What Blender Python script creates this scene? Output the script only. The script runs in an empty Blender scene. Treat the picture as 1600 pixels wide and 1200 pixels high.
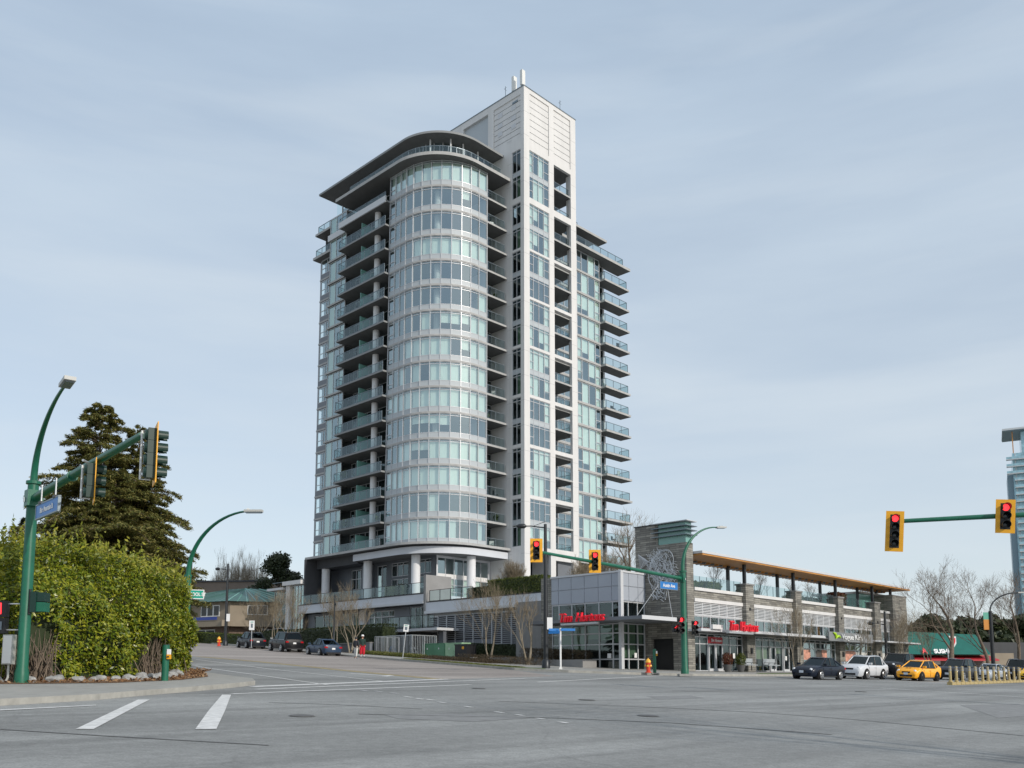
import bpy, bmesh, math, random
import numpy as np
from mathutils import Vector, Matrix, noise
R = math.radians
random.seed(7)
C = bpy.context.scene.collection
sc = bpy.context.scene
# ------------------------------------------------------------------ camera, world, sun
EYE = 1.6
TILT = math.atan(.1159)
FPX, PCX, PCY = 1400.0, 800.0, 1055 - 1400 * .1159
cam = bpy.data.cameras.new('camera'); co = bpy.data.objects.new('camera', cam); C.objects.link(co)
co.location = (0, 0, EYE); co.rotation_euler = (R(90) + TILT, 0, 0)
cam.sensor_width = 36; cam.lens = 36 * FPX / 1600
cam.shift_x = 0; cam.shift_y = (PCY - 600) / 1600
cam.clip_start = .1; cam.clip_end = 4000
sc.camera = co
SUN_AZ, SUN_EL = 132.0, 27.0       # compass-like azimuth from +Y towards +X, elevation
w = bpy.data.worlds.new('World'); sc.world = w; w.use_nodes = True
nt = w.node_tree; nt.nodes.clear()
wo = nt.nodes.new('ShaderNodeOutputWorld'); bg = nt.nodes.new('ShaderNodeBackground')
sky = nt.nodes.new('ShaderNodeTexSky'); sky.sky_type = 'NISHITA'; sky.sun_disc = False
sky.sun_elevation = R(SUN_EL); sky.sun_rotation = R(SUN_AZ); sky.dust_density = 1.0; sky.air_density = 1.0; sky.ozone_density = 1.5; sky.altitude = 50
tc = nt.nodes.new('ShaderNodeTexCoord'); mp = nt.nodes.new('ShaderNodeMapping'); mp.inputs['Scale'].default_value = (1.0, 1.3, 5.5)
mp.inputs['Rotation'].default_value = (0.12, 0.1, 0.3)
n1 = nt.nodes.new('ShaderNodeTexNoise'); n1.inputs['Scale'].default_value = 1.6; n1.inputs['Detail'].default_value = 7; n1.inputs['Roughness'].default_value = .55
r1 = nt.nodes.new('ShaderNodeValToRGB'); r1.color_ramp.elements[0].position = .38; r1.color_ramp.elements[1].position = .72
r1.color_ramp.elements[0].color = (.66, .66, .66, 1); r1.color_ramp.elements[1].color = (.86, .86, .86, 1)
mx = nt.nodes.new('ShaderNodeMixRGB'); sx_ = nt.nodes.new('ShaderNodeSeparateXYZ'); r2 = nt.nodes.new('ShaderNodeValToRGB')
for p_, c_ in ((0, (.55, .595, .62, 1)), (.3, (.405, .50, .595, 1)), (.75, (.36, .455, .565, 1))):
    e_ = r2.color_ramp.elements[0] if p_ == 0 else (r2.color_ramp.elements[1] if p_ == .75 else r2.color_ramp.elements.new(p_)); e_.position = p_; e_.color = c_
sc10 = nt.nodes.new('ShaderNodeMixRGB'); sc10.blend_type = 'MULTIPLY'; sc10.inputs[0].default_value = 1; sc10.inputs['Color2'].default_value = (9.6, 9.6, 9.6, 1)
nt.links.new(tc.outputs['Generated'], sx_.inputs[0]); nt.links.new(sx_.outputs[2], r2.inputs[0]); nt.links.new(r2.outputs[0], sc10.inputs['Color1']); nt.links.new(sc10.outputs[0], mx.inputs['Color2'])
L = nt.links.new
L(tc.outputs['Generated'], mp.inputs['Vector']); L(mp.outputs[0], n1.inputs['Vector']); L(n1.outputs['Fac'], r1.inputs['Fac'])
L(r1.outputs['Color'], mx.inputs['Fac']); L(sky.outputs[0], mx.inputs['Color1'])
mp2 = nt.nodes.new('ShaderNodeMapping'); mp2.inputs['Scale'].default_value = (1.2, 1.2, 9); mp2.inputs['Rotation'].default_value = (.05, -.06, .8); n2 = nt.nodes.new('ShaderNodeTexNoise'); n2.inputs['Scale'].default_value = 1.9; n2.inputs['Detail'].default_value = 9; n2.inputs['Roughness'].default_value = .5; n2.inputs['Distortion'].default_value = .4
r3 = nt.nodes.new('ShaderNodeValToRGB'); r3.color_ramp.elements[0].position = .47; r3.color_ramp.elements[1].position = .75; r3.color_ramp.elements[0].color = (0, 0, 0, 1); r3.color_ramp.elements[1].color = (.30, .30, .30, 1)
cl = nt.nodes.new('ShaderNodeMixRGB'); cl.inputs['Color2'].default_value = (5.1, 5.55, 5.9, 1)
L(tc.outputs['Generated'], mp2.inputs[0]); L(mp2.outputs[0], n2.inputs['Vector']); L(n2.outputs['Fac'], r3.inputs[0]); L(r3.outputs[0], cl.inputs[0]); L(mx.outputs[0], cl.inputs['Color1']); L(cl.outputs[0], bg.inputs['Color'])
bg.inputs['Strength'].default_value = .145
L(bg.outputs[0], wo.inputs[0])
sl = bpy.data.lights.new('sun', 'SUN'); so = bpy.data.objects.new('sun', sl); C.objects.link(so)
sl.energy = 2.9; sl.angle = R(.7); sl.color = (1, .93, .83)
sd = Vector((math.sin(R(SUN_AZ)) * math.cos(R(SUN_EL)), math.cos(R(SUN_AZ)) * math.cos(R(SUN_EL)), math.sin(R(SUN_EL))))
so.rotation_euler = sd.to_track_quat('Z', 'Y').to_euler()
sc.view_settings.view_transform = 'Standard'; sc.view_settings.look = 'None'; sc.view_settings.gamma = 1
sc.view_settings.use_curve_mapping = False; sc.view_settings.exposure = 0.0
sc.cycles.max_bounces = 8; sc.cycles.transparent_max_bounces = 14; sc.cycles.glossy_bounces = 3

# ------------------------------------------------------------------ town frame: u runs right-back, v runs left-back
AZ = R(44.3)
UX, UY = math.sin(AZ), math.cos(AZ)
VX, VY = -UY, UX
ROT = math.atan2(UY, UX)
OX, OY = 1.4208, 100.0
def W(a, b): return (OX + a * UX + b * VX, OY + a * UY + b * VY)
def AB(x, y): return ((x - OX) * UX + (y - OY) * UY, (x - OX) * VX + (y - OY) * VY)
KN = [(-400, -8), (-120, -2.2), (-68.9, 0.0), (-50, .92), (-37.5, 1.5), (-28.5, 1.9), (0, 3.4), (60, 6.9), (120, 9.0), (420, 12)]
def gz(b):
    for (b0, z0), (b1, z1) in zip(KN, KN[1:]):
        if b <= b1: return z0 + (z1 - z0) * (b - b0) / (b1 - b0)
    return KN[-1][1]
def gzw(x, y): return gz(AB(x, y)[1])
def ray(px, py):
    x = (px - PCX) / FPX; y = (PCY - py) / FPX
    return (x, math.cos(TILT) - y * math.sin(TILT), math.sin(TILT) + y * math.cos(TILT))
def at(px, py, Y):
    r = ray(px, py); s = Y / r[1]; return Vector((r[0] * s, Y, EYE + r[2] * s))
def G(px, py):                                       # where a sight line meets the ground, in (a, b)
    r = ray(px, py); s = 3.0
    while s < 900:
        a, b = AB(r[0] * s, r[1] * s)
        if EYE + r[2] * s < gz(b): return (a, b)
        s *= 1.001
    return (a, b)
def onb(px, b):                                      # where a vertical line seen at px stands on line B=b
    r = ray(px, 1055); c = OX * VX + OY * VY + b
    s = c / (r[0] * VX + r[1] * VY); return AB(r[0] * s, r[1] * s)[0]
def ona(px, a, py=1055):
    r = ray(px, py); c = OX * UX + OY * UY + a
    s = c / (r[0] * UX + r[1] * UY); return AB(r[0] * s, r[1] * s)[1]

# ------------------------------------------------------------------ materials
M = {}
def mat(name, col, rough=.7, metal=0, noise_s=0, noise_amt=.15, bump=0, spec=.5, emit=None, coat=0, coords='Object', stretch=(1, 1, 1)):
    m = bpy.data.materials.new(name); m.use_nodes = True; t = m.node_tree; p = t.nodes['Principled BSDF']
    p.inputs['Base Color'].default_value = (*col, 1); p.inputs['Roughness'].default_value = rough; p.inputs['Metallic'].default_value = metal
    p.inputs['Specular IOR Level'].default_value = spec
    if coat: p.inputs['Coat Weight'].default_value = coat * .6; p.inputs['Coat Roughness'].default_value = .06
    if emit: p.inputs['Emission Color'].default_value = (*emit[0], 1); p.inputs['Emission Strength'].default_value = emit[1]
    if noise_s or bump:
        tcn = t.nodes.new('ShaderNodeTexCoord'); mpn = t.nodes.new('ShaderNodeMapping'); mpn.inputs['Scale'].default_value = stretch
        nz = t.nodes.new('ShaderNodeTexNoise'); nz.inputs['Scale'].default_value = noise_s or 5; nz.inputs['Detail'].default_value = 6; nz.inputs['Roughness'].default_value = .62
        t.links.new(tcn.outputs[coords], mpn.inputs[0]); t.links.new(mpn.outputs[0], nz.inputs['Vector'])
        cr = t.nodes.new('ShaderNodeValToRGB'); cr.color_ramp.elements[0].position = .3; cr.color_ramp.elements[1].position = .7
        cr.color_ramp.elements[0].color = (*[c * (1 - noise_amt) for c in col], 1); cr.color_ramp.elements[1].color = (*[min(1, c * (1 + noise_amt)) for c in col], 1)
        t.links.new(nz.outputs['Fac'], cr.inputs[0]); t.links.new(cr.outputs[0], p.inputs['Base Color'])
        if bump:
            bp = t.nodes.new('ShaderNodeBump'); bp.inputs['Strength'].default_value = bump; bp.inputs['Distance'].default_value = .03
            t.links.new(nz.outputs['Fac'], bp.inputs['Height']); t.links.new(bp.outputs[0], p.inputs['Normal'])
    M[name] = m; return m
def leafmat(name, cols, rough=.45, trans=.25):
    m = bpy.data.materials.new(name); m.use_nodes = True; t = m.node_tree; p = t.nodes['Principled BSDF']
    g = t.nodes.new('ShaderNodeNewGeometry'); cr = t.nodes.new('ShaderNodeValToRGB')
    e = cr.color_ramp.elements
    while len(e) < len(cols): e.new(.5)
    for i, c in enumerate(cols): e[i].position = i / (len(cols) - 1); e[i].color = (*c, 1)
    t.links.new(g.outputs['Random Per Island'], cr.inputs[0]); t.links.new(cr.outputs[0], p.inputs['Base Color'])
    p.inputs['Roughness'].default_value = rough; p.inputs['Specular IOR Level'].default_value = .4
    if trans:
        tr = t.nodes.new('ShaderNodeBsdfTranslucent'); ms = t.nodes.new('ShaderNodeMixShader'); ms.inputs[0].default_value = trans
        t.links.new(cr.outputs[0], tr.inputs['Color']); t.links.new(p.outputs[0], ms.inputs[1]); t.links.new(tr.outputs[0], ms.inputs[2])
        t.links.new(ms.outputs[0], t.nodes['Material Output'].inputs[0])
    M[name] = m
def glassmat(name, tint, base_refl=.12, rough=.02, k=1.0):
    m = bpy.data.materials.new(name); m.use_nodes = True; t = m.node_tree; t.nodes.remove(t.nodes['Principled BSDF'])
    o = t.nodes['Material Output']; tr = t.nodes.new('ShaderNodeBsdfTransparent'); tr.inputs[0].default_value = (*tint, 1)
    gl = t.nodes.new('ShaderNodeBsdfGlossy'); gl.inputs['Roughness'].default_value = rough; gl.inputs['Color'].default_value = (.78, .93, .97, 1)
    fr = t.nodes.new('ShaderNodeFresnel'); ge = t.nodes.new('ShaderNodeNewGeometry'); io = t.nodes.new('ShaderNodeMath'); io.operation = 'MULTIPLY_ADD'; io.inputs[1].default_value = -.8333; io.inputs[2].default_value = 1.5
    t.links.new(ge.outputs['Backfacing'], io.inputs[0]); t.links.new(io.outputs[0], fr.inputs[0])
    ad = t.nodes.new('ShaderNodeMath'); ad.operation = 'ADD'; ad.use_clamp = True; ad.inputs[1].default_value = base_refl
    ms = t.nodes.new('ShaderNodeMixShader')
    kk = t.nodes.new('ShaderNodeMath'); kk.operation = 'MULTIPLY'; kk.inputs[1].default_value = k; t.links.new(fr.outputs[0], kk.inputs[0]); t.links.new(kk.outputs[0], ad.inputs[0]); t.links.new(ad.outputs[0], ms.inputs[0]); t.links.new(tr.outputs[0], ms.inputs[1]); t.links.new(gl.outputs[0], ms.inputs[2]); t.links.new(ms.outputs[0], o.inputs[0])
    M[name] = m
def brickmat(name, c1, c2, mortar, bw, bh, msize=.01, rough=.85, bump=.5, axis='XZ'):
    m = bpy.data.materials.new(name); m.use_nodes = True; t = m.node_tree; p = t.nodes['Principled BSDF']; p.inputs['Roughness'].default_value = rough
    tcn = t.nodes.new('ShaderNodeTexCoord'); sp = t.nodes.new('ShaderNodeSeparateXYZ'); ad = t.nodes.new('ShaderNodeMath'); cb = t.nodes.new('ShaderNodeCombineXYZ')
    t.links.new(tcn.outputs['Object'], sp.inputs[0]); t.links.new(sp.outputs[0], ad.inputs[0]); t.links.new(sp.outputs[1], ad.inputs[1])
    t.links.new(ad.outputs[0], cb.inputs[0]); t.links.new(sp.outputs[2], cb.inputs[1])
    b = t.nodes.new('ShaderNodeTexBrick'); b.inputs['Scale'].default_value = 1; b.inputs['Brick Width'].default_value = bw; b.inputs['Row Height'].default_value = bh
    b.inputs['Mortar Size'].default_value = msize; b.inputs['Color1'].default_value = (*c1, 1); b.inputs['Color2'].default_value = (*c2, 1); b.inputs['Mortar'].default_value = (*mortar, 1)
    b.inputs['Bias'].default_value = 0; b.offset = .37
    t.links.new(cb.outputs[0], b.inputs['Vector'])
    nz = t.nodes.new('ShaderNodeTexNoise'); nz.inputs['Scale'].default_value = 1.4; nz.inputs['Detail'].default_value = 8
    mx = t.nodes.new('ShaderNodeMixRGB'); mx.blend_type = 'MULTIPLY'; mx.inputs[0].default_value = .7
    cr = t.nodes.new('ShaderNodeValToRGB'); cr.color_ramp.elements[0].position = .3; cr.color_ramp.elements[1].position = .65; cr.color_ramp.elements[0].color = (.62, .6, .58, 1); cr.color_ramp.elements[1].color = (1, 1, 1, 1)
    t.links.new(tcn.outputs['Object'], nz.inputs['Vector']); t.links.new(nz.outputs['Fac'], cr.inputs[0])
    t.links.new(b.outputs['Color'], mx.inputs[1]); t.links.new(cr.outputs[0], mx.inputs[2]); t.links.new(mx.outputs[0], p.inputs['Base Color'])
    bp = t.nodes.new('ShaderNodeBump'); bp.inputs['Strength'].default_value = bump; bp.inputs['Distance'].default_value = .03
    t.links.new(mx.outputs[0], bp.inputs['Height']); t.links.new(bp.outputs[0], p.inputs['Normal'])
    M[name] = m
def asphaltmat(name, col, streak_rot):
    m = bpy.data.materials.new(name); m.use_nodes = True; t = m.node_tree; p = t.nodes['Principled BSDF']; p.inputs['Roughness'].default_value = .85; p.inputs['Specular IOR Level'].default_value = .3
    tcn = t.nodes.new('ShaderNodeTexCoord')
    def nz(scale, rot, st, d=6):
        mpn = t.nodes.new('ShaderNodeMapping'); mpn.inputs['Rotation'].default_value = (0, 0, rot); mpn.inputs['Scale'].default_value = st
        n = t.nodes.new('ShaderNodeTexNoise'); n.inputs['Scale'].default_value = scale; n.inputs['Detail'].default_value = d; n.inputs['Roughness'].default_value = .6
        t.links.new(tcn.outputs['Object'], mpn.inputs[0]); t.links.new(mpn.outputs[0], n.inputs['Vector']); return n
    def ramp(n, p0, p1, a, b):
        cr = t.nodes.new('ShaderNodeValToRGB'); cr.color_ramp.elements[0].position = p0; cr.color_ramp.elements[1].position = p1
        cr.color_ramp.elements[0].color = (a, a, a, 1); cr.color_ramp.elements[1].color = (b, b, b, 1); t.links.new(n.outputs['Fac'], cr.inputs[0]); return cr
    a = ramp(nz(.35, streak_rot, (.12, 1.2, 1)), .35, .65, .78, 1.12)
    b = ramp(nz(.12, 0, (1, 1, 1)), .35, .65, .85, 1.1)
    c = ramp(nz(30, 0, (1, 1, 1), 3), .3, .7, .8, 1.2)
    d = ramp(nz(.5, streak_rot + .06, (.05, 1.0, 1)), .54, .64, 1.03, .78)
    cur = None
    e = ramp(nz(5, 0, (1, 1, 1), 8), .35, .65, .90, 1.10)
    for n in (a, b, c, d, e):
        mxn = t.nodes.new('ShaderNodeMixRGB'); mxn.blend_type = 'MULTIPLY'; mxn.inputs[0].default_value = 1
        if cur is None: mxn.inputs[1].default_value = (*col, 1)
        else: t.links.new(cur.outputs[0], mxn.inputs[1])
        t.links.new(n.outputs[0], mxn.inputs[2]); cur = mxn
    vo = t.nodes.new('ShaderNodeTexVoronoi'); vo.feature = 'DISTANCE_TO_EDGE'; vo.inputs['Scale'].default_value = .16
    mpn = t.nodes.new('ShaderNodeMapping'); t.links.new(tcn.outputs['Object'], mpn.inputs[0])
    wn = nz(.8, 0, (1, 1, 1)); mv = t.nodes.new('ShaderNodeMixRGB'); mv.blend_type = 'ADD'; mv.inputs[0].default_value = .9
    t.links.new(tcn.outputs['Object'], mv.inputs[1]); t.links.new(wn.outputs['Color'], mv.inputs[2]); t.links.new(mv.outputs[0], vo.inputs['Vector'])
    cr = t.nodes.new('ShaderNodeValToRGB'); cr.color_ramp.elements[0].position = .0; cr.color_ramp.elements[1].position = .006
    cr.color_ramp.elements[0].color = (.86, .86, .86, 1); cr.color_ramp.elements[1].color = (1, 1, 1, 1); t.links.new(vo.outputs['Distance'], cr.inputs[0])
    mxn = t.nodes.new('ShaderNodeMixRGB'); mxn.blend_type = 'MULTIPLY'; mxn.inputs[0].default_value = 1
    t.links.new(cur.outputs[0], mxn.inputs[1]); t.links.new(cr.outputs[0], mxn.inputs[2]); t.links.new(mxn.outputs[0], p.inputs['Base Color'])
    M[name] = m
asphaltmat('asphalt', (.245, .25, .245), ROT)
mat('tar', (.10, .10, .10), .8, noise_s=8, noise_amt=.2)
mat('asphalt_darker', (.205, .208, .208), .9, noise_s=3, noise_amt=.15)
mat('slab_dark', (.24, .25, .255), .7)
asphaltmat('asphalt_old', (.30, .27, .25), R(125))
mat('white_panel', (.64, .63, .62), .6, noise_s=1.1, noise_amt=.07, stretch=(1, 1, .12))
mat('light_metal', (.55, .56, .58), .45)
mat('mullion', (.52, .53, .55), .4, .2)
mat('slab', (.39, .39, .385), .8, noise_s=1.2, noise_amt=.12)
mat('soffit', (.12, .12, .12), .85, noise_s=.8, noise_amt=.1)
mat('spandrel', (.42, .455, .48), .5)
mat('grey_panel', (.105, .115, .13), .5, noise_s=.4, noise_amt=.06)
mat('mid_panel', (.16, .172, .195), .45, noise_s=.4, noise_amt=.05)
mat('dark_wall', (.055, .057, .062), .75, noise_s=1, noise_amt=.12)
mat('pale_wall', (.56, .58, .62), .6, noise_s=.5, noise_amt=.05)
mat('podium_wall', (.24, .235, .23), .8, noise_s=1, noise_amt=.1)
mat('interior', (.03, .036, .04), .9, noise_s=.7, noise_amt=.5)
mat('blind', (.80, .86, .80), .8, noise_s=8, noise_amt=.05, stretch=(1, 1, .05))
mat('curtain', (.62, .70, .68), .85, noise_s=14, noise_amt=.2, stretch=(1, 1, .02))
mat('column', (.66, .66, .67), .6, noise_s=1.5, noise_amt=.04)
mat('dark_metal', (.035, .038, .042), .4, .5)
mat('rail', (.20, .24, .27), .4, .5)
mat('louvre', (.27, .28, .30), .5, .2)
mat('louvre_white', (.62, .63, .64), .5)
mat('steel_panel', (.36, .39, .44), .5, 0, noise_s=.5, noise_amt=.05)
mat('wood', (.52, .24, .06), .55, noise_s=3, noise_amt=.25, stretch=(.2, 6, 1))
mat('green_glass_solid', (.16, .34, .30), .15, spec=.8)
glassmat('glass', (.86, .93, .90), .30, k=1.0)
glassmat('glass_dark', (.45, .53, .52), .06, k=1.0)
glassmat('rail_glass', (.70, .80, .80), .05, k=1.0)
glassmat('car_glass', (.10, .12, .13), .0, k=.8)
mat('concrete', (.30, .295, .275), .85, noise_s=2, noise_amt=.14)
mat('kerb', (.34, .33, .30), .85, noise_s=3, noise_amt=.2)
mat('paint_white', (.60, .60, .59), .7, noise_s=6, noise_amt=.22)
mat('paint_worn', (.40, .405, .41), .8, noise_s=9, noise_amt=.35)
mat('paint_yellow', (.38, .30, .13), .8, noise_s=8, noise_amt=.3)
mat('grass', (.09, .13, .035), .9, noise_s=3, noise_amt=.5, bump=.4)
mat('soil', (.10, .072, .05), .95, noise_s=4, noise_amt=.5, bump=.5)
mat('mulch', (.17, .095, .05), .95, noise_s=16, noise_amt=.6, bump=.8)
mat('ground', (.12, .12, .09), .95, noise_s=.2, noise_amt=.3)
mat('rock', (.30, .30, .29), .9, noise_s=4, noise_amt=.35, bump=.6)
brickmat('stone', (.34, .325, .285), (.17, .163, .148), (.07, .068, .064), .9, .16, .012)
brickmat('old_brick', (.19, .125, .09), (.14, .09, .07), (.17, .15, .13), .3, .1, .008)
mat('stucco', (.27, .225, .17), .9, noise_s=.7, noise_amt=.1)
mat('tan_wall', (.21, .17, .14), .9, noise_s=.5, noise_amt=.14)
mat('roof_green', (.055, .14, .12), .4, .3, noise_s=1, noise_amt=.15)
mat('shop_green', (.0, .11, .085), .5, noise_s=1, noise_amt=.12)
mat('sign_red', (.72, .012, .03), .35, emit=((.9, .02, .04), .12))
mat('sign_white', (.78, .78, .78), .5)
mat('sign_blue', (.015, .17, .50), .4)
mat('sign_green', (.01, .33, .24), .4)
mat('sign_navy', (.03, .06, .28), .5)
mat('sign_lime', (.45, .72, .02), .5)
mat('sign_grey', (.22, .23, .24), .5)
mat('banner_red', (.50, .05, .05), .6)
mat('green_paint', (.008, .115, .066), .38, noise_s=4, noise_amt=.15)
mat('green_dark', (.005, .03, .022), .4)
mat('signal_yellow', (.80, .38, .01), .45, noise_s=5, noise_amt=.06)
mat('black', (.012, .012, .014), .45)
mat('black_lens', (.02, .022, .025), .15)
mat('red_lamp', (.8, .02, .02), .3, emit=((1, .035, .045), 2.2))
mat('galv', (.50, .52, .54), .4, .6, noise_s=6, noise_amt=.1)
mat('lamp_head', (.45, .45, .43), .5)
mat('white_plastic', (.70, .70, .68), .5)
mat('util_green', (.10, .26, .15), .5, noise_s=2, noise_amt=.1)
mat('util_light', (.33, .52, .33), .5, noise_s=2, noise_amt=.12)
mat('hydrant_red', (.62, .05, .02), .45); mat('hydrant_yellow', (.80, .42, .04), .45)
mat('post_yellow', (.40, .31, .14), .6, noise_s=8, noise_amt=.2)
mat('bark', (.15, .115, .085), .9, noise_s=8, noise_amt=.35)
mat('bark_pale', (.23, .195, .145), .9, noise_s=6, noise_amt=.25)
mat('twig', (.21, .17, .115), .9, noise_s=3, noise_amt=.3)
mat('tyre', (.015, .015, .016), .85); mat('rim', (.55, .56, .58), .3, .8); mat('rim_dark', (.03, .03, .03), .3, .6)
mat('headlight', (.80, .82, .84), .08, spec=1); mat('taillight', (.40, .01, .015), .15)
mat('plate', (.62, .66, .72), .5)
for nm, c in dict(navy=(.008, .013, .026), silverwhite=(.60, .62, .65), blackpaint=(.008, .008, .010), orange=(.95, .42, .015), steelblue=(.03, .055, .10), silver=(.38, .42, .47), graphite=(.02, .025, .035), yellowcab=(.85, .50, .02), blackblue=(.012, .015, .022), maroon=(.12, .02, .02)).items():
    mat('paint_' + nm, c, .35, .0, coat=.2 if nm not in ('orange', 'yellowcab', 'silverwhite', 'silver') else .9, spec=.25)
mat('skin', (.50, .30, .21), .6); mat('hair', (.16, .05, .025), .7); mat('cap_white', (.75, .75, .75), .8)
mat('jacket_dark', (.025, .027, .035), .85); mat('coat_green', (.012, .035, .028), .85); mat('trousers_pale', (.55, .55, .53), .85); mat('trousers_red', (.55, .012, .03), .8); mat('shoe', (.6, .6, .6), .7)
mat('poster_pink', (.62, .30, .22), .5, noise_s=2.2, noise_amt=.5); mat('poster_white', (.68, .68, .66), .5)
mat('poster_dark', (.12, .10, .09), .5); mat('blind_green', (.33, .42, .28), .8, noise_s=10, noise_amt=.08, stretch=(1, 1, .05)); mat('blind_yellow', (.50, .52, .30), .8)
mat('teal_fence', (.05, .12, .14), .6); mat('shop_red', (.42, .02, .03), .5); mat('banner_green', (.12, .40, .30), .6); mat('banner_orange', (.60, .24, .04), .6)
mat('tower_blue', (.30, .50, .58), .15, spec=.8, noise_s=.6, noise_amt=.3); mat('tower_dark', (.20, .28, .33), .4); mat('tower_slab', (.55, .58, .60), .7)
mat('planter', (.10, .10, .10), .6); mat('bench', (.42, .45, .47), .5, .3); mat('fish_wire', (.60, .62, .64), .35, .5)
leafmat('leaf_hedge', [(.045, .08, .006), (.12, .17, .010), (.22, .25, .018), (.36, .35, .03)], .32, .22)
leafmat('leaf_hedge_tip', [(.16, .20, .02), (.28, .29, .035), (.38, .34, .05)], .4, .3)
leafmat('needle', [(.075, .092, .024), (.125, .138, .034), (.19, .178, .05), (.25, .20, .06)], .6, .15)
leafmat('leaf_dark', [(.018, .030, .012), (.035, .050, .018), (.06, .075, .03)], .5, .15)
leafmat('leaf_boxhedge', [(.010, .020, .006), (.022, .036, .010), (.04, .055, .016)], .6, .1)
leafmat('leaf_terrace', [(.04, .06, .01), (.09, .12, .02), (.15, .16, .03)], .6, .2)
leafmat('leaf_rust', [(.08, .02, .01), (.16, .04, .02), (.12, .07, .03)], .6, .2)
leafmat('leaf_brown', [(.045, .036, .022), (.09, .065, .04), (.13, .10, .055)], .8, .1)
leafmat('grass_blade', [(.08, .12, .02), (.16, .18, .04), (.28, .24, .10)], .7, .3)
leafmat('litter', [(.12, .06, .03), (.24, .13, .06), (.34, .22, .12)], .8, .1)

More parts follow.
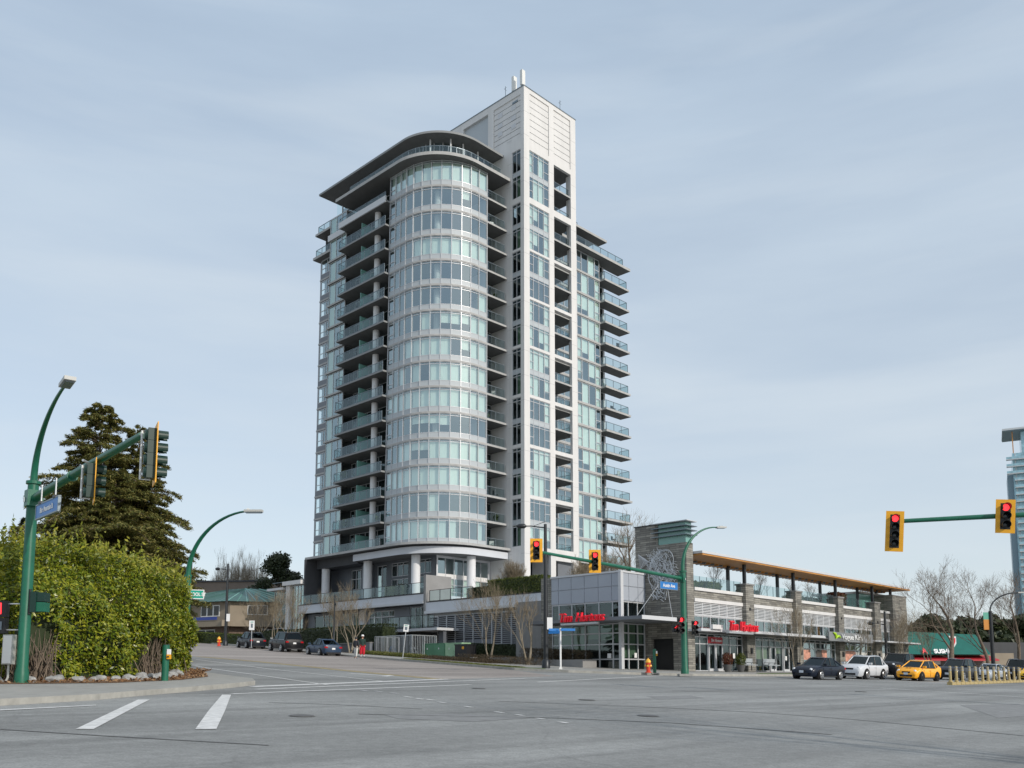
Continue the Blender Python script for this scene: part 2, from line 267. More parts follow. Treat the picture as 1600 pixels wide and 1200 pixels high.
# ------------------------------------------------------------------ mesh helper
OFF = {}
class MB:
    def __init__(s): s.v = []; s.f = []; s.m = []; s.ms = []
    def mi(s, m):
        if m not in s.ms: s.ms.append(m)
        return s.ms.index(m)
    def add(s, vs, fs, m):
        k = len(s.v); s.v += [tuple(q) for q in vs]; i = s.mi(m)
        for f in fs: s.f.append(tuple(k + j for j in f)); s.m.append(i)
    def box(s, x0, y0, z0, x1, y1, z1, m):
        if x0 > x1: x0, x1 = x1, x0
        if y0 > y1: y0, y1 = y1, y0
        if z0 > z1: z0, z1 = z1, z0
        s.add([(x0, y0, z0), (x1, y0, z0), (x1, y1, z0), (x0, y1, z0), (x0, y0, z1), (x1, y0, z1), (x1, y1, z1), (x0, y1, z1)],
              [(0, 3, 2, 1), (4, 5, 6, 7), (0, 1, 5, 4), (1, 2, 6, 5), (2, 3, 7, 6), (3, 0, 4, 7)], m)
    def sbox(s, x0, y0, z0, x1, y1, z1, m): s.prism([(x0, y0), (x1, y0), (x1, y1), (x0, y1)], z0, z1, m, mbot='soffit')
    def obox(s, c, h, rot, m):                      # centre, half sizes, Matrix 3x3 or angle about z
        if not isinstance(rot, Matrix): rot = Matrix.Rotation(rot, 3, 'Z')
        c = Vector(c); vs = [c + rot @ Vector((sx * h[0], sy * h[1], sz * h[2])) for sz in (-1, 1) for sx, sy in ((-1, -1), (1, -1), (1, 1), (-1, 1))]
        s.add(vs, [(0, 3, 2, 1), (4, 5, 6, 7), (0, 1, 5, 4), (1, 2, 6, 5), (2, 3, 7, 6), (3, 0, 4, 7)], m)
    def quad(s, a, b, c, d, m): s.add([a, b, c, d], [(0, 1, 2, 3)], m)
    def prism(s, poly, z0, z1, m, mtop=None, mbot=None):
        n = len(poly); k = len(s.v)
        s.v += [(x, y, z0) for x, y in poly] + [(x, y, z1) for x, y in poly]
        s.f.append(tuple(k + i for i in range(n))[::-1]); s.m.append(s.mi(mbot or m)); s.f.append(tuple(k + n + i for i in range(n))); s.m.append(s.mi(mtop or m))
        for i in range(n): j = (i + 1) % n; s.f.append((k + i, k + j, k + n + j, k + n + i)); s.m.append(s.mi(m))
    def tube(s, pts, rad, m, seg=8, cap=True):
        pts = [Vector(p) for p in pts]; n = len(pts)
        if not hasattr(rad, '__len__'): rad = [rad] * n
        k = len(s.v); ref = Vector((0, 0, 1)); i0 = s.mi(m)
        for i, p in enumerate(pts):
            d = (pts[min(i + 1, n - 1)] - pts[max(i - 1, 0)]).normalized()
            if abs(d.dot(ref)) > .95: ref = Vector((1, 0, 0)) if abs(d.x) < .9 else Vector((0, 1, 0))
            a = d.cross(ref).normalized(); b = d.cross(a)
            for j in range(seg): t = 2 * math.pi * j / seg; s.v.append(tuple(p + (a * math.cos(t) + b * math.sin(t)) * rad[i]))
        for i in range(n - 1):
            for j in range(seg):
                q = (j + 1) % seg; s.f.append((k + i * seg + j, k + i * seg + q, k + (i + 1) * seg + q, k + (i + 1) * seg + j)); s.m.append(i0)
        if cap:
            s.f.append(tuple(k + j for j in range(seg))[::-1]); s.m.append(i0); s.f.append(tuple(k + (n - 1) * seg + j for j in range(seg))); s.m.append(i0)
    def lathe(s, prof, c, m, seg=20, axis='Z', mats=None):
        k = len(s.v); n = len(prof)
        for r, h in prof:
            for j in range(seg):
                t = 2 * math.pi * j / seg; x, y = r * math.cos(t), r * math.sin(t)
                p = (x, y, h) if axis == 'Z' else ((h, x, y) if axis == 'X' else (x, h, y)); s.v.append((c[0] + p[0], c[1] + p[1], c[2] + p[2]))
        for i in range(n - 1):
            mm = s.mi(mats[i] if mats else m)
            for j in range(seg):
                q = (j + 1) % seg; s.f.append((k + i * seg + j, k + i * seg + q, k + (i + 1) * seg + q, k + (i + 1) * seg + j)); s.m.append(mm)
        s.f.append(tuple(k + j for j in range(seg))[::-1]); s.m.append(s.mi(mats[0] if mats else m)); s.f.append(tuple(k + (n - 1) * seg + j for j in range(seg))); s.m.append(s.mi(mats[-1] if mats else m))
    def cyl(s, c, r, z0, z1, m, seg=20): s.lathe([(r, z0), (r, z1)], (c[0], c[1], 0), m, seg)
    def build(s, name, parent=None, smooth=False, recalc=True, **tags):
        me = bpy.data.meshes.new(name); o = OFF.get(parent.name, (0, 0, 0)) if parent else (0, 0, 0)
        if 'base' in tags: o = tags.pop('base')
        me.from_pydata([(x - o[0], y - o[1], z - o[2]) for x, y, z in s.v], [], s.f)
        for mm in s.ms: me.materials.append(M[mm])
        me.polygons.foreach_set('material_index', s.m)
        if recalc:
            bm = bmesh.new(); bm.from_mesh(me); bmesh.ops.recalc_face_normals(bm, faces=bm.faces); bm.to_mesh(me); bm.free()
        if smooth: me.polygons.foreach_set('use_smooth', [True] * len(me.polygons)); me.set_sharp_from_angle(angle=R(smooth if smooth is not True else 40))
        ob = bpy.data.objects.new(name, me); C.objects.link(ob)
        if parent: ob.parent = parent; OFF[ob.name] = OFF.get(parent.name, (0, 0, 0))
        for k_, v_ in tags.items(): ob[k_] = v_
        return ob
def thing(name, label, cat, loc=(0, 0, 0), rz=0, group=None):
    o = bpy.data.objects.new(name, None); C.objects.link(o); o.location = loc; o.rotation_euler = (0, 0, rz); o.empty_display_size = .3
    o['label'] = label; o['category'] = cat
    if group: o['group'] = group
    return o
def thing_ab(name, label, cat, a, b, z=None, group=None):    # an Empty at town coordinates; its meshes are written in town coordinates
    x, y = W(a, b); z = gz(b) if z is None else z
    o = thing(name, label, cat, (x, y, z), ROT, group); OFF[o.name] = (a, b, z); return o
def tag(o, label, cat, group=None):
    o['label'] = label; o['category'] = cat
    if group: o['group'] = group
    return o
def put_ab(o, a, b, z): x, y = W(a, b); o.location = (x, y, z); o.rotation_euler = (0, 0, ROT)
def solo_ab(mb, name, a, b, z, label, cat, group=None, smooth=False):
    o = mb.build(name, base=(a, b, z), smooth=smooth); put_ab(o, a, b, z); return tag(o, label, cat, group)
def struct(o): o['kind'] = 'structure'; return o
def children(o): return [c for c in bpy.data.objects if c.parent == o]
def dup(root, loc, rz=None, label=None, group=None, scale=None):
    def cp(o, par):
        c = o.copy(); C.objects.link(c); c.parent = par
        for ch in kids.get(o, []): cp(ch, c)
        return c
    kids = {}
    for q in bpy.data.objects:
        if q.parent: kids.setdefault(q.parent, []).append(q)
    c = cp(root, None); c.location = loc
    if rz is not None: c.rotation_euler = (0, 0, rz)
    if scale: c.scale = (scale,) * 3
    if label: c['label'] = label
    if group: c['group'] = group
    return c
def leaves(name, pts, nrm, size, material, parent=None, jitter=.6, aspect=.5, loc=None):
    n = len(pts); rng = np.random.default_rng(len(pts)); pts = np.asarray(pts, float); nrm = np.asarray(nrm, float) + rng.normal(0, jitter, (n, 3))
    nrm /= np.linalg.norm(nrm, axis=1)[:, None] + 1e-9
    r = rng.normal(0, 1, (n, 3)); a = np.cross(nrm, r); a /= np.linalg.norm(a, axis=1)[:, None] + 1e-9; b = np.cross(nrm, a)
    s = (size * rng.uniform(.6, 1.35, n))[:, None]
    v = np.stack([pts - a * s, pts + b * s * aspect + nrm * s * .12, pts + a * s, pts - b * s * aspect + nrm * s * .12], 1).reshape(-1, 3)
    if loc is not None: v = v - np.asarray(loc)
    me = bpy.data.meshes.new(name); me.vertices.add(4 * n); me.vertices.foreach_set('co', v.ravel()); me.loops.add(4 * n); me.loops.foreach_set('vertex_index', np.arange(4 * n, dtype=np.int32))
    me.polygons.add(n); me.polygons.foreach_set('loop_start', np.arange(0, 4 * n, 4, dtype=np.int32)); me.update(calc_edges=True); me.validate()
    me.materials.append(M[material]); o = bpy.data.objects.new(name, me); C.objects.link(o)
    if parent: o.parent = parent
    elif loc is not None: o.location = loc
    return o
def wall(mb, p, ax, s0, s1, z0, z1, holes, m, depth=.3, mrev=None):
    """flat wall on plane p along axis ax ('a': runs along a at B=p facing -b; 'b': runs along b at A=p facing -a), holes=[(s0,s1,z0,z1)] with reveals"""
    mrev = mrev or m
    P = (lambda s, z, d: (s, p + d, z)) if ax == 'a' else (lambda s, z, d: (p + d, s, z))
    ss = sorted({s0, s1, *[q for h in holes for q in h[:2]]}); zs = sorted({z0, z1, *[q for h in holes for q in h[2:]]})
    ss = [q for q in ss if s0 <= q <= s1]; zs = [q for q in zs if z0 <= q <= z1]
    for i in range(len(ss) - 1):
        for j in range(len(zs) - 1):
            cs, cz = (ss[i] + ss[i + 1]) / 2, (zs[j] + zs[j + 1]) / 2
            if any(h[0] < cs < h[1] and h[2] < cz < h[3] for h in holes): continue
            mb.quad(P(ss[i], zs[j], 0), P(ss[i + 1], zs[j], 0), P(ss[i + 1], zs[j + 1], 0), P(ss[i], zs[j + 1], 0), m)
    for a, b, c, d in holes:
        for q in ((a, c, b, c), (b, c, b, d), (b, d, a, d), (a, d, a, c)):
            mb.quad(P(q[0], q[1], 0), P(q[2], q[3], 0), P(q[2], q[3], depth), P(q[0], q[1], depth), mrev)
def bar(mb, p, ax, s0, s1, z0, z1, d0, d1, m):       # a block on a wall plane, depth d0..d1 measured inwards
    if ax == 'a': mb.box(s0, p + d0, z0, s1, p + d1, z1, m)
    else: mb.box(p + d0, s0, z0, p + d1, s1, z1, m)
def sheet(mb, p, ax, s0, s1, z0, z1, d, m):
    if ax == 'a': mb.quad((s0, p + d, z0), (s1, p + d, z0), (s1, p + d, z1), (s0, p + d, z1), m)
    else: mb.quad((p + d, s0, z0), (p + d, s1, z0), (p + d, s1, z1), (p + d, s0, z1), m)
def window(parent, p, ax, s0, s1, z0, z1, vs=(), hs=(), m='mullion', glass='glass', fw=.07, d=.12, blinds=None, bm='blind', back='interior', backd=.9, name='window', panels=()):
    """frame mesh with glass and blind sub-parts; vs / hs are positions of mullions / transoms (hs may be (z, sa, sb))"""
    mb = MB()
    for q in (s0 + fw / 2, s1 - fw / 2): bar(mb, p, ax, q - fw / 2, q + fw / 2, z0, z1, d - .06, d + .06, m)
    for q in vs: bar(mb, p, ax, q - fw / 2, q + fw / 2, z0 + fw, z1 - fw, d - .055, d + .055, m)
    for q in (z0 + fw / 2, z1 - fw / 2): bar(mb, p, ax, s0 + fw, s1 - fw, q - fw / 2, q + fw / 2, d - .05, d + .05, m)
    for h in hs:
        z, sa, sb = h if hasattr(h, '__len__') else (h, s0 + fw, s1 - fw)
        bar(mb, p, ax, sa, sb, z - fw / 2, z + fw / 2, d - .045, d + .045, m)
    for (sa, sb, za, zb, mm) in panels: bar(mb, p, ax, sa, sb, za, zb, d - .02, d + .04, mm)
    w_ = mb.build(name, parent)
    g = MB(); sheet(g, p, ax, s0, s1, z0, z1, d, glass); g.build('glass', w_)
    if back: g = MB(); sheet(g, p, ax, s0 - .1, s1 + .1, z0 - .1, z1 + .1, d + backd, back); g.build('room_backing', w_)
    if blinds:
        g = MB()
        for (sa, sb, za, zb) in blinds: sheet(g, p, ax, sa + .03, sb - .03, za, zb, d + .12 + random.random() * .03, bm)
        g.build('blind', w_)
    return w_
def arc(cx, cy, r, a0, a1, n): return [(cx + r * math.cos(R(a0 + (a1 - a0) * i / n)), cy + r * math.sin(R(a0 + (a1 - a0) * i / n))) for i in range(n + 1)]
def text(s, size, ext, m, name, loc, rot, parent=None, shear=0, sx=1, align='CENTER', **tags):
    cu = bpy.data.curves.new(name, 'FONT'); cu.body = s; cu.size = size; cu.extrude = ext; cu.align_x = align; cu.shear = shear; cu.offset = tags.pop('bold', 0); cu.space_character = tags.pop('spacing', 1)
    to = bpy.data.objects.new('t', cu); C.objects.link(to); dg = bpy.context.evaluated_depsgraph_get(); me = bpy.data.meshes.new_from_object(to.evaluated_get(dg)); bpy.data.objects.remove(to)
    me.transform(Matrix.Diagonal((sx, 1, 1, 1))); me.materials.clear(); me.materials.append(M[m]); me.name = name
    o = bpy.data.objects.new(name, me); C.objects.link(o)
    if parent: o.parent = parent
    o.location = loc; o.rotation_euler = rot
    for k_, v_ in tags.items(): o[k_] = v_
    return o
# ------------------------------------------------------------------ ground, roads, pavements
def drape(name, poly, m, dz=0, thick=0, mside=None, **tags):
    """polygon in town coordinates laid on the slope; cut at the slope's creases; thick > 0 gives it kerb sides"""
    bm = bmesh.new(); bm.faces.new([bm.verts.new((a, b, 0)) for a, b in poly])
    for b, _ in KN: bmesh.ops.bisect_plane(bm, geom=bm.verts[:] + bm.edges[:] + bm.faces[:], plane_co=(0, b, 0), plane_no=(0, 1, 0))
    bmesh.ops.recalc_face_normals(bm, faces=bm.faces)
    for f in bm.faces:
        if f.normal.z < 0: f.normal_flip()
    be = [e for e in bm.edges if e.is_boundary]
    for v in bm.verts: v.co.z = gz(v.co.y) + dz
    if thick:
        r = bmesh.ops.extrude_edge_only(bm, edges=be)
        for v in r['geom']:
            if isinstance(v, bmesh.types.BMVert): v.co.z -= thick
        for f in r['geom']:
            if isinstance(f, bmesh.types.BMFace): f.material_index = 1
    me = bpy.data.meshes.new(name); bm.to_mesh(me); bm.free(); me.materials.append(M[m]); me.materials.append(M[mside or m])
    o = bpy.data.objects.new(name, me); C.objects.link(o); x, y = W(0, 0); o.location = (x, y, 0); o.rotation_euler = (0, 0, ROT)
    o['kind'] = 'structure'
    for k, v in tags.items(): o[k] = v
    return o
big = [(-700, -400), (1200, -400), (1200, 420), (-700, 420)]
drape('ground', big, 'ground', dz=-.03)
drape('road', [(-300, -120), (500, -120), (500, -30), (-20, -30), (-26, -20), (6, 160), (-25, 160), (-62, -34), (-300, -40)], 'asphalt')
def cfar(b): return -25.5 + .18 * b           # kerb on the tower side of the rising street
kc = [(-30.5, -28), (-29.2, -31.5), (-27, -34), (-24, -36), (-19, -37), (-14, -37)]
YL = [G(306, 1026), G(400, 1034), G(500, 1044), G(600, 1054), G(682, 1061.5)]
drape('old_road_surface', [(cfar(-28) - .05, -28), *[(cfar(b), b) for b in (-10, 20, 60, 140)], (-12, 140), (-34, 50), YL[0], YL[1], YL[2], YL[3], YL[4], (-36, -36.5)], 'asphalt_old', dz=.004)
pav = kc + [(300, -37), (300, 300), (cfar(140), 140), (cfar(60), 60), (cfar(0), 0)]
drape('pavement', pav, 'concrete', dz=.15, thick=.2, mside='kerb')
def off(d, b): return (cfar(b) + d, b)
# grass strip, planting soil
drape('grass_strip', [off(.25, -12.5), off(.25, -27.5), (-29.4, -29.8), (-28.2, -28.6), off(1.7, -27), off(1.7, -12.5)], 'grass', dz=.156)
drape('grass_strip', [(-14.2, -36.75), (45, -36.75), (45, -35.3), (-12, -35.3), (-14.2, -36.2)], 'grass', dz=.156)
drape('planting_bed', [off(3.6, -20.5), (-19.6, -20.5), (-19.6, -14.6), (-13.05, -14.6), (-13.05, -3), (-15.6, -3), (-15.6, 27), (-12.2, 27), (-12.2, 40), off(3.4, 40), off(3.6, 2)], 'soil', dz=.158)
west = [(-66.7, -48.6), (-64.5, -47.6), (-62.6, -46.2), (-60.8, -45), (-58.8, -43.5), (-57.3, -42.2), (-56.5, -40.6), (-56.25, -38.7), (-22, 150), (-300, 150), (-300, -51), (-75, -50.2)]
drape('pavement', west[::-1], 'concrete', dz=.14, thick=.2, mside='kerb')
# painted markings, each on its own line of sight on the asphalt
def stripe(name, p0, p1, wd, m, dz=.009):
    p0 = Vector(p0); p1 = Vector(p1); d = (p1 - p0).normalized(); n = Vector((-d.y, d.x)) * wd / 2
    return drape(name, [tuple(p0 - n), tuple(p1 - n), tuple(p1 + n), tuple(p0 + n)], m, dz=dz)
def pxs(name, a, b, wd, m='paint_white'): return stripe(name, G(*a), G(*b), wd, m)
pxs('lane_marking', (306, 1030.5), (600, 1065), .13); pxs('lane_marking', (304, 1040.5), (515, 1071), .13)
pxs('lane_marking', (309, 1024.5), (330, 1026), .12, 'paint_worn')
for i in range(4): stripe('yellow_line', YL[i], YL[i + 1], .32, 'paint_yellow')
for i in range(4): stripe('yellow_line', (YL[i][0] + .45, YL[i][1]), (YL[i + 1][0] + .45, YL[i + 1][1]), .12, 'paint_yellow', .012)
pxs('stop_line', (393, 1073.2), (700, 1061.3), .42)
pxs('crosswalk_line', (400, 1077.4), (840, 1059.4), .2); pxs('crosswalk_line', (362, 1084.5), (735, 1070.2), .2)
pxs('crosswalk_line', (840, 1066), (1035, 1056), .2); pxs('crosswalk_line', (820, 1060), (930, 1056), .15, 'paint_worn')
pxs('stop_line', (545, 1052.5), (600, 1056), .3); pxs('stop_line', (600, 1057), (612, 1055.3), .3)
def pxq(name, pts, m='paint_white'): return drape(name, [G(*p) for p in pts], m, dz=.01)
pxq('crosswalk_bar', [(216, 1093.5), (234, 1093.5), (146, 1140), (118, 1140)]); pxq('crosswalk_bar', [(347, 1086), (361, 1086), (352, 1110), (338, 1140), (305, 1140), (325, 1112)])
pxq('lane_marking', [(0, 1109.5), (150, 1102), (150, 1103), (0, 1111)])
for i, (x, y) in enumerate([(565, 1079), (588, 1080.5), (612, 1083), (634, 1089), (652, 1092), (668, 1093.5), (686, 1097.5), (706, 1100.8), (728, 1104.5), (750, 1108.5), (776, 1113), (808, 1117.5), (840, 1123), (876, 1129)]):
    if i in (7, 9): continue
    pxs('guide_dash', (x - 2, y - .5), (x + 10, y + 1.2), .13, 'paint_white' if i > 2 else 'paint_worn')
for x, y in [(905, 1066), (930, 1067.5), (960, 1069), (985, 1071), (1012, 1073.5), (1215, 1087), (1260, 1090), (1340, 1096), (1383, 1098.5), (1425, 1102), (1475, 1106), (1560, 1112)]:
    pxs('guide_dash', (x, y), (x + 17, y + 1), .13, 'paint_worn')
pxs('crosswalk_line', (1187, 1060.5), (1375, 1075), .18, 'paint_worn'); pxs('crosswalk_line', (1375, 1075), (1620, 1091), .2)
pxs('crosswalk_line', (1310, 1068), (1640, 1084), .2, 'paint_worn')
pxs('lane_marking', (1130, 1054.5), (1190, 1056), .12, 'paint_worn')
def disc(name, px, py, r, m, dz=.012):
    a, b = G(px, py); mb = MB(); mb.lathe([(r, 0), (r, .006)], (0, 0, 0), m, 20); mb.lathe([(r * 1.1, 0), (r * 1.1, .004)], (0, 0, 0), 'asphalt_darker', 20)
    o = mb.build(name); x, y = W(a, b); o.location = (x, y, gz(b) + dz); o.rotation_euler = (math.atan(.048), 0, ROT)
    return tag(o, 'round dark iron manhole cover set in the asphalt', 'manhole cover', 'manhole covers in the junction')
ml = ['round iron manhole cover nearest the dashed line', 'round iron manhole cover left of the middle of the junction', 'round iron manhole cover towards the far crosswalk', 'round iron manhole cover in the foreground centre', 'round iron manhole cover right of the junction centre']
for i, (x, y) in enumerate([(472, 1119), (748, 1076), (1013, 1119), (917, 1094), (1345, 1081)]): disc('manhole_cover', x, y, .24, 'tar')['label'] = ml[i]

# tar seams and darker areas of asphalt
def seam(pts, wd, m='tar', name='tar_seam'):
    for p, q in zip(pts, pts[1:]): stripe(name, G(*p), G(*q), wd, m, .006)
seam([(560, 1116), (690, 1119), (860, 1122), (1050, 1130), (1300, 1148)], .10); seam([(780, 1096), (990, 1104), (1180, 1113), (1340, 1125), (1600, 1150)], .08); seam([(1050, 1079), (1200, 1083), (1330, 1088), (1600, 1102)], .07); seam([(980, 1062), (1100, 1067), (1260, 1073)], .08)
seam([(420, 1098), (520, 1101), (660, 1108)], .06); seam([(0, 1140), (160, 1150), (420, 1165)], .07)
drape('dark_road_area', [G(*p) for p in ((600, 1117), (700, 1115), (830, 1122), (740, 1128), (620, 1123))], 'asphalt_darker', dz=.005); drape('dark_road_area', [G(*p) for p in ((1500, 1102), (1590, 1100), (1660, 1116), (1560, 1122))], 'asphalt_darker', dz=.005); drape('dark_road_area', [G(*p) for p in ((1010, 1088), (1080, 1087), (1100, 1091), (1030, 1093))], 'asphalt_darker', dz=.005)

# ------------------------------------------------------------------ residential tower
F = [15.85 + 2.967 * k for k in range(16)]
T = thing_ab('apartment_tower', 'tall pale residential tower with a rounded glass front and white corner shaft', 'apartment building', 0, 0)
def glass_path(r, cx=-4.6, cy=8.85, xr=-3.3, yl=11.8, n=8): return [(xr, cy - r)] + arc(cx, cy, r, -90, -180, n) + [(cx - r, cy + (yl - cy) * t) for t in (1 / 3, 2 / 3, 1)]
# floor slabs
slab_poly = lambda r: [(0, 8.85 - r), (-3.3, 8.85 - r)] + arc(-4.6, 8.85, r, -90, -180, 14) + [(-4.6 - r, 11.8), (-8.5, 11.8), (-8.5, 21.4), (-10.3, 21.4), (-10.3, 25.1), (-7.95, 25.1), (-7.95, 30.45), (0, 30.45)]
for k in range(1, 15):
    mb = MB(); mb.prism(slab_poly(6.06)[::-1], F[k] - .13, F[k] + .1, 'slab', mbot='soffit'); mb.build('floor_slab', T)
# core
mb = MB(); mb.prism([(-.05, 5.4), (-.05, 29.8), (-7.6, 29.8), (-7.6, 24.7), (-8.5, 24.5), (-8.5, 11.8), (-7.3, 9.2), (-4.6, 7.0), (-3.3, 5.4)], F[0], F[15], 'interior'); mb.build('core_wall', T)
mb = MB(); mb.prism([(.1, 3.6), (20.3, 4.5), (20.3, 26), (.1, 26)], 2, F[14], 'mid_panel'); mb.build('core_wall', T)
# curved glass bays, one glazed ribbon per floor; blinds read from left to right
rows = ['bBBBBBBcc..c', '......B.....', 'bBBBBBBBBBBB', '..BBhhBBBBBB', '....hhhh....', 'bBBBBBBBBBBB', '..B.B.BBBBBB', '...BBBBB.hBB', '.....b.hhhBB', '...........B', '............', '....bBBBBBBB', '............', '.........h..', 'bBBBBBBBBBBB']
def lerp(p, q, t): return (p[0] + (q[0] - p[0]) * t, p[1] + (q[1] - p[1]) * t)
gp = glass_path(5.95)[::-1]; gi = glass_path(5.72)[::-1]        # left end first
for k in range(15):
    z0, z1 = F[k] + .1, (F[k + 1] - .13 if k < 14 else F[15] + .1)
    mb = MB()
    for i, p in enumerate(gp):
        q = gp[min(i + 1, len(gp) - 1)]; o_ = gp[max(i - 1, 0)]; an = math.atan2(q[1] - o_[1], q[0] - o_[0])
        mb.obox((p[0], p[1], (z0 + z1) / 2), (.035, .11, (z1 - z0) / 2), an, 'mullion')
    for i in range(len(gp) - 1):
        p, q = gp[i], gp[i + 1]; an = math.atan2(q[1] - p[1], q[0] - p[0]); ln = math.dist(p, q) / 2 - .03; c = lerp(p, q, .5)
        mb.obox((c[0], c[1], z0 + .27), (ln, .05, .27), an, 'spandrel'); mb.obox((c[0], c[1], z0 + .56), (ln, .07, .03), an, 'mullion')
        mb.obox((c[0], c[1], z1 - .24), (ln, .05, .03), an, 'mullion'); mb.obox((c[0], c[1], z1 - .03), (ln, .07, .03), an, 'mullion'); mb.obox((c[0], c[1], z0 + .02), (ln, .08, .02), an, 'mullion')
        if i == 0: mb.obox((c[0], c[1], z0 + 1.15), (ln, .06, .04), an, 'mullion')
    wn = mb.build('curved_window', T)
    g = MB()
    for i in range(len(gp) - 1): p, q = gp[i], gp[i + 1]; g.quad((*p, z0 + .55), (*q, z0 + .55), (*q, z1 - .02), (*p, z1 - .02), 'glass')
    g.build('glass', wn, recalc=False)
    g = MB()
    for i, ch in enumerate(rows[k]):
        if ch == '.': continue
        zb = {'B': z0 + .6, 'b': z0 + .75, 'h': z0 + 1.75 - .4 * random.random(), 'c': z0 + .6}[ch]
        p, q = gi[i], gi[i + 1]; p, q = lerp(p, q, .04), lerp(p, q, .96 if ch != 'c' else .7); g.quad((*p, zb), (*q, zb), (*q, z1 - .12), (*p, z1 - .12), 'curtain' if ch == 'c' else 'blind')
    if g.f: g.build('blind', wn, recalc=False)
mb = MB(); mb.cyl((-8.3, 5.9), .36, F[0], F[15], 'column'); mb.build('column', T, smooth=True)
mb = MB(); mb.box(-3.36, 2.9, F[0], -3.24, 5.4, F[15], 'light_metal'); mb.build('end_wall', T)
mb = MB(); mb.box(-10.62, 11.74, F[0], -8.5, 11.84, F[15], 'mid_panel'); mb.build('end_wall', T)
# left balconies with the enclosed bay and the far block
mb = MB(); mb.cyl((-10.2, 14.7), .38, F[0], F[14], 'column'); mb.build('column', T, smooth=True)
def railing(parent, path, z, h=1.05, step=1.3, m='rail', glassm='rail_glass', name='railing'):
    mb = MB(); g = MB()
    for p, q in zip(path, path[1:]):
        L_ = math.dist(p, q); n = max(1, round(L_ / step)); an = math.atan2(q[1] - p[1], q[0] - p[0]); c = lerp(p, q, .5)
        mb.obox((c[0], c[1], z + h), (L_ / 2, .035, .025), an, m); mb.obox((c[0], c[1], z + .07), (L_ / 2, .02, .02), an, m)
        for i in range(n + 1): t = lerp(p, q, i / n); mb.obox((t[0], t[1], z + h / 2), (.025, .025, h / 2), an, m)
        g.quad((*p, z + .1), (*q, z + .1), (*q, z + h - .04), (*p, z + h - .04), glassm)
    r_ = mb.build(name, parent); return g, r_
for k in range(0, 15):
    z = F[k]
    if k:
        mb = MB(); heavy = k == 14
        mb.sbox(-11.32, 11.8, z - .12, -8.5, 21.35, z + .08, 'slab_dark')  # left balconies take a darker slab colour with their shade put in
        if heavy: mb.box(-11.36, 11.8, z - .16, -11.2, 21.35, z + .6, 'light_metal'); mb.box(-10.36, 21.4, z - .16, -10.2, 25.15, z + .6, 'light_metal')
    else:
        mb = MB(); mb.box(-11.2, 11.9, z + .151, -8.6, 21.3, z + .16, 'slab')
    b_ = mb.build('balcony', T)
    g, _ = railing(b_, [(-11.22, 11.95), (-11.22, 21.25), (-10.35, 21.25)], z + .1); g.build('glass_panel', b_, recalc=False)
    if k < 14:
        mb = MB(); mb.box(-11.0, 16.85, z + .12, -8.55, 16.93, z + 2.1, 'green_glass_solid'); mb.build('divider', b_)
    if k < 15:
        ztop = (F[k + 1] if k < 14 else F[15]) - .15
        window(T, -8.56, 'b', 11.95, 21.3, z + .12, ztop, vs=(13.2, 14.5, 15.8, 18.2, 19.4, 20.4), d=-.06, backd=.04, blinds=[(12, 13.2, z + .2, ztop), (18.2, 19.4, z + .2, ztop)] if k % 3 else None, name='balcony_window', glass='glass_dark')
        # enclosed bay
        wb = window(T, -10.06, 'b', 21.4, 24.95, z + .12, ztop, vs=(22.4, 23.6), d=0, backd=1.3, blinds=[(23.6, 24.9, z + .3, ztop)] + ([(21.5, 22.4, z + .3, ztop)] if k % 2 else []), bm='blind_green', name='bay_window')
        mb = MB(); mb.box(-10.1, 24.97, z + .1, -7.9, 25.05, ztop, 'dark_wall'); mb.build('end_wall', T)
        if k < 14:
            mb = MB(); wall(mb, -7.9, 'b', 25.05, 30.4, z + .1, ztop, [(25.4, 30.2, z + .75, ztop - .1)], 'mid_panel', .12); w2 = mb.build('far_wall', T)
            window(T, -7.9, 'b', 25.4, 30.2, z + .75, ztop - .1, vs=(26.5, 27.6, 28.8), hs=((z + 1.5, 25.5, 26.5), (z + 1.5, 28.8, 30.1)), d=.04, backd=.7, blinds=[(26.5, 27.6, z + .8, ztop - .1)] if k % 2 else None, name='window')
mb = MB(); mb.sbox(-8.7, 25.1, F[14] - .15, 0, 31.1, F[14] + .2, 'slab', ); tb = mb.build('terrace_slab', T)
g, _ = railing(tb, [(-8.4, 25.3), (-8.4, 30.8), (-6, 30.8)], F[14] + .2); g.build('glass_panel', tb, recalc=False)
mb = MB(); mb.sbox(-9.0, 25.3, F[15] - .15, 0, 30.2, F[15] + .15, 'slab'); mb.sbox(-9.9, 21.6, F[15] - .12, -8, 25, F[15] + .12, 'slab'); tb = mb.build('terrace_slab', T)
g, _ = railing(tb, [(-8.7, 26), (-8.7, 29.9), (-6, 29.9)], F[15] + .15); g.build('glass_panel', tb, recalc=False)
# small balconies between rounded front and shaft
for k in range(0, 15):
    z = F[k] + .1; mb = MB(); mb.box(-3.2, 2.84, z + .001, -.02, 5.4, z + .02, 'slab'); b_ = mb.build('balcony', T)
    g, _ = railing(b_, [(-3.2, 2.95), (-.3, 2.95)], z, step=1.4); g.build('glass_panel', b_, recalc=False)
    window(T, 5.4, 'a', -3.2, -.1, z + .05, z + 2.65, vs=(-2.1, -1.1), d=-.06, backd=.04, blinds=[(-3.2, -2.1, z + .1, z + 2.6)], name='balcony_window', glass='glass_dark')
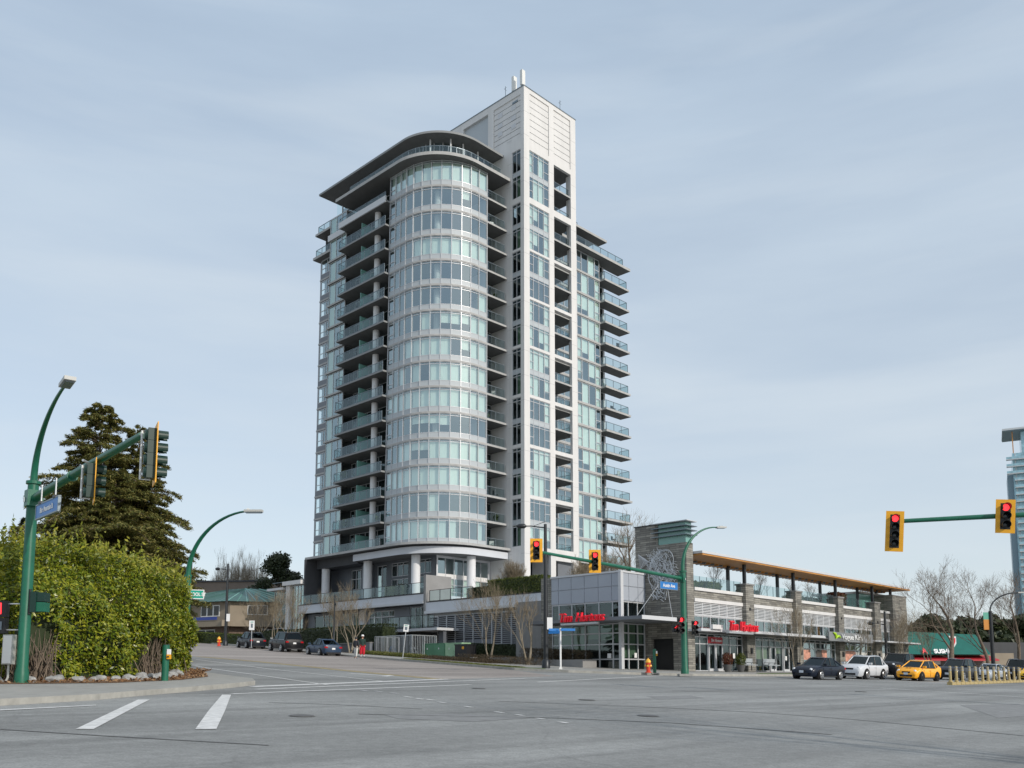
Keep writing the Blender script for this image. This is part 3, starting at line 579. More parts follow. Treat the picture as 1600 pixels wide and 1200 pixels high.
# top deck slab and penthouse with curved roof
deck = [(-.02, 2.2)] + arc(-5.25, 8.9, 6.7, -90, -180, 22) + [(-11.95, 21.25), (-8, 21.25), (-8, 26), (-.02, 26)]
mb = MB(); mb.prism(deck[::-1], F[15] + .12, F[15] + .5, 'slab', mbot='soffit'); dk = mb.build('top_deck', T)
g, _ = railing(dk, [(-1.0, 2.95), (-5.2, 2.95)] + arc(-5.2, 8.9, 5.95, -95, -180, 9) + [(-11.15, 19.3)], F[15] + .5, h=1.15, step=1.6); g.build('glass_panel', dk, recalc=False)
pp = [(-.05, 5.6), (-3.5, 5.6)] + arc(-4.8, 9.2, 3.6, -80, -180, 6) + [(-8.4, 15.0), (-8.0, 15.0), (-8.0, 26.7)]
z0, z1 = F[15] + .5, 64.1; mb = MB(); g = MB(); bk = MB()
for i in range(len(pp) - 1):
    p, q = pp[i], pp[i + 1]; n = max(1, round(math.dist(p, q) / 1.3)); an = math.atan2(q[1] - p[1], q[0] - p[0])
    for j in range(n): t = lerp(p, q, j / n); mb.obox((t[0], t[1], (z0 + z1) / 2), (.04, .09, (z1 - z0) / 2), an, 'mullion')
    c = lerp(p, q, .5); mb.obox((c[0], c[1], z0 + .9), (math.dist(p, q) / 2, .05, .03), an, 'mullion')
    g.quad((*p, z0), (*q, z0), (*q, z1), (*p, z1), 'glass')
    bk.quad((p[0] + 1.5, p[1] + 1, z0), (q[0] + 1.5, q[1] + 1, z0), (q[0] + 1.5, q[1] + 1, z1), (p[0] + 1.5, p[1] + 1, z1), 'interior')
pw = mb.build('penthouse_window', T); g.build('glass', pw, recalc=False); bk.build('room_backing', pw, recalc=False)
mb = MB()
for x, y in ((-7.0, 5.2), (-8.6, 7.0), (-5.3, 4.9), (-3.0, 4.8)): mb.cyl((x, y), .09, z0, z1, 'column'); mb.build('roof_post', T, smooth=True); mb = MB()
roof = [(-.02, 3.4), (-4.4, 3.35)] + arc(-4.4, 9.6, 6.25, -90, -180, 22) + [(-10.66, 27.0), (-.02, 27)]
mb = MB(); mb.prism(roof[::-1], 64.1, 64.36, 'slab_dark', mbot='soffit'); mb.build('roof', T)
# white corner shaft
pairs = [(58.05, 64.05)] + [(51.65 - 5.92 * j, 57.33 - 5.945 * j) for j in range(7)]
TOPZ = 71.85
lh = [(.57, 2.0, a, b) for a, b in pairs] + [(.57, 5.17, 65.4, 71.0), (6.15, 10.7, 66.3, 71.0)]
rh = [(.95, 4.45, a, b) for a, b in pairs] + [(5.33, 8.5, a + .1, b) for a, b in pairs] + [(1.0, 4.45, 64.75, 71.3), (5.33, 8.5, 64.75, 71.3), (.95, 4.45, 3.0, 15.5), (5.33, 8.5, 3.0, 14.9)]
mb = MB(); wall(mb, 0, 'b', 0, 13.5, 2, TOPZ, lh, 'white_panel', .35); wall(mb, 0, 'a', 0, 9.5, 2, TOPZ, rh, 'white_panel', .35)
mb.quad((0, 0, TOPZ), (9.5, 0, TOPZ), (9.5, 13.5, TOPZ), (0, 13.5, TOPZ), 'slab')
mb.quad((9.5, 0, 64.1), (9.5, 13.5, 64.1), (9.5, 13.5, TOPZ), (9.5, 0, TOPZ), 'white_panel'); mb.quad((0, 13.5, 60), (9.5, 13.5, 60), (9.5, 13.5, TOPZ), (0, 13.5, TOPZ), 'white_panel')
mb.quad((9.5, 0, 2), (9.5, .8, 2), (9.5, .8, 64.1), (9.5, 0, 64.1), 'white_panel')
mb.quad((4.9, .35, 2), (4.9, 3.4, 2), (4.9, 3.4, 64.1), (4.9, .35, 64.1), 'white_panel')
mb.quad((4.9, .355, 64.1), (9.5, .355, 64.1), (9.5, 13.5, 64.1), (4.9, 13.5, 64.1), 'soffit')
mb.build('white_shaft_wall', T, recalc=False)
mb = MB(); mb.quad((8.5, .355, 2), (9.5, .355, 2), (9.5, .355, 64), (8.5, .355, 64), 'white_panel'); mb.quad((9.5, .355, 2), (9.5, .8, 2), (8.5, .8, 64), (8.5, .355, 64), 'white_panel'); mb.build('shaft_pier_back', T, recalc=False)
for z in (TOPZ,): mb = MB(); mb.box(-.06, -.06, z, 9.56, .1, z + .09, 'rail'); mb.box(-.06, .1, z, .1, 13.5, z + .09, 'rail'); mb.build('parapet_cap', T)
mb = MB()
for k in range(2, 22):
    z = 13.5 + 2.967 * (k - 1) - 1.2
    if z > 70: break
    spans = [(0, .95), (4.45, 5.33), (8.5, 9.5)]; b_end = 2.84 if z < 60 else 13
    for a0_, a1_ in spans: mb.box(a0_ + .02, -.003, z, a1_ - .02, -.001, z + .03, 'slab')
    mb.box(-.003, .02, z, -.001, .55, z + .03, 'slab'); mb.box(-.003, 2.02, z, -.001, 2.8, z + .03, 'slab')
mb.box(-.003, 2.42, 16, -.001, 2.44, 60, 'slab')
mb.build('panel_joints', T)
# siding panels on the machine room
for (p, ax, a, b, c, d_) in ((0, 'b', .57, 5.17, 65.4, 71.0), (0, 'a', 1.0, 4.45, 64.75, 71.3), (0, 'a', 5.33, 8.5, 64.75, 71.3)):
    mb = MB(); n = 8; h = (d_ - c) / n
    for i in range(n): bar(mb, p, ax, a + .02, b - .02, c + i * h + .07, c + (i + 1) * h, .1, .2, 'white_panel'); bar(mb, p, ax, a + .02, b - .02, c + i * h, c + i * h + .07, .17, .2, 'rail')
    sheet(mb, p, ax, a, b, c, d_, .21, 'rail'); mb.build('siding_panel', T)
mb = MB(); sheet(mb, 0, 'b', 6.15, 10.7, 66.3, 71, .3, 'spandrel'); mb.build('louvre_panel', T)
for z in (69.9, 68.6, 67.5):
    for b in (1.4, 3.7): mb = MB(); bar(mb, 0, 'b', b, b + .8, z - .35, z + .25, .06, .12, 'light_metal'); mb.build('vent_cover', T)
mb = MB(); bar(mb, 0, 'b', 1.1, 2.0, 70.35, 70.6, .05, .12, 'maroonp' if 'maroonp' in M else 'rail'); mb.build('vent_cover', T)
for (a, b) in pairs:
    mid = (a + b) / 2
    window(T, 0, 'b', .57, 2.0, a, b, vs=(1.28,), hs=(mid - .25, mid + .3, a + 2.25, b - .4), panels=((.64, 1.95, mid - .2, mid + .28, 'spandrel'),), backd=.8, blinds=[(.6, 1.3, a, mid - .3)] if random.random() < .6 else None, name='window', glass='glass_dark', bm='blind_green')
    full = random.random()
    bl = []
    for (sa, sb) in ((.95, 1.65), (1.65, 2.6), (2.6, 3.55), (3.55, 4.45)):
        for (za, zb) in ((a, mid - .25), (mid + .3, b)):
            if random.random() < (.75 if full > .35 else .3): bl.append((sa, sb, za if random.random() < .8 else za + .9, zb))
    window(T, 0, 'a', .95, 4.45, a, b, vs=(1.65, 2.6, 3.55), hs=(mid - .28, mid + .32, a + 2.25, b - .4, (a + 1.0, 1.0, 1.62), (a + 1.0, 3.58, 4.4), (mid + 1.3, 1.0, 1.62), (mid + 1.3, 3.58, 4.4)), panels=((1.0, 4.4, mid - .22, mid + .28, 'spandrel'),), backd=1.0, blinds=bl, name='window')
    for z, full_ in ((a - .4 + .12, 0), (mid - .02, 1)):
        mb = MB(); mb.sbox(4.92, .36 if not full_ else .06, z - .12 if full_ else z - .3, 9.48, 3.4, z + .1, 'slab'); b_ = mb.build('balcony', T)
        g, _ = railing(b_, [(5.34, .42), (8.48, .42)], z + .1, step=1.55); g.build('glass_panel', b_, recalc=False)
        g, r_ = railing(b_, [(9.42, .9), (9.42, 3.35)], z + .1, step=1.2, name='side_railing'); g.build('glass_panel', b_, recalc=False)
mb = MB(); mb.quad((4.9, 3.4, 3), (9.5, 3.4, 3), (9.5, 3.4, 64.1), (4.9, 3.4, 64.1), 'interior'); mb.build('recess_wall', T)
for j, (a, b) in enumerate(pairs):
    for z in (a, (a + b) / 2 + .1): window(T, 3.4, 'a', 5.0, 9.4, z + .05, z + 2.6, vs=(6.4, 7.9), d=-.06, backd=.04, name='balcony_window', glass='glass_dark', blinds=[(6.4, 7.9, z + .1, z + 2.5)] if j % 2 else None)
# right wing
for k in range(0, 15):
    z = F[k]; zt = F[k + 1] - .15
    mb = MB(); mb.sbox(9.52, 3.3, z - .15, 18.35, 4.6, z + .12, 'slab')
    if 0 < k < 14: mb.sbox(18.35, 2.5, z - .15, 23.75, 4.32, z + .12, 'slab')
    if k == 0: mb.sbox(18.35, 2.5, z - .15, 23.75, 4.32, z + .12, 'slab')
    if k == 14: mb = MB(); mb.sbox(9.52, 2.35, z - .15, 23.9, 4.55, z + .2, 'slab'); mb.sbox(9.52, 4.55, z - .15, 20.5, 20, z + .2, 'slab')
    b_ = mb.build('balcony', T)
    if k < 14:
        g, _ = railing(b_, [(18.5, 3.3), (18.5, 2.65), (23.3, 2.65), (23.3, 4.25)], z + .12, step=1.6); g.build('glass_panel', b_, recalc=False)
        bl = [(sa, sb, z + .2 + (random.random() < .2) * .8, zt) for (sa, sb) in ((13.6, 14.5), (14.5, 15.9), (15.9, 17.3), (17.3, 18.3)) if random.random() < .7]
        window(T, 3.45, 'a', 9.6, 18.3, z + .12, zt, vs=(11, 12.4, 13.6, 14.5, 15.9, 17.3), hs=((z + 1.25, 13.6, 14.5), (z + 1.25, 17.3, 18.3)), d=0, backd=.9, blinds=bl, name='window', fw=.09)
        window(T, 4.42, 'a', 18.5, 20.2, z + .12, zt, vs=(19.3,), d=0, backd=.05, name='balcony_window', glass='glass_dark')
        mb = MB(); mb.box(18.3, 3.5, z + .12, 18.42, 4.5, zt, 'mid_panel'); mb.box(20.2, 4.34, z + .12, 20.45, 5, zt, 'pale_wall'); mb.build('corner_wall', T)
        if k in (1, 4, 8, 11): mb = MB(); mb.box(19.3, 3.6, z + .12, 19.9, 4.0, z + .9, 'bench'); mb.build('balcony_planter', T)
    else:
        g, _ = railing(b_, [(9.7, 2.7), (22.6, 2.7), (22.6, 4.3)], z + .2, step=1.6); g.build('glass_panel', b_, recalc=False)
mb = MB(); mb.sbox(9.52, 3.25, F[15] - .05, 19.9, 4.9, F[15] + .25, 'slab'); mb.box(9.52, 4.9, F[15] - .05, 19, 20, F[15] + .25, 'slab'); mb.box(9.7, 5.2, F[14] + .2, 17.5, 18, F[15] - .05, 'interior'); rr = mb.build('wing_roof', T)
g, _ = railing(rr, [(9.7, 3.6), (14.0, 3.6)], F[15] + .25, h=.5); 
# antennas stand on the parapet
def antenna(a, b, h, r, label):
    o = MB()
    if r > .1: o.obox((0, 0, h / 2 + .15), (r, r * .7, h / 2), 0, 'white_plastic'); o.cyl((0, 0), .05, 0, .3, 'rail')
    else: o.tube([(0, 0, 0), (0, 0, h)], .035, 'rail', 5); o.tube([(-.25, 0, h * .7), (.25, 0, h * .7)], .02, 'rail', 4); o.tube([(0, -.2, h * .85), (0, .2, h * .85)], .02, 'rail', 4)
    q = o.build('antenna'); put_ab(q, a, b, TOPZ + .09); tag(q, label, 'antenna', 'antennas on top of the white shaft')
antenna(.15, .35, 1.9, .27, 'white panel antenna at the very corner of the white shaft, the taller looking of two'); antenna(.3, 1.9, 1.9, .27, 'white panel antenna set just back from the shaft corner')
antenna(.3, 3.4, 1.6, .03, 'thin dark whip antenna left of the two white panel antennas'); antenna(6.9, .3, 1.5, .03, 'thin dark whip antenna on the right edge of the shaft roof')
# lower floors: deck beam, columns, recessed lobby
d0 = [(-.02, 2.15)] + arc(-5.25, 8.9, 6.72, -90, -180, 22) + [(-11.97, 26), (-.02, 26)]
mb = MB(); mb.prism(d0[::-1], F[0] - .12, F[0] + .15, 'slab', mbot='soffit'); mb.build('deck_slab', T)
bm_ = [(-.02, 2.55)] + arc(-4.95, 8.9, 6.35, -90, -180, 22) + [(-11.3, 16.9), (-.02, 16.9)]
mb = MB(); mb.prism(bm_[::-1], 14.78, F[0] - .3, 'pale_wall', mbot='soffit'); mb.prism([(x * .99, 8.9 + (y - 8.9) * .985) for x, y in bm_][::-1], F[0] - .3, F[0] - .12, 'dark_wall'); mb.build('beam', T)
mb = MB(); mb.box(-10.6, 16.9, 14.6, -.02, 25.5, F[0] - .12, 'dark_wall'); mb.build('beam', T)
for x, y, zb in ((-4.7, 3.75, 8.9), (-9.75, 7.3, 9.9), (-10.1, 15.6, 9.9), (-10.0, 24.3, 9.9)):
    mb = MB(); mb.cyl((x, y), .5, zb, 14.79, 'column', 28); mb.build('column', T, smooth=True)
lob_h = [(10.4, 13.5, 10.1, 12.6), (10.4, 13.5, 12.9, 14.5), (6.4, 9.8, 10.1, 12.6), (6.4, 9.8, 12.9, 14.5), (14.4, 16.2, 10.1, 14.4), (18.6, 21.4, 11.9, 14.3)]
mb = MB(); wall(mb, -8.3, 'b', 5.6, 26, 9.0, 14.8, lob_h, 'grey_panel', .2); mb.box(-9.2, 16.9, 9, -8.31, 18.0, 14.75, 'mid_panel'); mb.build('lobby_wall', T)
for h in lob_h: window(T, -8.3, 'b', *h, vs=tuple(h[0] + (h[1] - h[0]) * t for t in ((.33, .66) if h[1] - h[0] > 2 else (.5,))), hs=(h[2] + 1.3,), name='window', glass='glass_dark', backd=.6)
mb = MB(); wall(mb, 5.5, 'a', -8.3, -.05, 9.0, 14.8, [(-8.1, -.3, 9.1, 14.6)], 'light_metal', .12); mb.build('lobby_wall', T)
window(T, 5.5, 'a', -8.1, -.3, 9.1, 14.6, vs=(-6.9, -5.6, -4.2, -2.8, -1.5), hs=(9.9, 10.8, 11.6, 12.3), panels=((-8.0, -.4, 12.3, 12.8, 'white_panel'),), blinds=[(-8.1, -5.6, 9.2, 12.3), (-4.2, -2.8, 9.2, 12.3), (-2.8, -1.5, 9.2, 12.3)], name='window', glass='glass', backd=1.2)
mb = MB(); mb.box(-12.1, 25.6, 4, -4, 25.9, F[0] - .12, 'dark_wall'); mb.build('end_wall', T)
# podium: upper terrace bands, railings, pier
mb = MB(); mb.box(-13.0, 1.95, 9.22, -.1, 25.55, 9.95, 'pale_wall'); mb.box(-13.15, 1.95, 8.95, -12.6, 25.6, 9.22, 'light_metal'); mb.box(-13.03, 1.9, 9.95, -12.7, 25.5, 10.05, 'dark_metal'); lt = mb.build('terrace_band', T)
g, _ = railing(lt, [(-12.85, 2.1), (-12.85, 25.2)], 10.02, h=1.15, step=2.1, m='dark_metal'); g.build('glass_panel', lt, recalc=False)
mb = MB(); mb.box(-13.05, -14.4, 8.1, -.1, 1.55, 9.0, 'pale_wall'); mb.box(-13.3, -14.45, 7.85, -12.6, 1.6, 8.1, 'light_metal'); mb.box(-13.08, -14.4, 9.0, -12.7, 1.5, 9.1, 'dark_metal'); rt = mb.build('terrace_band', T)
g, _ = railing(rt, [(-12.9, 1.2), (-12.9, -5.2)], 9.08, h=1.15, step=1.75, m='dark_metal'); g.build('glass_panel', rt, recalc=False)
mb = MB(); mb.box(-13.1, 1.58, 3, -9.6, 1.94, 11.9, 'podium_wall'); mb.box(-13.12, 1.55, 3.2, -12.9, 1.57, 9, 'light_metal'); mb.build('pier', T)
# lower left storey
lw = [(8.6, 13.3, 4.0, 8.7), (3.1, 6.0, 5.9, 8.8), (15.2, 18.5, 4.0, 8.7), (20.2, 24.2, 4.0, 8.7)]
mb = MB(); wall(mb, -11.6, 'b', 1.95, 25.6, 3, 8.95, lw, 'mid_panel', .2); mb.box(-11.9, 13.6, 3, -11.6, 14.6, 8.95, 'pale_wall'); mb.build('lower_wall', T)
window(T, -11.6, 'b', 8.6, 13.3, 4.0, 8.7, vs=(9.6, 10.9, 12.2), hs=(8.0, (6.4, 8.7, 9.6), (6.4, 12.2, 13.2)), name='window', glass='glass_dark', backd=.8, fw=.12, blinds=[(9.6, 10.9, 4, 6.2)], bm='blind_green', m='light_metal')
for h in (lw[1], lw[2], lw[3]): window(T, -11.6, 'b', *h, vs=(h[0] + 1.0, h[0] + 2.0), name='window', glass='glass_dark', backd=.8, blinds=[(h[0], h[0] + 1.0, h[2], h[3])], bm='blind_green')
mb = MB(); mb.box(-15.6, -3.1, 5.95, -11.7, 5.2, 6.2, 'light_metal'); pc = mb.build('entrance_canopy', T)
g, _ = railing(pc, [(-15.2, -2.2), (-15.2, 5.0)], 6.2, h=1.3, step=1.8, m='dark_metal'); g.build('glass_panel', pc, recalc=False)
mb = MB(); mb.box(-14.6, -2.9, 2.8, -14.2, -2.2, 5.95, 'grey_panel'); mb.box(-14.2, 1.0, 2.8, -11.7, 5.0, 5.95, 'dark_wall'); mb.build('entrance_wall', T)
# lower right storey: louvred car park
gr = []
n = 12; wdt = 15.6 / n
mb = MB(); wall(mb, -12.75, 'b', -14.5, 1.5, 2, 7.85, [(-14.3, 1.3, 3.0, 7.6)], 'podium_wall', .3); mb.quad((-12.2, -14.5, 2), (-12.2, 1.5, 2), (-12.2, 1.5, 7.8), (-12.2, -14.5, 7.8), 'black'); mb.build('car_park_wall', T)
for i in range(n):
    b1 = 1.3 - i * wdt; b0 = b1 - wdt; mb = MB(); zlo = 5.2 if 1 <= i < 7 else (5.5 if i == 0 else 3.2)
    bar(mb, -12.75, 'b', b0, b0 + .07, 3.0, 7.6, -.03, .1, 'light_metal')
    z = zlo
    while z < 7.5: bar(mb, -12.75, 'b', b0 + .07, b1, z, z + .085, -.02, .08, 'louvre'); z += .19
    bar(mb, -12.75, 'b', b0 + .07, b1, 7.5, 7.6, 0, .1, 'light_metal'); mb.build('louvre_screen', T)
    if zlo > 4: mb = MB(); bar(mb, -12.75, 'b', b0 + .09, b1 - .02, 3.0, zlo - .12, .03, .1, 'mid_panel'); mb.build('wall_panel', T)
mb = MB(); mb.box(-12.5, -14.4, 8.0, -.1, 1.5, 8.08, 'slab'); mb.build('terrace_floor', T)
# glazed pavilion at the far end of the podium
P_ = thing_ab('glass_pavilion', 'two storey glass pavilion with pale roof slab and white end column', 'building', -11, 28)
mb = MB(); mb.box(-12.5, 26.0, 12.75, -4, 30.2, 13.25, 'white_panel'); mb.box(-12.4, 30.2, 12.3, -4, 34, 12.6, 'light_metal'); mb.build('roof', P_)
mb = MB(); mb.box(-12.1, 29.0, 4.5, -11.6, 29.9, 12.75, 'white_panel'); mb.build('column', P_)
window(P_, -11.9, 'b', 26.1, 29.0, 4.8, 12.7, vs=(26.9, 27.6, 28.3), hs=(8.6,), name='window', glass='glass', backd=1.5, blinds=[(26.1, 29, 8.7, 12.4)], bm='blind_green', fw=.09)
window(P_, -11.3, 'b', 29.95, 34, 7.5, 12.3, vs=(31.2, 32.4), hs=(10,), name='window', glass='glass_dark', backd=1.2)
mb = MB(); mb.box(-9.5, 26, 4, -4, 34, 12.3, 'mid_panel'); mb.box(-12.2, 26.0, 13.25, -12.1, 33, 13.3, 'rail'); mb.build('wall', P_)
# ------------------------------------------------------------------ stone retail building on the corner
S_ = thing_ab('retail_building', 'long two storey stone retail building with a timber terrace roof and tall corner fin wall', 'commercial building', -16.6, -32.2)
AS, BC = -16.59, -32.2
mb = MB(); wall(mb, AS, 'b', BC, -27.57, 1.7, 11.4, [(-30.9, -28.9, 2.0, 4.3)], 'stone', .4); mb.box(AS, -29.7, 11.4, AS + .9, -27.57, 12.97, 'stone'); mb.box(AS + .01, BC, 11.25, AS + .9, -29.7, 11.4, 'stone')
mb.quad((AS, BC, 1.7), (AS + .9, BC, 1.7), (AS + .9, BC, 11.4), (AS, BC, 11.4), 'stone'); mb.quad((AS + .9, BC, 1.7), (AS + .9, -27.57, 1.7), (AS + .9, -27.57, 11.4), (AS + .9, BC, 11.4), 'stone')
mb.quad((AS, -27.57, 1.7), (AS + .9, -27.57, 1.7), (AS + .9, -27.57, 11.4), (AS, -27.57, 11.4), 'stone'); mb.quad((AS + .4, -30.9, 2), (AS + .4, -28.9, 2), (AS + .4, -28.9, 4.3), (AS + .4, -30.9, 4.3), 'black')
mb.box(AS - .04, -29.66, 12.97, AS + .95, -27.5, 13.05, 'dark_metal'); mb.build('fin_wall', S_, recalc=False)
mb = MB(); mb.box(AS + .06, BC + .06, 11.4, AS + .84, -29.7, 12.95, 'green_glass_solid')
for i, z in enumerate((11.95, 12.3, 12.62, 12.98)): mb.box(AS - .32, BC - .3, z, AS + 1.1, -29.3, z + .05, 'light_metal' if i == 3 else 'rail')
mb.build('fin_lantern', S_)
piers = [(-8.76, -7.52), (-.39, .73), (7.95, 9.06), (16.2, 17.58)]
bays = [(-15.69, -8.76), (-7.52, -.39), (.73, 7.95), (9.06, 16.2), (17.58, 20.67)]
mulls = [[-14.95, -13.85, -12.88, -11.85, -10.67, -9.57], [-6.73, -5.59, -4.49, -3.51, -2.25, -1.18], [1.4, 2.81, 3.92, 4.95, 6.07, 7.1], [9.85, 11.0, 12.23, 13.5, 14.8], [18.5, 19.6]]
for a, b in piers:
    mb = MB(); mb.box(a, BC - .35, 1.7, b, BC + .5, 8.75, 'stone'); mb.box(a - .08, BC - .43, 8.75, b + .08, BC + .6, 8.87, 'podium_wall')
    mb.box(a + .45, BC - .42, 6.75, a + .65, BC - .35, 6.95, 'black'); mb.box(a + .45, BC - .45, 3.3, a + .75, BC - .35, 3.75, 'black'); mb.build('pier', S_)
mb = MB(); mb.box(20.67, BC - .4, 1.7, 24.35, -24, 9.75, 'stone'); mb.box(20.6, BC - .46, 9.75, 24.42, -23.9, 9.85, 'podium_wall'); mb.build('end_block', S_)
mb = MB()
for i, (a, b) in enumerate(bays):
    mb.box(a, BC, 7.31, b, BC + .35, 7.88, 'stone')
    mb.box(a, BC - .1, 7.88, b, BC + .4, 8.12, 'white_panel'); mb.box(a, BC - .07, 7.04, b, BC + .35, 7.31, 'white_panel')
mb.build('upper_wall', S_)
mb = MB(); mb.box(-15.6, BC + .36, 7.6, 24.2, -14.6, 7.9, 'slab'); mb.box(-15.6, BC + 3.2, 1.7, 24.2, -14.8, 7.6, 'interior'); mb.box(-16.5, -27.5, 1.7, -15.6, -14.6, 7.9, 'podium_wall'); mb.build('roof_deck', S_)
for i, (a, b) in enumerate(bays):
    n = max(2, round((b - a) / 1.15)); st = (b - a) / n
    for j in range(n):
        sc_ = MB(); x0, x1 = a + j * st, a + (j + 1) * st; sc_.box(x0, BC + .02, 6.06, x0 + .06, BC + .12, 7.04, 'louvre_white'); z = 6.1
        while z < 7.0: sc_.box(x0 + .06, BC + .03, z, x1, BC + .1, z + .055, 'louvre_white'); z += .12
        sc_.box(x0 + .06, BC + .02, 6.02, x1, BC + .12, 6.08, 'louvre_white'); sc_.build('louvre_screen', S_)
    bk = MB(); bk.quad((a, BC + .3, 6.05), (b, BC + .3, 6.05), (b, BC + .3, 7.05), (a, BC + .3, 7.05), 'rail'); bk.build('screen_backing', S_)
    window(S_, BC, 'a', a + .02, b - .02, 4.95, 6.02, vs=[a + st * k for k in range(1, n)], name='upper_window', glass='glass', backd=1.4, m='mullion')
    mu = mulls[i]; hs = [4.45, 3.93]
    w2 = window(S_, BC, 'a', a + .02, b - .02, 1.9, 4.72, vs=mu, hs=hs, name='shop_window', glass='glass_dark' if i < 2 else 'glass', backd=2.6, blinds={1: [(-6.7, -5.6, 2.9, 3.9), (-5.6, -4.6, 2.9, 3.9), (-3.4, -2.3, 3.4, 3.9)], 3: [(9.1, 16, 4.0, 4.4)]}.get(i), bm='blind_yellow')
def door(a, b, name='door'):
    mb = MB(); 
    for x in (a, b - .09): mb.box(x, BC - .02, 1.9, x + .09, BC + .08, 3.95, 'light_metal')
    mb.box(a + .09, BC - .02, 3.86, b - .09, BC + .08, 3.95, 'light_metal'); mb.box(a + .09, BC - .02, 1.9, b - .09, BC + .08, 2.1, 'light_metal'); d_ = mb.build(name, S_)
    mb = MB(); mb.box(b - .2, BC - .09, 2.7, b - .16, BC - .05, 3.2, 'galv'); mb.build('handle', d_)
door(-13.85, -12.9); door(-12.86, -11.87); door(-4.47, -3.55); door(-2.2, -1.2)
# canopy along the facade
mb = MB(); mb.box(-13.6, BC - 1.85, 4.78, 1.8, BC, 4.98, 'light_metal'); mb.box(1.8, BC - 1.6, 4.76, 24.6, BC, 4.93, 'light_metal'); mb.box(-13.6, BC - 1.84, 4.74, 24.6, BC - .05, 4.77, 'soffit')
mb.box(-16.55, BC - 1.1, 4.8, -13.6, BC, 5.0, 'light_metal'); mb.build('canopy', S_)
for i, (a, b) in enumerate(bays[:4]):
    gb = MB(); g = MB(); n = 7
    for j in range(n + 1): x = a + (b - a) * j / n; gb.box(x - .015, BC + .1, 8.12, x + .015, BC + .14, 9.0, 'rail')
    g.quad((a, BC + .1, 8.15), (b, BC + .1, 8.15), (b, BC + .1, 9.0), (a, BC + .1, 9.0), 'rail_glass'); r_ = gb.build('glass_guard', S_); g.build('glass', r_, recalc=False)
# timber roof over the terrace
mb = MB(); mb.box(-15.6, BC - .75, 10.62, 24.9, -30.0, 10.8, 'light_metal'); mb.box(-15.5, BC - .7, 10.5, 24.8, -30.1, 10.615, 'wood')
for i in range(64): x = -15.2 + i * .62; mb.box(x, -30.6, 10.35, x + .12, -29.7, 10.5, 'wood' if i % 2 else 'rail')
rf = mb.build('terrace_roof', S_)
for a, b in piers + [(20.9, 22.2)]:
    for y in (BC + .1, -30.6):
        mb = MB(); mb.box((a + b) / 2 - .12 + .2, y, 8.87 if y < -31 else 7.9, (a + b) / 2 + .12 + .2, y + .22, 10.5, 'dark_metal'); mb.build('roof_post', S_)
mb = MB(); mb.box(17.5, -30.5, 7.9, 24.2, -26, 9.9, 'green_glass_solid'); mb.box(17.2, -30.8, 9.9, 25.5, -25.5, 10.1, 'slab'); mb.build('roof_pavilion', S_)
# glazed restaurant corner box
A0, B0 = -19.71, -28.48
mb = MB(); rows_ = [7.1, 8.2, 9.2]
bsplit = [-28.48, -27.64, -26.35, -24.99, -23.67, -22.35, -21.6]; asplit = [-19.71, -18.71, -17.57, -16.62]
for j in range(2):
    for i in range(6): mb.box(A0, bsplit[i] + .02, rows_[j] + .02, A0 + .08, bsplit[i + 1] - .02, rows_[j + 1] - .02, 'steel_panel')
    for i in range(3): mb.box(asplit[i] + (.1 if i == 0 else .02), B0, rows_[j] + .02, asplit[i + 1] - .02, B0 + .08, rows_[j + 1] - .02, 'steel_panel')
mb.box(A0 + .08, B0 + .08, 7.0, -16.6, -21.6, 9.2, 'light_metal'); mb.box(A0 - .06, B0 - .06, 9.2, -16.6, -21.55, 9.34, 'light_metal'); mb.build('upper_box', S_)
mb = MB(); mb.box(A0 - .05, B0 - .05, 1.7, A0 + .28, B0 + .2, 9.2, 'light_metal'); mb.build('corner_post', S_)
mb = MB(); mb.box(A0 + .05, -21.6, 1.7, -16.6, -20.45, 9.3, 'stone'); mb.build('pier', S_)
bk_ = dict(back='interior')
window(S_, A0, 'b', B0 + .2, -21.6, 5.75, 7.08, vs=bsplit[1:6], name='upper_window', glass='glass_dark', backd=1.5)
window(S_, A0, 'b', B0 + .2, -21.6, 1.9, 5.45, vs=bsplit[1:6], hs=(2.78, 3.89, 4.71), name='shop_window', glass='glass_dark', backd=2.0, fw=.09, bm='blind_green', blinds=[(-28.3, -27.6, 4.0, 5.4), (-27.6, -26.3, 4.2, 5.4), (-26.3, -25, 4.3, 5.4), (-25, -23.7, 3.2, 5.4), (-23.7, -22.3, 3.9, 5.4)])
window(S_, B0, 'a', A0 + .3, -16.65, 5.75, 7.08, vs=asplit[1:3], name='upper_window', glass='glass_dark', backd=1.5)
window(S_, B0, 'a', A0 + .3, -16.65, 1.9, 5.45, vs=asplit[1:3], hs=(2.78, 3.89, 4.71), name='shop_window', glass='glass_dark', backd=2.0, fw=.09, bm='blind_green', blinds=[(-19.4, -18.7, 2.9, 5.4), (-18.7, -17.6, 2.9, 5.4), (-17.6, -16.7, 3.9, 5.4)])
mb = MB(); mb.box(-22.1, -32.1, 5.48, -16.62, -28.5, 5.72, 'mid_panel'); mb.box(-22.1, -28.5, 5.48, A0, -20.8, 5.72, 'mid_panel'); mb.box(-22.12, -32.14, 5.46, -16.6, -32.1, 5.74, 'light_metal'); mb.build('canopy', S_)
mb = MB(); mb.tube([(-21.6, -31.3, 5.72), (AS, -30.4, 9.2)], .02, 'galv', 6); mb.build('tie_rod', S_); mb = MB(); mb.tube([(-17.8, -31.7, 5.72), (AS, -30.3, 9.2)], .02, 'galv', 6); mb.build('tie_rod', S_)
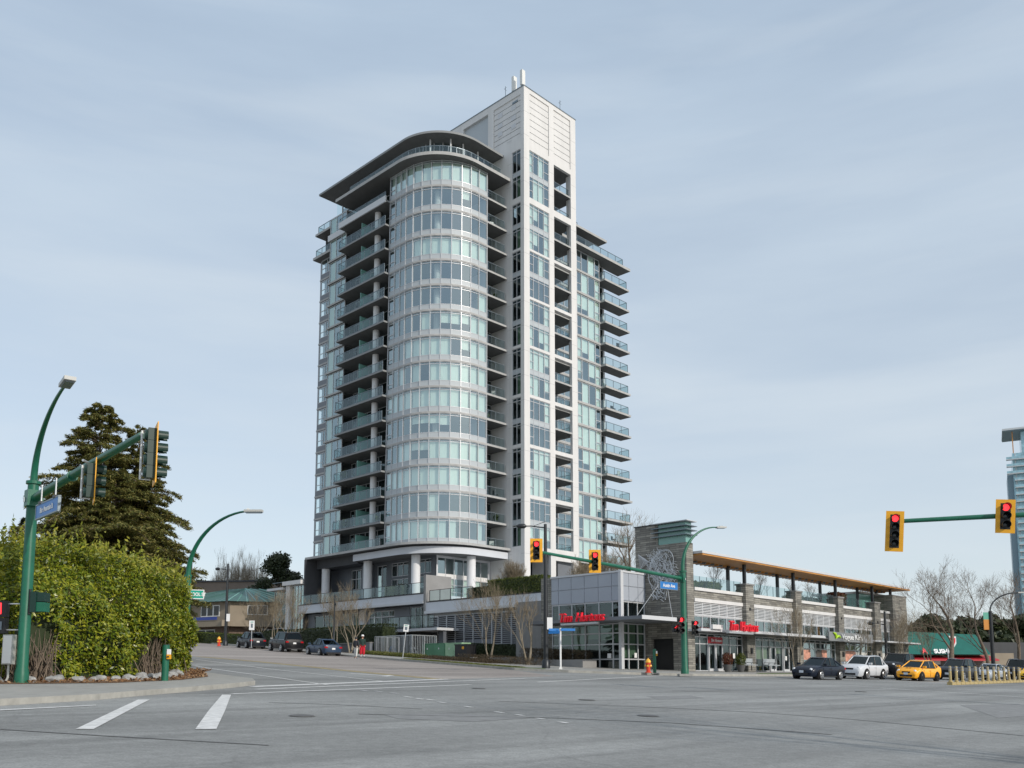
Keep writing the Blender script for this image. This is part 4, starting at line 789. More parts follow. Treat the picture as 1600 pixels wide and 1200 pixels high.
# wire fish artwork on the fin wall: an outline of a leaping fish filled with a loose net of wire
rng = random.Random(3); fi = MB()
def fp(u_, v_): return (AS - .12, -27.85 - 3.6 * u_, 7.2 + 3.95 * v_)
for q in range(2):
    out = [(.28 + .64 * (.5 + .5 * math.cos(t)) , .26 + .70 * (.5 + .5 * math.sin(t + .35)) - .02 * q) for t in [2 * math.pi * i / 28 for i in range(29)]]
    fi.tube([fp(x, y) for x, y in out], .018, 'fish_wire', 5, False)
inside = lambda x, y: ((x - .6) / .32) ** 2 + ((y - .6 + .22 * (x - .6)) / .35) ** 2 < 1
for i in range(480):
    x, y = rng.uniform(.28, .94), rng.uniform(.22, .98)
    if not inside(x, y): continue
    t = rng.uniform(0, 6.28); pts = []
    for s in range(5):
        pts.append(fp(x, y)); t += rng.uniform(-1.1, 1.1); x += .035 * math.cos(t); y += .035 * math.sin(t)
    fi.tube(pts, .016, 'fish_wire', 4, False)
for x, y in ((.02, .92), (.06, .62)): fi.tube([fp(x, y), fp(.2, .8), fp(.38, .72), fp(.55, .3)], .022, 'fish_wire', 5)
for i in range(14): t = i / 13; fi.tube([fp(.02 + .04 * t, .92 - .3 * t), fp(.2 + .1 * t, .82 - .06 * t)], .016, 'fish_wire', 4)
for i in range(60): x, y = rng.uniform(.35, .75), rng.uniform(0, .3); fi.tube([fp(x, y), fp(x + rng.uniform(-.1, .1), y + rng.uniform(-.09, .09))], .022, 'fish_wire', 4)
solo_ab(fi, 'wire_artwork', AS - .1, -29.5, 5.9, 'pale wire sculpture of a leaping fish fixed to the dark stone fin wall', 'sculpture')
# signs and lettering
def sign_text(name, s, size, a, b, z, face, label, m='sign_red', shear=.25, ext=.09, backing=None, sx=1, cat='sign', group=None, bold=.003, spacing=.92, sub=None, width=None):
    """face 'u-': sign runs along b facing -a ; 'v-': sign runs along a facing -b"""
    x, y = W(a, b); rz = ROT - R(90) if face == 'u-' else ROT
    t = thing(name, label, cat, (x, y, z), rz, group)
    text(s, size, ext, m, 'lettering', (0, 0, 0), (R(90), 0, 0), t, shear=shear, sx=sx, bold=bold, spacing=spacing)
    if width: o_ = [c for c in bpy.data.objects if c.parent == t][0]; o_.scale.x = width / max(.1, o_.dimensions.x)
    if backing: bx, z0, z1, mm = backing; q = MB(); q.box(-bx, .05, z0, bx, .16, z1, mm); o = q.build('backing', None); o.parent = t
    if sub: sub(t)
    return t
def raceway(t): q = MB(); q.box(-2.0, .02, -.22, 1.5, .3, -.08, 'galv'); q.build('raceway').parent = t
sign_text('shop_sign', 'Tim  Hortons', .95, -22.25, -26.75, 5.5, 'u-', 'red script lettering sign over the canopy of the glass corner box', sub=raceway, width=4.2)
sign_text('shop_sign', 'Tim  Hortons', 1.02, -12.15, BC - 2.0, 4.9, 'v-', 'red script lettering sign above the stone building entrance doors', sub=raceway, width=4.1)
sign_text('door_sign', 'Tim  Hortons', .32, -12.85, BC - .04, 4.12, 'v-', 'small red panel sign directly above the double glass doors', m='sign_white', ext=.01, backing=(1.0, -.12, .36, 'shop_red'), sx=.9)
def leaflogo(t):
    q = MB()
    for pts in ([(-3.9, .42), (-3.5, .3), (-3.35, .0), (-3.45, -.12)], [(-3.45, -.12), (-3.05, .12), (-2.7, .1), (-2.4, -.02)]): q.tube([(x, -.03, z + .12) for x, z in pts], [.03, .12, .1, .03], 'sign_lime', 6)
    q.build('emblem').parent = t
sign_text('shop_sign', 'Vogue Kids', .66, 7.05, BC - 1.95, 4.78, 'v-', 'grey sign with white lettering and a lime green swirl on the canopy', m='sign_white', shear=0, ext=.03, backing=(4.6, -.2, .6, 'sign_grey'), sub=leaflogo, width=4.4)
for nm, a, z, lab in (('menu_sign', -13.0, 5.15, 'long pale blank sign box on the canopy left of the red lettering'),): solo_ab((lambda q: (q.box(-15.3, BC - 1.3, 4.98, -13.9, BC - 1.15, 5.3, 'white_panel'), q)[1])(MB()), nm, -14.6, BC - 1.2, 4.98, lab, 'sign')
def solo(boxes, name, label, cat, a, b, z, group=None):
    q = MB()
    for bx in boxes: q.box(*bx)
    return solo_ab(q, name, a, b, z, label, cat, group)
pi_ = 0
for a0_, a1_, z0_, z1_, mm, lab in ((1.45, 2.75, 2.95, 3.85, 'poster_pink', 'pink poster in the shop window left of the navy sedan roof'), (4.0, 4.85, 3.0, 3.8, 'poster_dark', 'dark square poster between two pink posters in the shop window'), (5.0, 6.0, 2.95, 3.85, 'poster_pink', 'pink poster right of the dark square poster'), (9.9, 12.1, 2.9, 3.85, 'poster_pink', 'wide pink poster behind the white car'), (12.3, 14.7, 2.9, 3.8, 'poster_white', 'wide white poster right of the wide pink poster'), (18.5, 19.6, 2.8, 3.8, 'poster_white', 'narrow white poster in the last bay of the retail building')):
    solo([(a0_, BC + .02, z0_, a1_, BC + .045, z1_, mm)], 'poster', lab, 'poster', (a0_ + a1_) / 2, BC, z0_, 'posters in the shop windows')
solo([(-10.35, BC + .02, 2.9, -10.05, BC + .04, 3.3, 'sign_white')], 'notice', 'small white notice in the window above the left bench', 'notice', -10.2, BC, 2.9, 'paper notices')
solo([(-2.0, BC - .04, 2.85, -1.72, BC - .025, 3.2, 'sign_white')], 'notice', 'small white notice on the rightmost door of the second bay', 'notice', -1.9, BC, 2.85, 'paper notices')
solo([(A0 + .02, -27.5, 2.85, A0 + .04, -27.15, 3.2, 'sign_white')], 'notice', 'small white notice on the left glass of the corner box', 'notice', A0, -27.3, 2.85, 'paper notices')
solo([(-18.1, B0 + .02, 2.9, -17.8, B0 + .04, 3.25, 'sign_white')], 'notice', 'small white notice on the right glass of the corner box', 'notice', -18, B0, 2.9, 'paper notices')
# benches, planters
def bench(a, label):
    t = thing_ab('bench', label, 'bench', a, BC - .9, 1.97, 'benches by the shop front')
    q = MB(); q.box(a - .95, BC - 1.15, 2.36, a + .95, BC - .7, 2.42, 'bench'); q.build('seat', t); q = MB(); q.box(a - .95, BC - .7, 2.45, a + .95, BC - .65, 2.9, 'bench'); q.build('backrest', t)
    for x in (a - .85, a, a + .85): q = MB(); q.tube([(x, BC - 1.12, 1.97), (x, BC - 1.12, 2.58), (x, BC - .72, 2.58)], .025, 'dark_metal', 6); q.tube([(x, BC - .68, 1.97), (x, BC - .68, 2.8)], .025, 'dark_metal', 6); q.build('leg', t)
bench(-9.6, 'grey metal bench against the stone pier between the two shop bays'); bench(-6.0, 'grey metal bench under the yellow blinds of the second bay')
def blobpts(c, r, n, seed, flat=1.0, low=-1):
    rg = np.random.default_rng(abs(seed)); d = rg.normal(size=(n, 3)); d /= np.linalg.norm(d, axis=1)[:, None]; d[:, 2] = np.where(d[:, 2] < low, -d[:, 2], d[:, 2])
    rr = rg.uniform(.6, 1.05, n)[:, None]; return np.asarray(c) + d * rr * np.asarray([r, r, r * flat]), d
def planter(a, label, rust):
    x, y = W(a, BC - 1.0); t = thing('planter', label, 'planter', (x, y, gz(BC - 1) + .15), 0, 'planters at the shop doors')
    q = MB(); q.lathe([(.2, 0), (.3, .25), (.36, .5), (.38, .55)], (0, 0, 0), 'planter', 16); q.build('pot', t, smooth=True)
    p, n = blobpts((0, 0, .95), .42, 900, int(a * 10) + 99, 1.25); leaves('foliage', p, n, .06, 'leaf_rust' if rust else 'leaf_terrace', t)
planter(-12.9, 'round pot with rusty brown upright shrub in front of the doors', True); planter(-11.0, 'round pot with bushy green shrub right of the doors', False)
# box hedges and low planting along the podium (one thing each)
def boxhedge(name, a0, a1, b0, b1, h, label, z0=None, n=9000, m='leaf_boxhedge', size=.075, slope=True, cat='hedge', group='clipped hedges'):
    a, b = (a0 + a1) / 2, (b0 + b1) / 2; base = z0 if z0 is not None else gz(b); x, y = W(a, b)
    t = thing(name, label, cat, (x, y, base), ROT, group)
    q = MB(); k = .93; zz = lambda bb: (gz(bb) - base) if slope and z0 is None else 0
    v = []
    for bb in (b0, b1):
        for aa in (a0, a1):
            for hh in (0, h * .93): v.append(((aa - a) * k, (bb - b) * .98, zz(bb) + hh))
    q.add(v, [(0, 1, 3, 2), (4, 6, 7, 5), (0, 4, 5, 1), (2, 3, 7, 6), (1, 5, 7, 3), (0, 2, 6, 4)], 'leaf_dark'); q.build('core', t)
    rg = np.random.default_rng(int(abs(a0 * 37 + b0 * 11))); f = rg.random(n); A_ = rg.uniform(a0, a1, n); B_ = rg.uniform(b0, b1, n); H_ = rg.uniform(0, h, n); nn = np.zeros((n, 3))
    La, Lb = abs(a1 - a0), abs(b1 - b0); tot = 2 * La * h + 2 * Lb * h + La * Lb; c = np.cumsum([Lb * h, Lb * h, La * h, La * h, La * Lb]) / tot; s = np.searchsorted(c, f)
    A_[s == 0] = a0; nn[s == 0] = (-1, 0, 0); A_[s == 1] = a1; nn[s == 1] = (1, 0, 0); B_[s == 2] = b0; nn[s == 2] = (0, -1, 0); B_[s == 3] = b1; nn[s == 3] = (0, 1, 0); H_[s >= 4] = h; nn[s >= 4] = (0, 0, 1)
    P = np.stack([A_ - a, B_ - b, H_ + np.array([zz(bb) for bb in B_])], 1) + rg.normal(0, .04, (n, 3)); leaves('foliage', P, nn, size, m, t); return t
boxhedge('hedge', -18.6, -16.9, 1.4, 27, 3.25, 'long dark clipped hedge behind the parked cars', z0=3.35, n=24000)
boxhedge('hedge', -19.2, -17.6, 27.5, 40, 1.3, 'lower green hedge beside the sidewalk left of the long dark hedge', n=7000, m='leaf_terrace')
boxhedge('hedge', -16.2, -14.9, -14.6, -7.4, 1.5, 'dark clipped hedge in front of the louvred wall', n=8000)
boxhedge('hedge', -12.6, -11.5, -14.2, -7.0, 1.6, 'green hedge on the raised terrace above the pale band', z0=9.08, n=9000, m='leaf_terrace')
boxhedge('hedge', -12.7, -11.7, -6.9, -4.2, 1.0, 'rounded lower shrub at the left end of the terrace hedge', z0=9.08, n=3500, m='leaf_boxhedge')
boxhedge('shrub', -10.5, -9.6, 10.2, 11.8, 1.5, 'yellow green shrub beside the columns on the upper terrace', z0=10.0, n=1500, m='leaf_terrace', cat='shrub', group='terrace shrubs')
boxhedge('shrub', -10.6, -9.9, 8.6, 9.4, 1.6, 'dark green shrub beside the lobby door on the upper terrace', z0=10.0, n=1200, m='leaf_dark', cat='shrub', group='terrace shrubs')
# wild planting with grass and reddish stems along the bed: uncountable
def tuft(name, n, fn, m, size, label, loc=None, aspect=.12):
    rg = np.random.default_rng(n); P = []
    for i in range(n): P.append(fn(rg))
    P = np.array(P); nn = np.tile((1., .2, .1), (n, 1)); o = leaves(name, P, nn, size, m, None, .8, aspect); o['kind'] = 'stuff'; tag(o, label, 'plants'); return o
def bedpt(b0, b1, da0, da1, h):
    def f(rg): b = rg.uniform(b0, b1); a = cfar(b) + rg.uniform(da0, da1); x, y = W(a, b); return (x, y, gz(b) + .16 + rg.uniform(0, h))
    return f
tuft('ground_cover', 5000, bedpt(-10, 2, 3.6, 4.8, .3), 'grass_blade', .14, 'yellowish tufts of grass beside the bike cage')
tuft('ground_cover', 6000, bedpt(-20, -9, 3.8, 6.5, .25), 'leaf_brown', .1, 'reddish brown low planting in front of the green utility boxes')
tuft('grass_blades', 9000, bedpt(-27.5, -12.5, .3, 1.6, .05), 'grass_blade', .06, 'short green and yellow grass of the kerb strip')
tuft('litter_plants', 5000, bedpt(-24, -14, 4.5, 8, .55), 'leaf_brown', .12, 'leafless brown stems under the street trees', aspect=.08)
# low planter walls, bike cage, utility boxes, bin
solo([(-21.9, -26.6, 1.8, -21.6, -19.5, 2.75, 'podium_wall'), (-21.6, -26.6, 1.8, -20.3, -26.35, 2.75, 'podium_wall'), (-22.3, -19.5, 2.1, -21.6, -17.2, 3.0, 'podium_wall')], 'planter_wall', 'low grey planter wall holding twiggy shrubs beside the glass corner box', 'planter', -21.5, -23, 1.8)
tuft('patio_plants', 5000, lambda rg: (lambda b, a: (*W(a, b), gz(b) + .6 + rg.uniform(0, .8)))(rg.uniform(-26.3, -19.6), rg.uniform(-21.4, -20.3)), 'leaf_brown', .13, 'brown leafless shrubs filling the planter wall', aspect=.1)
cg = thing_ab('bike_cage', 'galvanised bar cage with bicycles beside the entrance canopy', 'fence', -20.2, -2)
z0 = gz(-2) + .1
for (p, q) in (((-19.9, 1.0), (-19.9, -2.0)), ((-19.9, -2.0), (-19.9, -4.6)), ((-19.9, 1.0), (-17, 1.0)), ((-19.9, -4.6), (-17, -4.6))):
    m_ = MB(); n = round(math.dist(p, q) / .2); an = math.atan2(q[1] - p[1], q[0] - p[0]); c = lerp(p, q, .5)
    for i in range(n + 1): t = lerp(p, q, i / n); m_.obox((t[0], t[1], z0 + .95), (.02 if i % 7 else .04, .02 if i % 7 else .04, .95), 0, 'galv')
    for z in (.1, 1.88): m_.obox((c[0], c[1], z0 + z), (math.dist(p, q) / 2, .03, .03), an, 'galv')
    m_.build('bar_panel', cg)
def bicycle(a, b, col, label):
    t = thing_ab('bicycle', label, 'bicycle', a, b, gz(b) + .12, 'bicycles in the cage'); z = gz(b) + .12
    for d in (-.5, .5):
        q = MB(); q.tube([(a, b + d + .33 * math.cos(R(i * 20)), z + .34 + .33 * math.sin(R(i * 20))) for i in range(19)], .018, 'tyre', 5, False)
        for i in range(6): q.tube([(a, b + d, z + .34), (a, b + d + .32 * math.cos(R(i * 60)), z + .34 + .32 * math.sin(R(i * 60)))], .004, 'galv', 3)
        q.build('wheel', t)
    q = MB()
    for s in ([(-.5, .34), (-.15, .85)], [(-.5, .34), (0, .34)], [(0, .34), (-.17, .9)], [(0, .34), (.38, .8)], [(-.15, .8), (.38, .82)], [(.36, .95), (.5, .34)]): q.tube([(a, b + s[0][0], z + s[0][1]), (a, b + s[1][0], z + s[1][1])], .02, col, 6)
    q.build('frame', t); q = MB(); q.obox((a, b - .18, z + .93), (.06, .12, .02), 0, 'black'); q.build('saddle', t); q = MB(); q.tube([(a - .25, b + .34, z + .98), (a, b + .36, z + .98), (a + .25, b + .34, z + .98)], .015, 'black', 5); q.build('handlebar', t)
bicycle(-18.9, -.5, 'sign_blue', 'blue bicycle on the left inside the bar cage'); bicycle(-18.6, -3.2, 'galv', 'silver bicycle on the right inside the bar cage')
solo([(-20.3, 1.3, 3.3, -19.9, 3.2, 4.7, 'mid_panel'), (-20.2, 3.25, 3.3, -19.9, 6.4, 4.7, 'grey_panel'), (-20.35, 1.25, 4.7, -19.85, 6.45, 4.77, 'podium_wall')], 'planter_wall', 'low grey panelled wall between the long dark hedge and the bike cage', 'wall', -20, 4, 3.4)
def util(a, b0, b1, h, m, label):
    t = thing_ab('utility_box', label, 'utility box', a, (b0 + b1) / 2, gz(b0) + .1, 'green utility boxes'); z = gz(b0) + .1
    q = MB(); q.box(a, b0, z + .12, a + 1.1, b1, z + h, m); q.box(a - .05, b0 - .05, z, a + 1.15, b1 + .05, z + .12, 'concrete'); q.box(a - .03, b0 - .03, z + h, a + 1.13, b1 + .03, z + h + .06, m); q.build('cabinet', t)
    mid = (b0 + b1) / 2
    for y0, y1 in ((b0 + .05, mid - .02), (mid + .02, b1 - .05)):
        q = MB(); q.box(a - .025, y0, z + .2, a, y1, z + h - .06, m); d_ = q.build('door', t); q = MB(); q.box(a - .05, (y0 + y1) / 2 - .05, z + h * .62, a - .025, (y0 + y1) / 2 + .05, z + h * .62 + .16, 'sign_white'); q.build('warning_label', d_)
util(-18.3, -7.35, -4.1, 1.35, 'util_green', 'wide dark green utility box beside the entrance'); util(-18.4, -9.7, -7.5, 1.45, 'util_light', 'pale green utility box right of the darker green one')
t = thing_ab('waste_bin', 'black waste bin with yellow sticker in front of the pale green box', 'bin', -20.6, -12.6, gz(-12.6) + .15); z = gz(-12.6) + .15
q = MB(); q.box(-21.2, -13.4, z, -20.1, -11.9, z + 1.25, 'black'); q.build('body', t); q = MB(); q.box(-21.25, -13.45, z + 1.25, -20.05, -11.85, z + 1.33, 'dark_metal'); q.build('lid', t); q = MB(); q.box(-21.215, -13.05, z + .9, -21.2, -12.8, z + 1.12, 'signal_yellow'); q.build('sticker', t)
solo([(-21.3, -14.3, gz(-14) + .1, -20.9, -13.9, gz(-14) + .42, 'sign_white')], 'ground_lamp', 'small white ground lamp right of the black waste bin', 'lamp', -21.1, -14.1, gz(-14) + .1)
# terrace plants on the retail roof: small bare trees come later; shrubs behind the glass guards
for i, (a, mm, h) in enumerate(((-14.2, 'leaf_terrace', .8), (-11.5, 'leaf_terrace', .9), (-5.5, 'leaf_boxhedge', .7), (2.5, 'leaf_terrace', .7), (5.5, 'leaf_boxhedge', .7), (11.5, 'leaf_rust', 1.6))):
    boxhedge('shrub', a - 1.1, a + 1.1, BC + .9, BC + 1.8, h, ['pale green shrub behind the guard nearest the stone fin', 'pale green shrub behind the middle of the first guard', 'dark shrub behind the second glass guard', 'pale shrub at the left of the third glass guard', 'dark shrub at the right of the third glass guard', 'tall rust red shrub behind the fourth glass guard'][i], z0=7.9, n=2200, m=mm, slope=False, cat='shrub', group='shrubs on the terrace roof', size=.09)

# ------------------------------------------------------------------ left background: shop house, tan hall
def wd(Y, px, py): return at(px, py, Y)
H_ = thing('shop_house', 'two storey stucco shop house with a green metal hip roof', 'building', (-36.5, 117, 5.9), 0)
def hb(pt): return (pt[0] + 36.5, pt[1] - 117, pt[2] - 5.9)
# corner seen at px 352; left face runs left-back, right face runs right-back
c0 = Vector((-36.9, 117, 0)); dl = Vector((-math.sin(R(62)), math.cos(R(62)), 0)); dr = Vector((math.sin(R(70)), math.cos(R(70)), 0))
H_.location = (c0.x, c0.y, 5.4); zb = 5.4
def hp(l, r, z): p = dl * l + dr * r; return (p.x, p.y, z - zb)
q = MB(); LL, RR = 16, 19
def face(q, a, b, c, d, z0, z1, m): q.quad(hp(a, b, z0), hp(c, d, z0), hp(c, d, z1), hp(a, b, z1), m)
face(q, 0, 0, LL, 0, zb, 8.3, 'old_brick'); face(q, 0, 0, 0, RR, zb, 8.3, 'old_brick'); face(q, 0, 0, LL, 0, 8.3, 11.2, 'stucco'); face(q, 0, 0, 0, RR, 8.3, 11.2, 'stucco'); face(q, LL, 0, LL, RR, zb, 11.2, 'stucco'); face(q, 0, RR, LL, RR, zb, 11.2, 'stucco'); q.build('wall', recalc=False).parent = H_
def slab_on(side, s0, s1, z0, z1, out0, out1, m, name):
    q = MB(); n_ = Vector((dl.y, -dl.x, 0)) if side == 'l' else Vector((dr.y, -dr.x, 0))
    if side == 'l': n_ = -n_ if n_.y > 0 else n_
    if n_.y > 0: n_ = -n_
    d_ = dl if side == 'l' else dr; vs = []
    for z in (z0, z1):
        for s, o in ((s0, out0), (s1, out0), (s1, out1), (s0, out1)): p = d_ * s + n_ * o; vs.append((p.x, p.y, z - zb))
    q.add(vs, [(0, 3, 2, 1), (4, 5, 6, 7), (0, 1, 5, 4), (1, 2, 6, 5), (2, 3, 7, 6), (3, 0, 4, 7)], m); o = q.build(name); o.parent = H_; return o
slab_on('l', -1.0, LL, 7.9, 8.7, 0, 1.2, 'stucco', 'awning'); slab_on('r', -1.0, RR, 7.9, 8.7, 0, 1.2, 'stucco', 'awning')
for side, wins in (('l', ((1.8, 5.2, 9.3, 10.8), (8.5, 11, 9.3, 10.8), (2.5, 7.5, 5.6, 7.6))), ('r', ((2.2, 4.8, 9.5, 10.8), (4, 5.8, 5.5, 7.7), (9, 11, 9.5, 10.8)))):
    for (s0, s1, z0_, z1_) in wins:
        w_ = slab_on(side, s0, s1, z0_, z1_, .01, .06, 'white_plastic', 'window'); n2 = 3 if s1 - s0 > 3 else 2; st = (s1 - s0) / n2
        for i in range(n2): o = slab_on(side, s0 + i * st + .12, s0 + (i + 1) * st - .12, z0_ + .12, z1_ - .12, .06, .075, 'glass_solid' if 'glass_solid' in M else 'black_lens', 'pane'); o.parent = w_
sb = slab_on('l', 1.0, 15.5, 8.75, 9.15, 1.2, 1.3, 'sign_navy', 'sign_board')
q = MB(); e = 1.0
tl = Vector((6.5, 6.5)); rp = [hp(-1.2, -1.2, 11.2), hp(LL + e, -1.2, 11.2), hp(LL + e, RR + e, 11.2), hp(-1.2, RR + e, 11.2), hp(6.5, 6.5, 13.4), hp(9.5, 6.5, 13.4), hp(9.5, 13, 13.4), hp(6.5, 13, 13.4)]
q.add(rp, [(0, 1, 5, 4), (1, 2, 6, 5), (2, 3, 7, 6), (3, 0, 4, 7), (4, 5, 6, 7), (0, 3, 2, 1)], 'roof_green')
def seam(a, b): q.tube([a, b], .06, 'util_light' if False else 'green_glass_solid', 4)
for i in range(18):
    t_ = i / 17; q.tube([lerp3(rp[3], rp[0], t_) if False else tuple(Vector(rp[0]).lerp(Vector(rp[3]), t_)), tuple(Vector(rp[4]).lerp(Vector(rp[7]), min(1, max(0, (t_ * 20.2 - 7.7) / 6.5))))], .07, 'green_glass_solid', 4)
    q.tube([tuple(Vector(rp[0]).lerp(Vector(rp[1]), t_)), tuple(Vector(rp[4]).lerp(Vector(rp[5]), min(1, max(0, (t_ * 17.2 - 7.7) / 3))))], .05, 'roof_green', 4)
q.build('roof').parent = H_
tt = text('GROCERY MARKET', .34, .01, 'sign_white', 'lettering', (0, 0, 0), (0, 0, 0))
p = dl * 8.2 + Vector((dl.y, -dl.x, 0)) * (-1.32 if dl.x * 0 + (-dl.x) > 0 and False else 0)
nl = Vector((-dl.y, dl.x, 0)); nl = -nl if nl.y > 0 else nl
p = dl * 7.5 + nl * 1.32; tt.parent = sb; tt.location = (p.x, p.y, 8.82 - zb); tt.rotation_euler = (R(90), 0, math.atan2(-dl.y, -dl.x)); tt.scale = (1.3, 1, 1)
t = thing('hall_building', 'large plain tan building with a flat parapet behind the shop house', 'building', (-50, 140, 6), 0)
q = MB(); q.obox((9, 8, 5.1), (16.5, 8, 5.1), R(-6), 'tan_wall'); q.build('wall', t); q = MB(); q.obox((9, 8, 10.3), (16.7, 8.2, .12), R(-6), 'dark_wall'); q.build('parapet', t); q = MB(); q.obox((-5.5, -.4, 5.3), (1.5, .5, 5.3), R(-6), 'dark_wall'); q.build('stair_wall', t)
solo([(-20.2, 38, 5.5, -20, 52, 7.6, 'teal_fence')], 'fence', 'low teal board fence behind the parked cars and street trees', 'fence', -20.1, 45, 5.6)
# ------------------------------------------------------------------ right background
t = thing('green_roofed_shop', 'low shop with a sloping bright green fascia and red awnings', 'building', (58, 122, 1.9), R(8))
t.scale = (1, 1, .82)
q = MB(); q.box(-10, 0, 0, 11, 12, 3.3, 'stucco'); q.build('wall', t)
q = MB(); q.add([(-12, -2.2, 3.0), (6, -2.2, 3.0), (12, 0, 3.0), (-12, .8, 7.2), (6, .8, 6.4), (-12, .9, 3.0), (6, .9, 3.0)], [(0, 1, 4, 3), (0, 3, 5), (1, 6, 4), (0, 5, 6, 1)], 'shop_green'); q.build('fascia', t)
for x in (-6.5, .6): q = MB(); q.add([(x, -2.3, 2.2), (x + 6.5, -2.3, 2.2), (x + 6.5, -.05, 2.9), (x, -.05, 2.9), (x, -2.3, 1.95), (x + 6.5, -2.3, 1.95)], [(0, 1, 2, 3), (4, 5, 1, 0)], 'shop_red'); q.build('awning', t)
for x in (-6, -1.5, 3): q = MB(); q.box(x, -.05, .5, x + 3.5, .0, 2.4, 'poster_dark'); w_ = q.build('window', t); q = MB(); q.box(x, -.08, .5, x + 1.5, -.05, 2.2, 'poster_white'); q.build('poster', w_)
t = thing('shop_sign', 'red and white lettering on the bright green fascia', 'sign', (55.2, 120.6, 4.6), R(8))
text('SUSHI', .85, .05, 'sign_white', 'lettering', (1.9, -1.2, -.1), (R(65), 0, 0), t, bold=.03); text('A', 1.0, .06, 'sign_red', 'initial', (-.6, -1.2, -.1), (R(65), 0, 0), t, bold=.05)
t = thing('dark_shopfront', 'dark low shopfront with a red lettered sign at the far right edge', 'building', (84, 128, 1.6), R(6))
q = MB(); q.box(-20, 0, 0, 20, 10, 4.6, 'dark_wall'); q.build('wall', t); q = MB(); q.box(-7, -.12, .3, 1.5, 0, 2.5, 'poster_white'); q.box(3, -.12, .3, 9, 0, 2.5, 'poster_white'); q.build('window', t)
t = thing('shop_sign', 'small red SUSHI lettering on the dark shopfront', 'sign', (79.5, 127.2, 5.2), R(6)); text('SUSHI', 1.3, .05, 'sign_red', 'lettering', (0, 0, -.2), (R(90), 0, 0), t, bold=.03)
t = thing('pennant_sign', 'white and red angled pennant sign in front of the green fascia', 'sign', (54.3, 112, 1.9), 0)
q = MB(); q.tube([(0, 0, 0), (0, 0, 3.3)], .07, 'galv', 6); q.build('post', t); q = MB(); q.add([(0, 0, 4.6), (1.1, 0, 4.5), (1.1, 0, 3.6), (.7, 0, 3.0), (0, .05, 4.6), (1.1, .05, 4.5), (1.1, .05, 3.6), (.7, .05, 3.0)], [(0, 1, 2, 3), (4, 7, 6, 5), (0, 4, 5, 1), (0, 3, 7, 4)], 'sign_white'); q.build('panel', t); q = MB(); q.add([(.25, -.02, 4.35), (1.0, -.02, 4.3), (1.0, -.02, 3.9), (.75, -.02, 3.3)], [(0, 1, 2, 3)], 'sign_red'); q.build('emblem', t)
# far glass tower
t = thing('distant_tower', 'slender distant glass tower with stacked pale balconies at the right edge', 'apartment building', (238.5, 398, 0), R(-28))
t.scale = (1, 1, 1.06)
q = MB(); q.box(-10, 0, 0, 20, 25, 97, 'tower_blue'); q.box(-12.4, 2, 0, -10, 20, 88, 'tower_dark'); q.build('wall', t)
for i in range(30):
    z = 4 + i * 3.1; q = MB(); x0 = -9.5 if i < 27 else -12.5; q.box(x0, -1.8, z, 20, 0, z + .35, 'tower_slab'); q.box(x0, -1.8, z + .35, 20, -1.7, z + 1.3, 'tower_blue'); q.build('balcony', t)
    q = MB()
    for x in range(-9, 20, 4): q.box(x, -.12, z + .4, x + .4, 0, z + 3, 'tower_slab')
    q.build('mullion_row', t)
q = MB(); q.box(-13.4, -2, 107, 22, 20, 107.8, 'tower_slab'); q.box(-13.2, -1.8, 106.7, 22, 20, 107, 'tower_dark'); q.build('roof', t); q = MB(); q.box(-6, 1, 97, 20, 20, 106.6, 'tower_blue'); q.box(-9.6, 0, 97, -9.2, .4, 106.6, 'wood'); q.box(-1.5, 6, 107.8, 10, 18, 116, 'tower_dark'); q.build('penthouse', t)
# ------------------------------------------------------------------ traffic signals and lamps
def signal_head(n, label, loc, az, scale=1.0, plate=True, lit=0, group=None, pm='signal_yellow', body='green_dark', lean=0):
    """n lenses; face points along compass azimuth az; loc is the middle of the back plate"""
    t = thing('traffic_signal', label, 'traffic light', loc, -R(az) + R(180), group); t.scale = (scale,) * 3; t.rotation_euler = (0, R(lean), -R(az) + R(180))
    pitch = .31; H = n * pitch
    if plate:
        q = MB(); w_, h_ = .31, H / 2 + .13
        iw, ih = .165, H / 2 + .0
        for x0, z0, x1, z1 in ((-w_, -h_, -iw, h_), (iw, -h_, w_, h_), (-iw, -h_, iw, -ih), (-iw, ih, iw, h_)): q.box(x0, -.012, z0, x1, .012, z1, pm)
        q.build('back_plate', t)
    for i in range(n):
        z = H / 2 - pitch * (i + .5); q = MB()
        q.box(-.16, .0, z - pitch / 2 + .004, .16, .2, z + pitch / 2 - .004, body); q.lathe([(.14, .2), (.12, .27)], (0, 0, z), body, 16, 'Y'); s_ = q.build('section', t)
        q = MB(); q.box(-.162, -.014, z - pitch / 2 + .002, .162, -.001, z + pitch / 2 - .002, 'black')
        q.build('face', s_)
        q = MB(); q.lathe([(.118, -.03), (.09, -.045), (.03, -.05)], (0, 0, z), 'red_lamp' if i == lit else 'black_lens', 20, 'Y'); q.build('lens', s_, smooth=True)
        q = MB(); k = 14; L0 = []
        for j in range(k + 1):
            an = R(-35 + 250 * j / k); L0.append((.14 * math.cos(an), .14 * math.sin(an)))
        vs = [(x, -.016, z + y) for x, y in L0] + [(x, -.27, z + y) for x, y in L0] + [(x * .93, -.016, z + y * .93) for x, y in L0] + [(x * .93, -.27, z + y * .93) for x, y in L0]
        m1 = k + 1; q.add(vs, [f for j in range(k) for f in ((j, j + 1, m1 + j + 1, m1 + j), (2 * m1 + j, 3 * m1 + j, 3 * m1 + j + 1, 2 * m1 + j + 1), (m1 + j, m1 + j + 1, 3 * m1 + j + 1, 3 * m1 + j))], 'black' if plate and lit is not None else body)
        q.build('visor', s_)
    return t
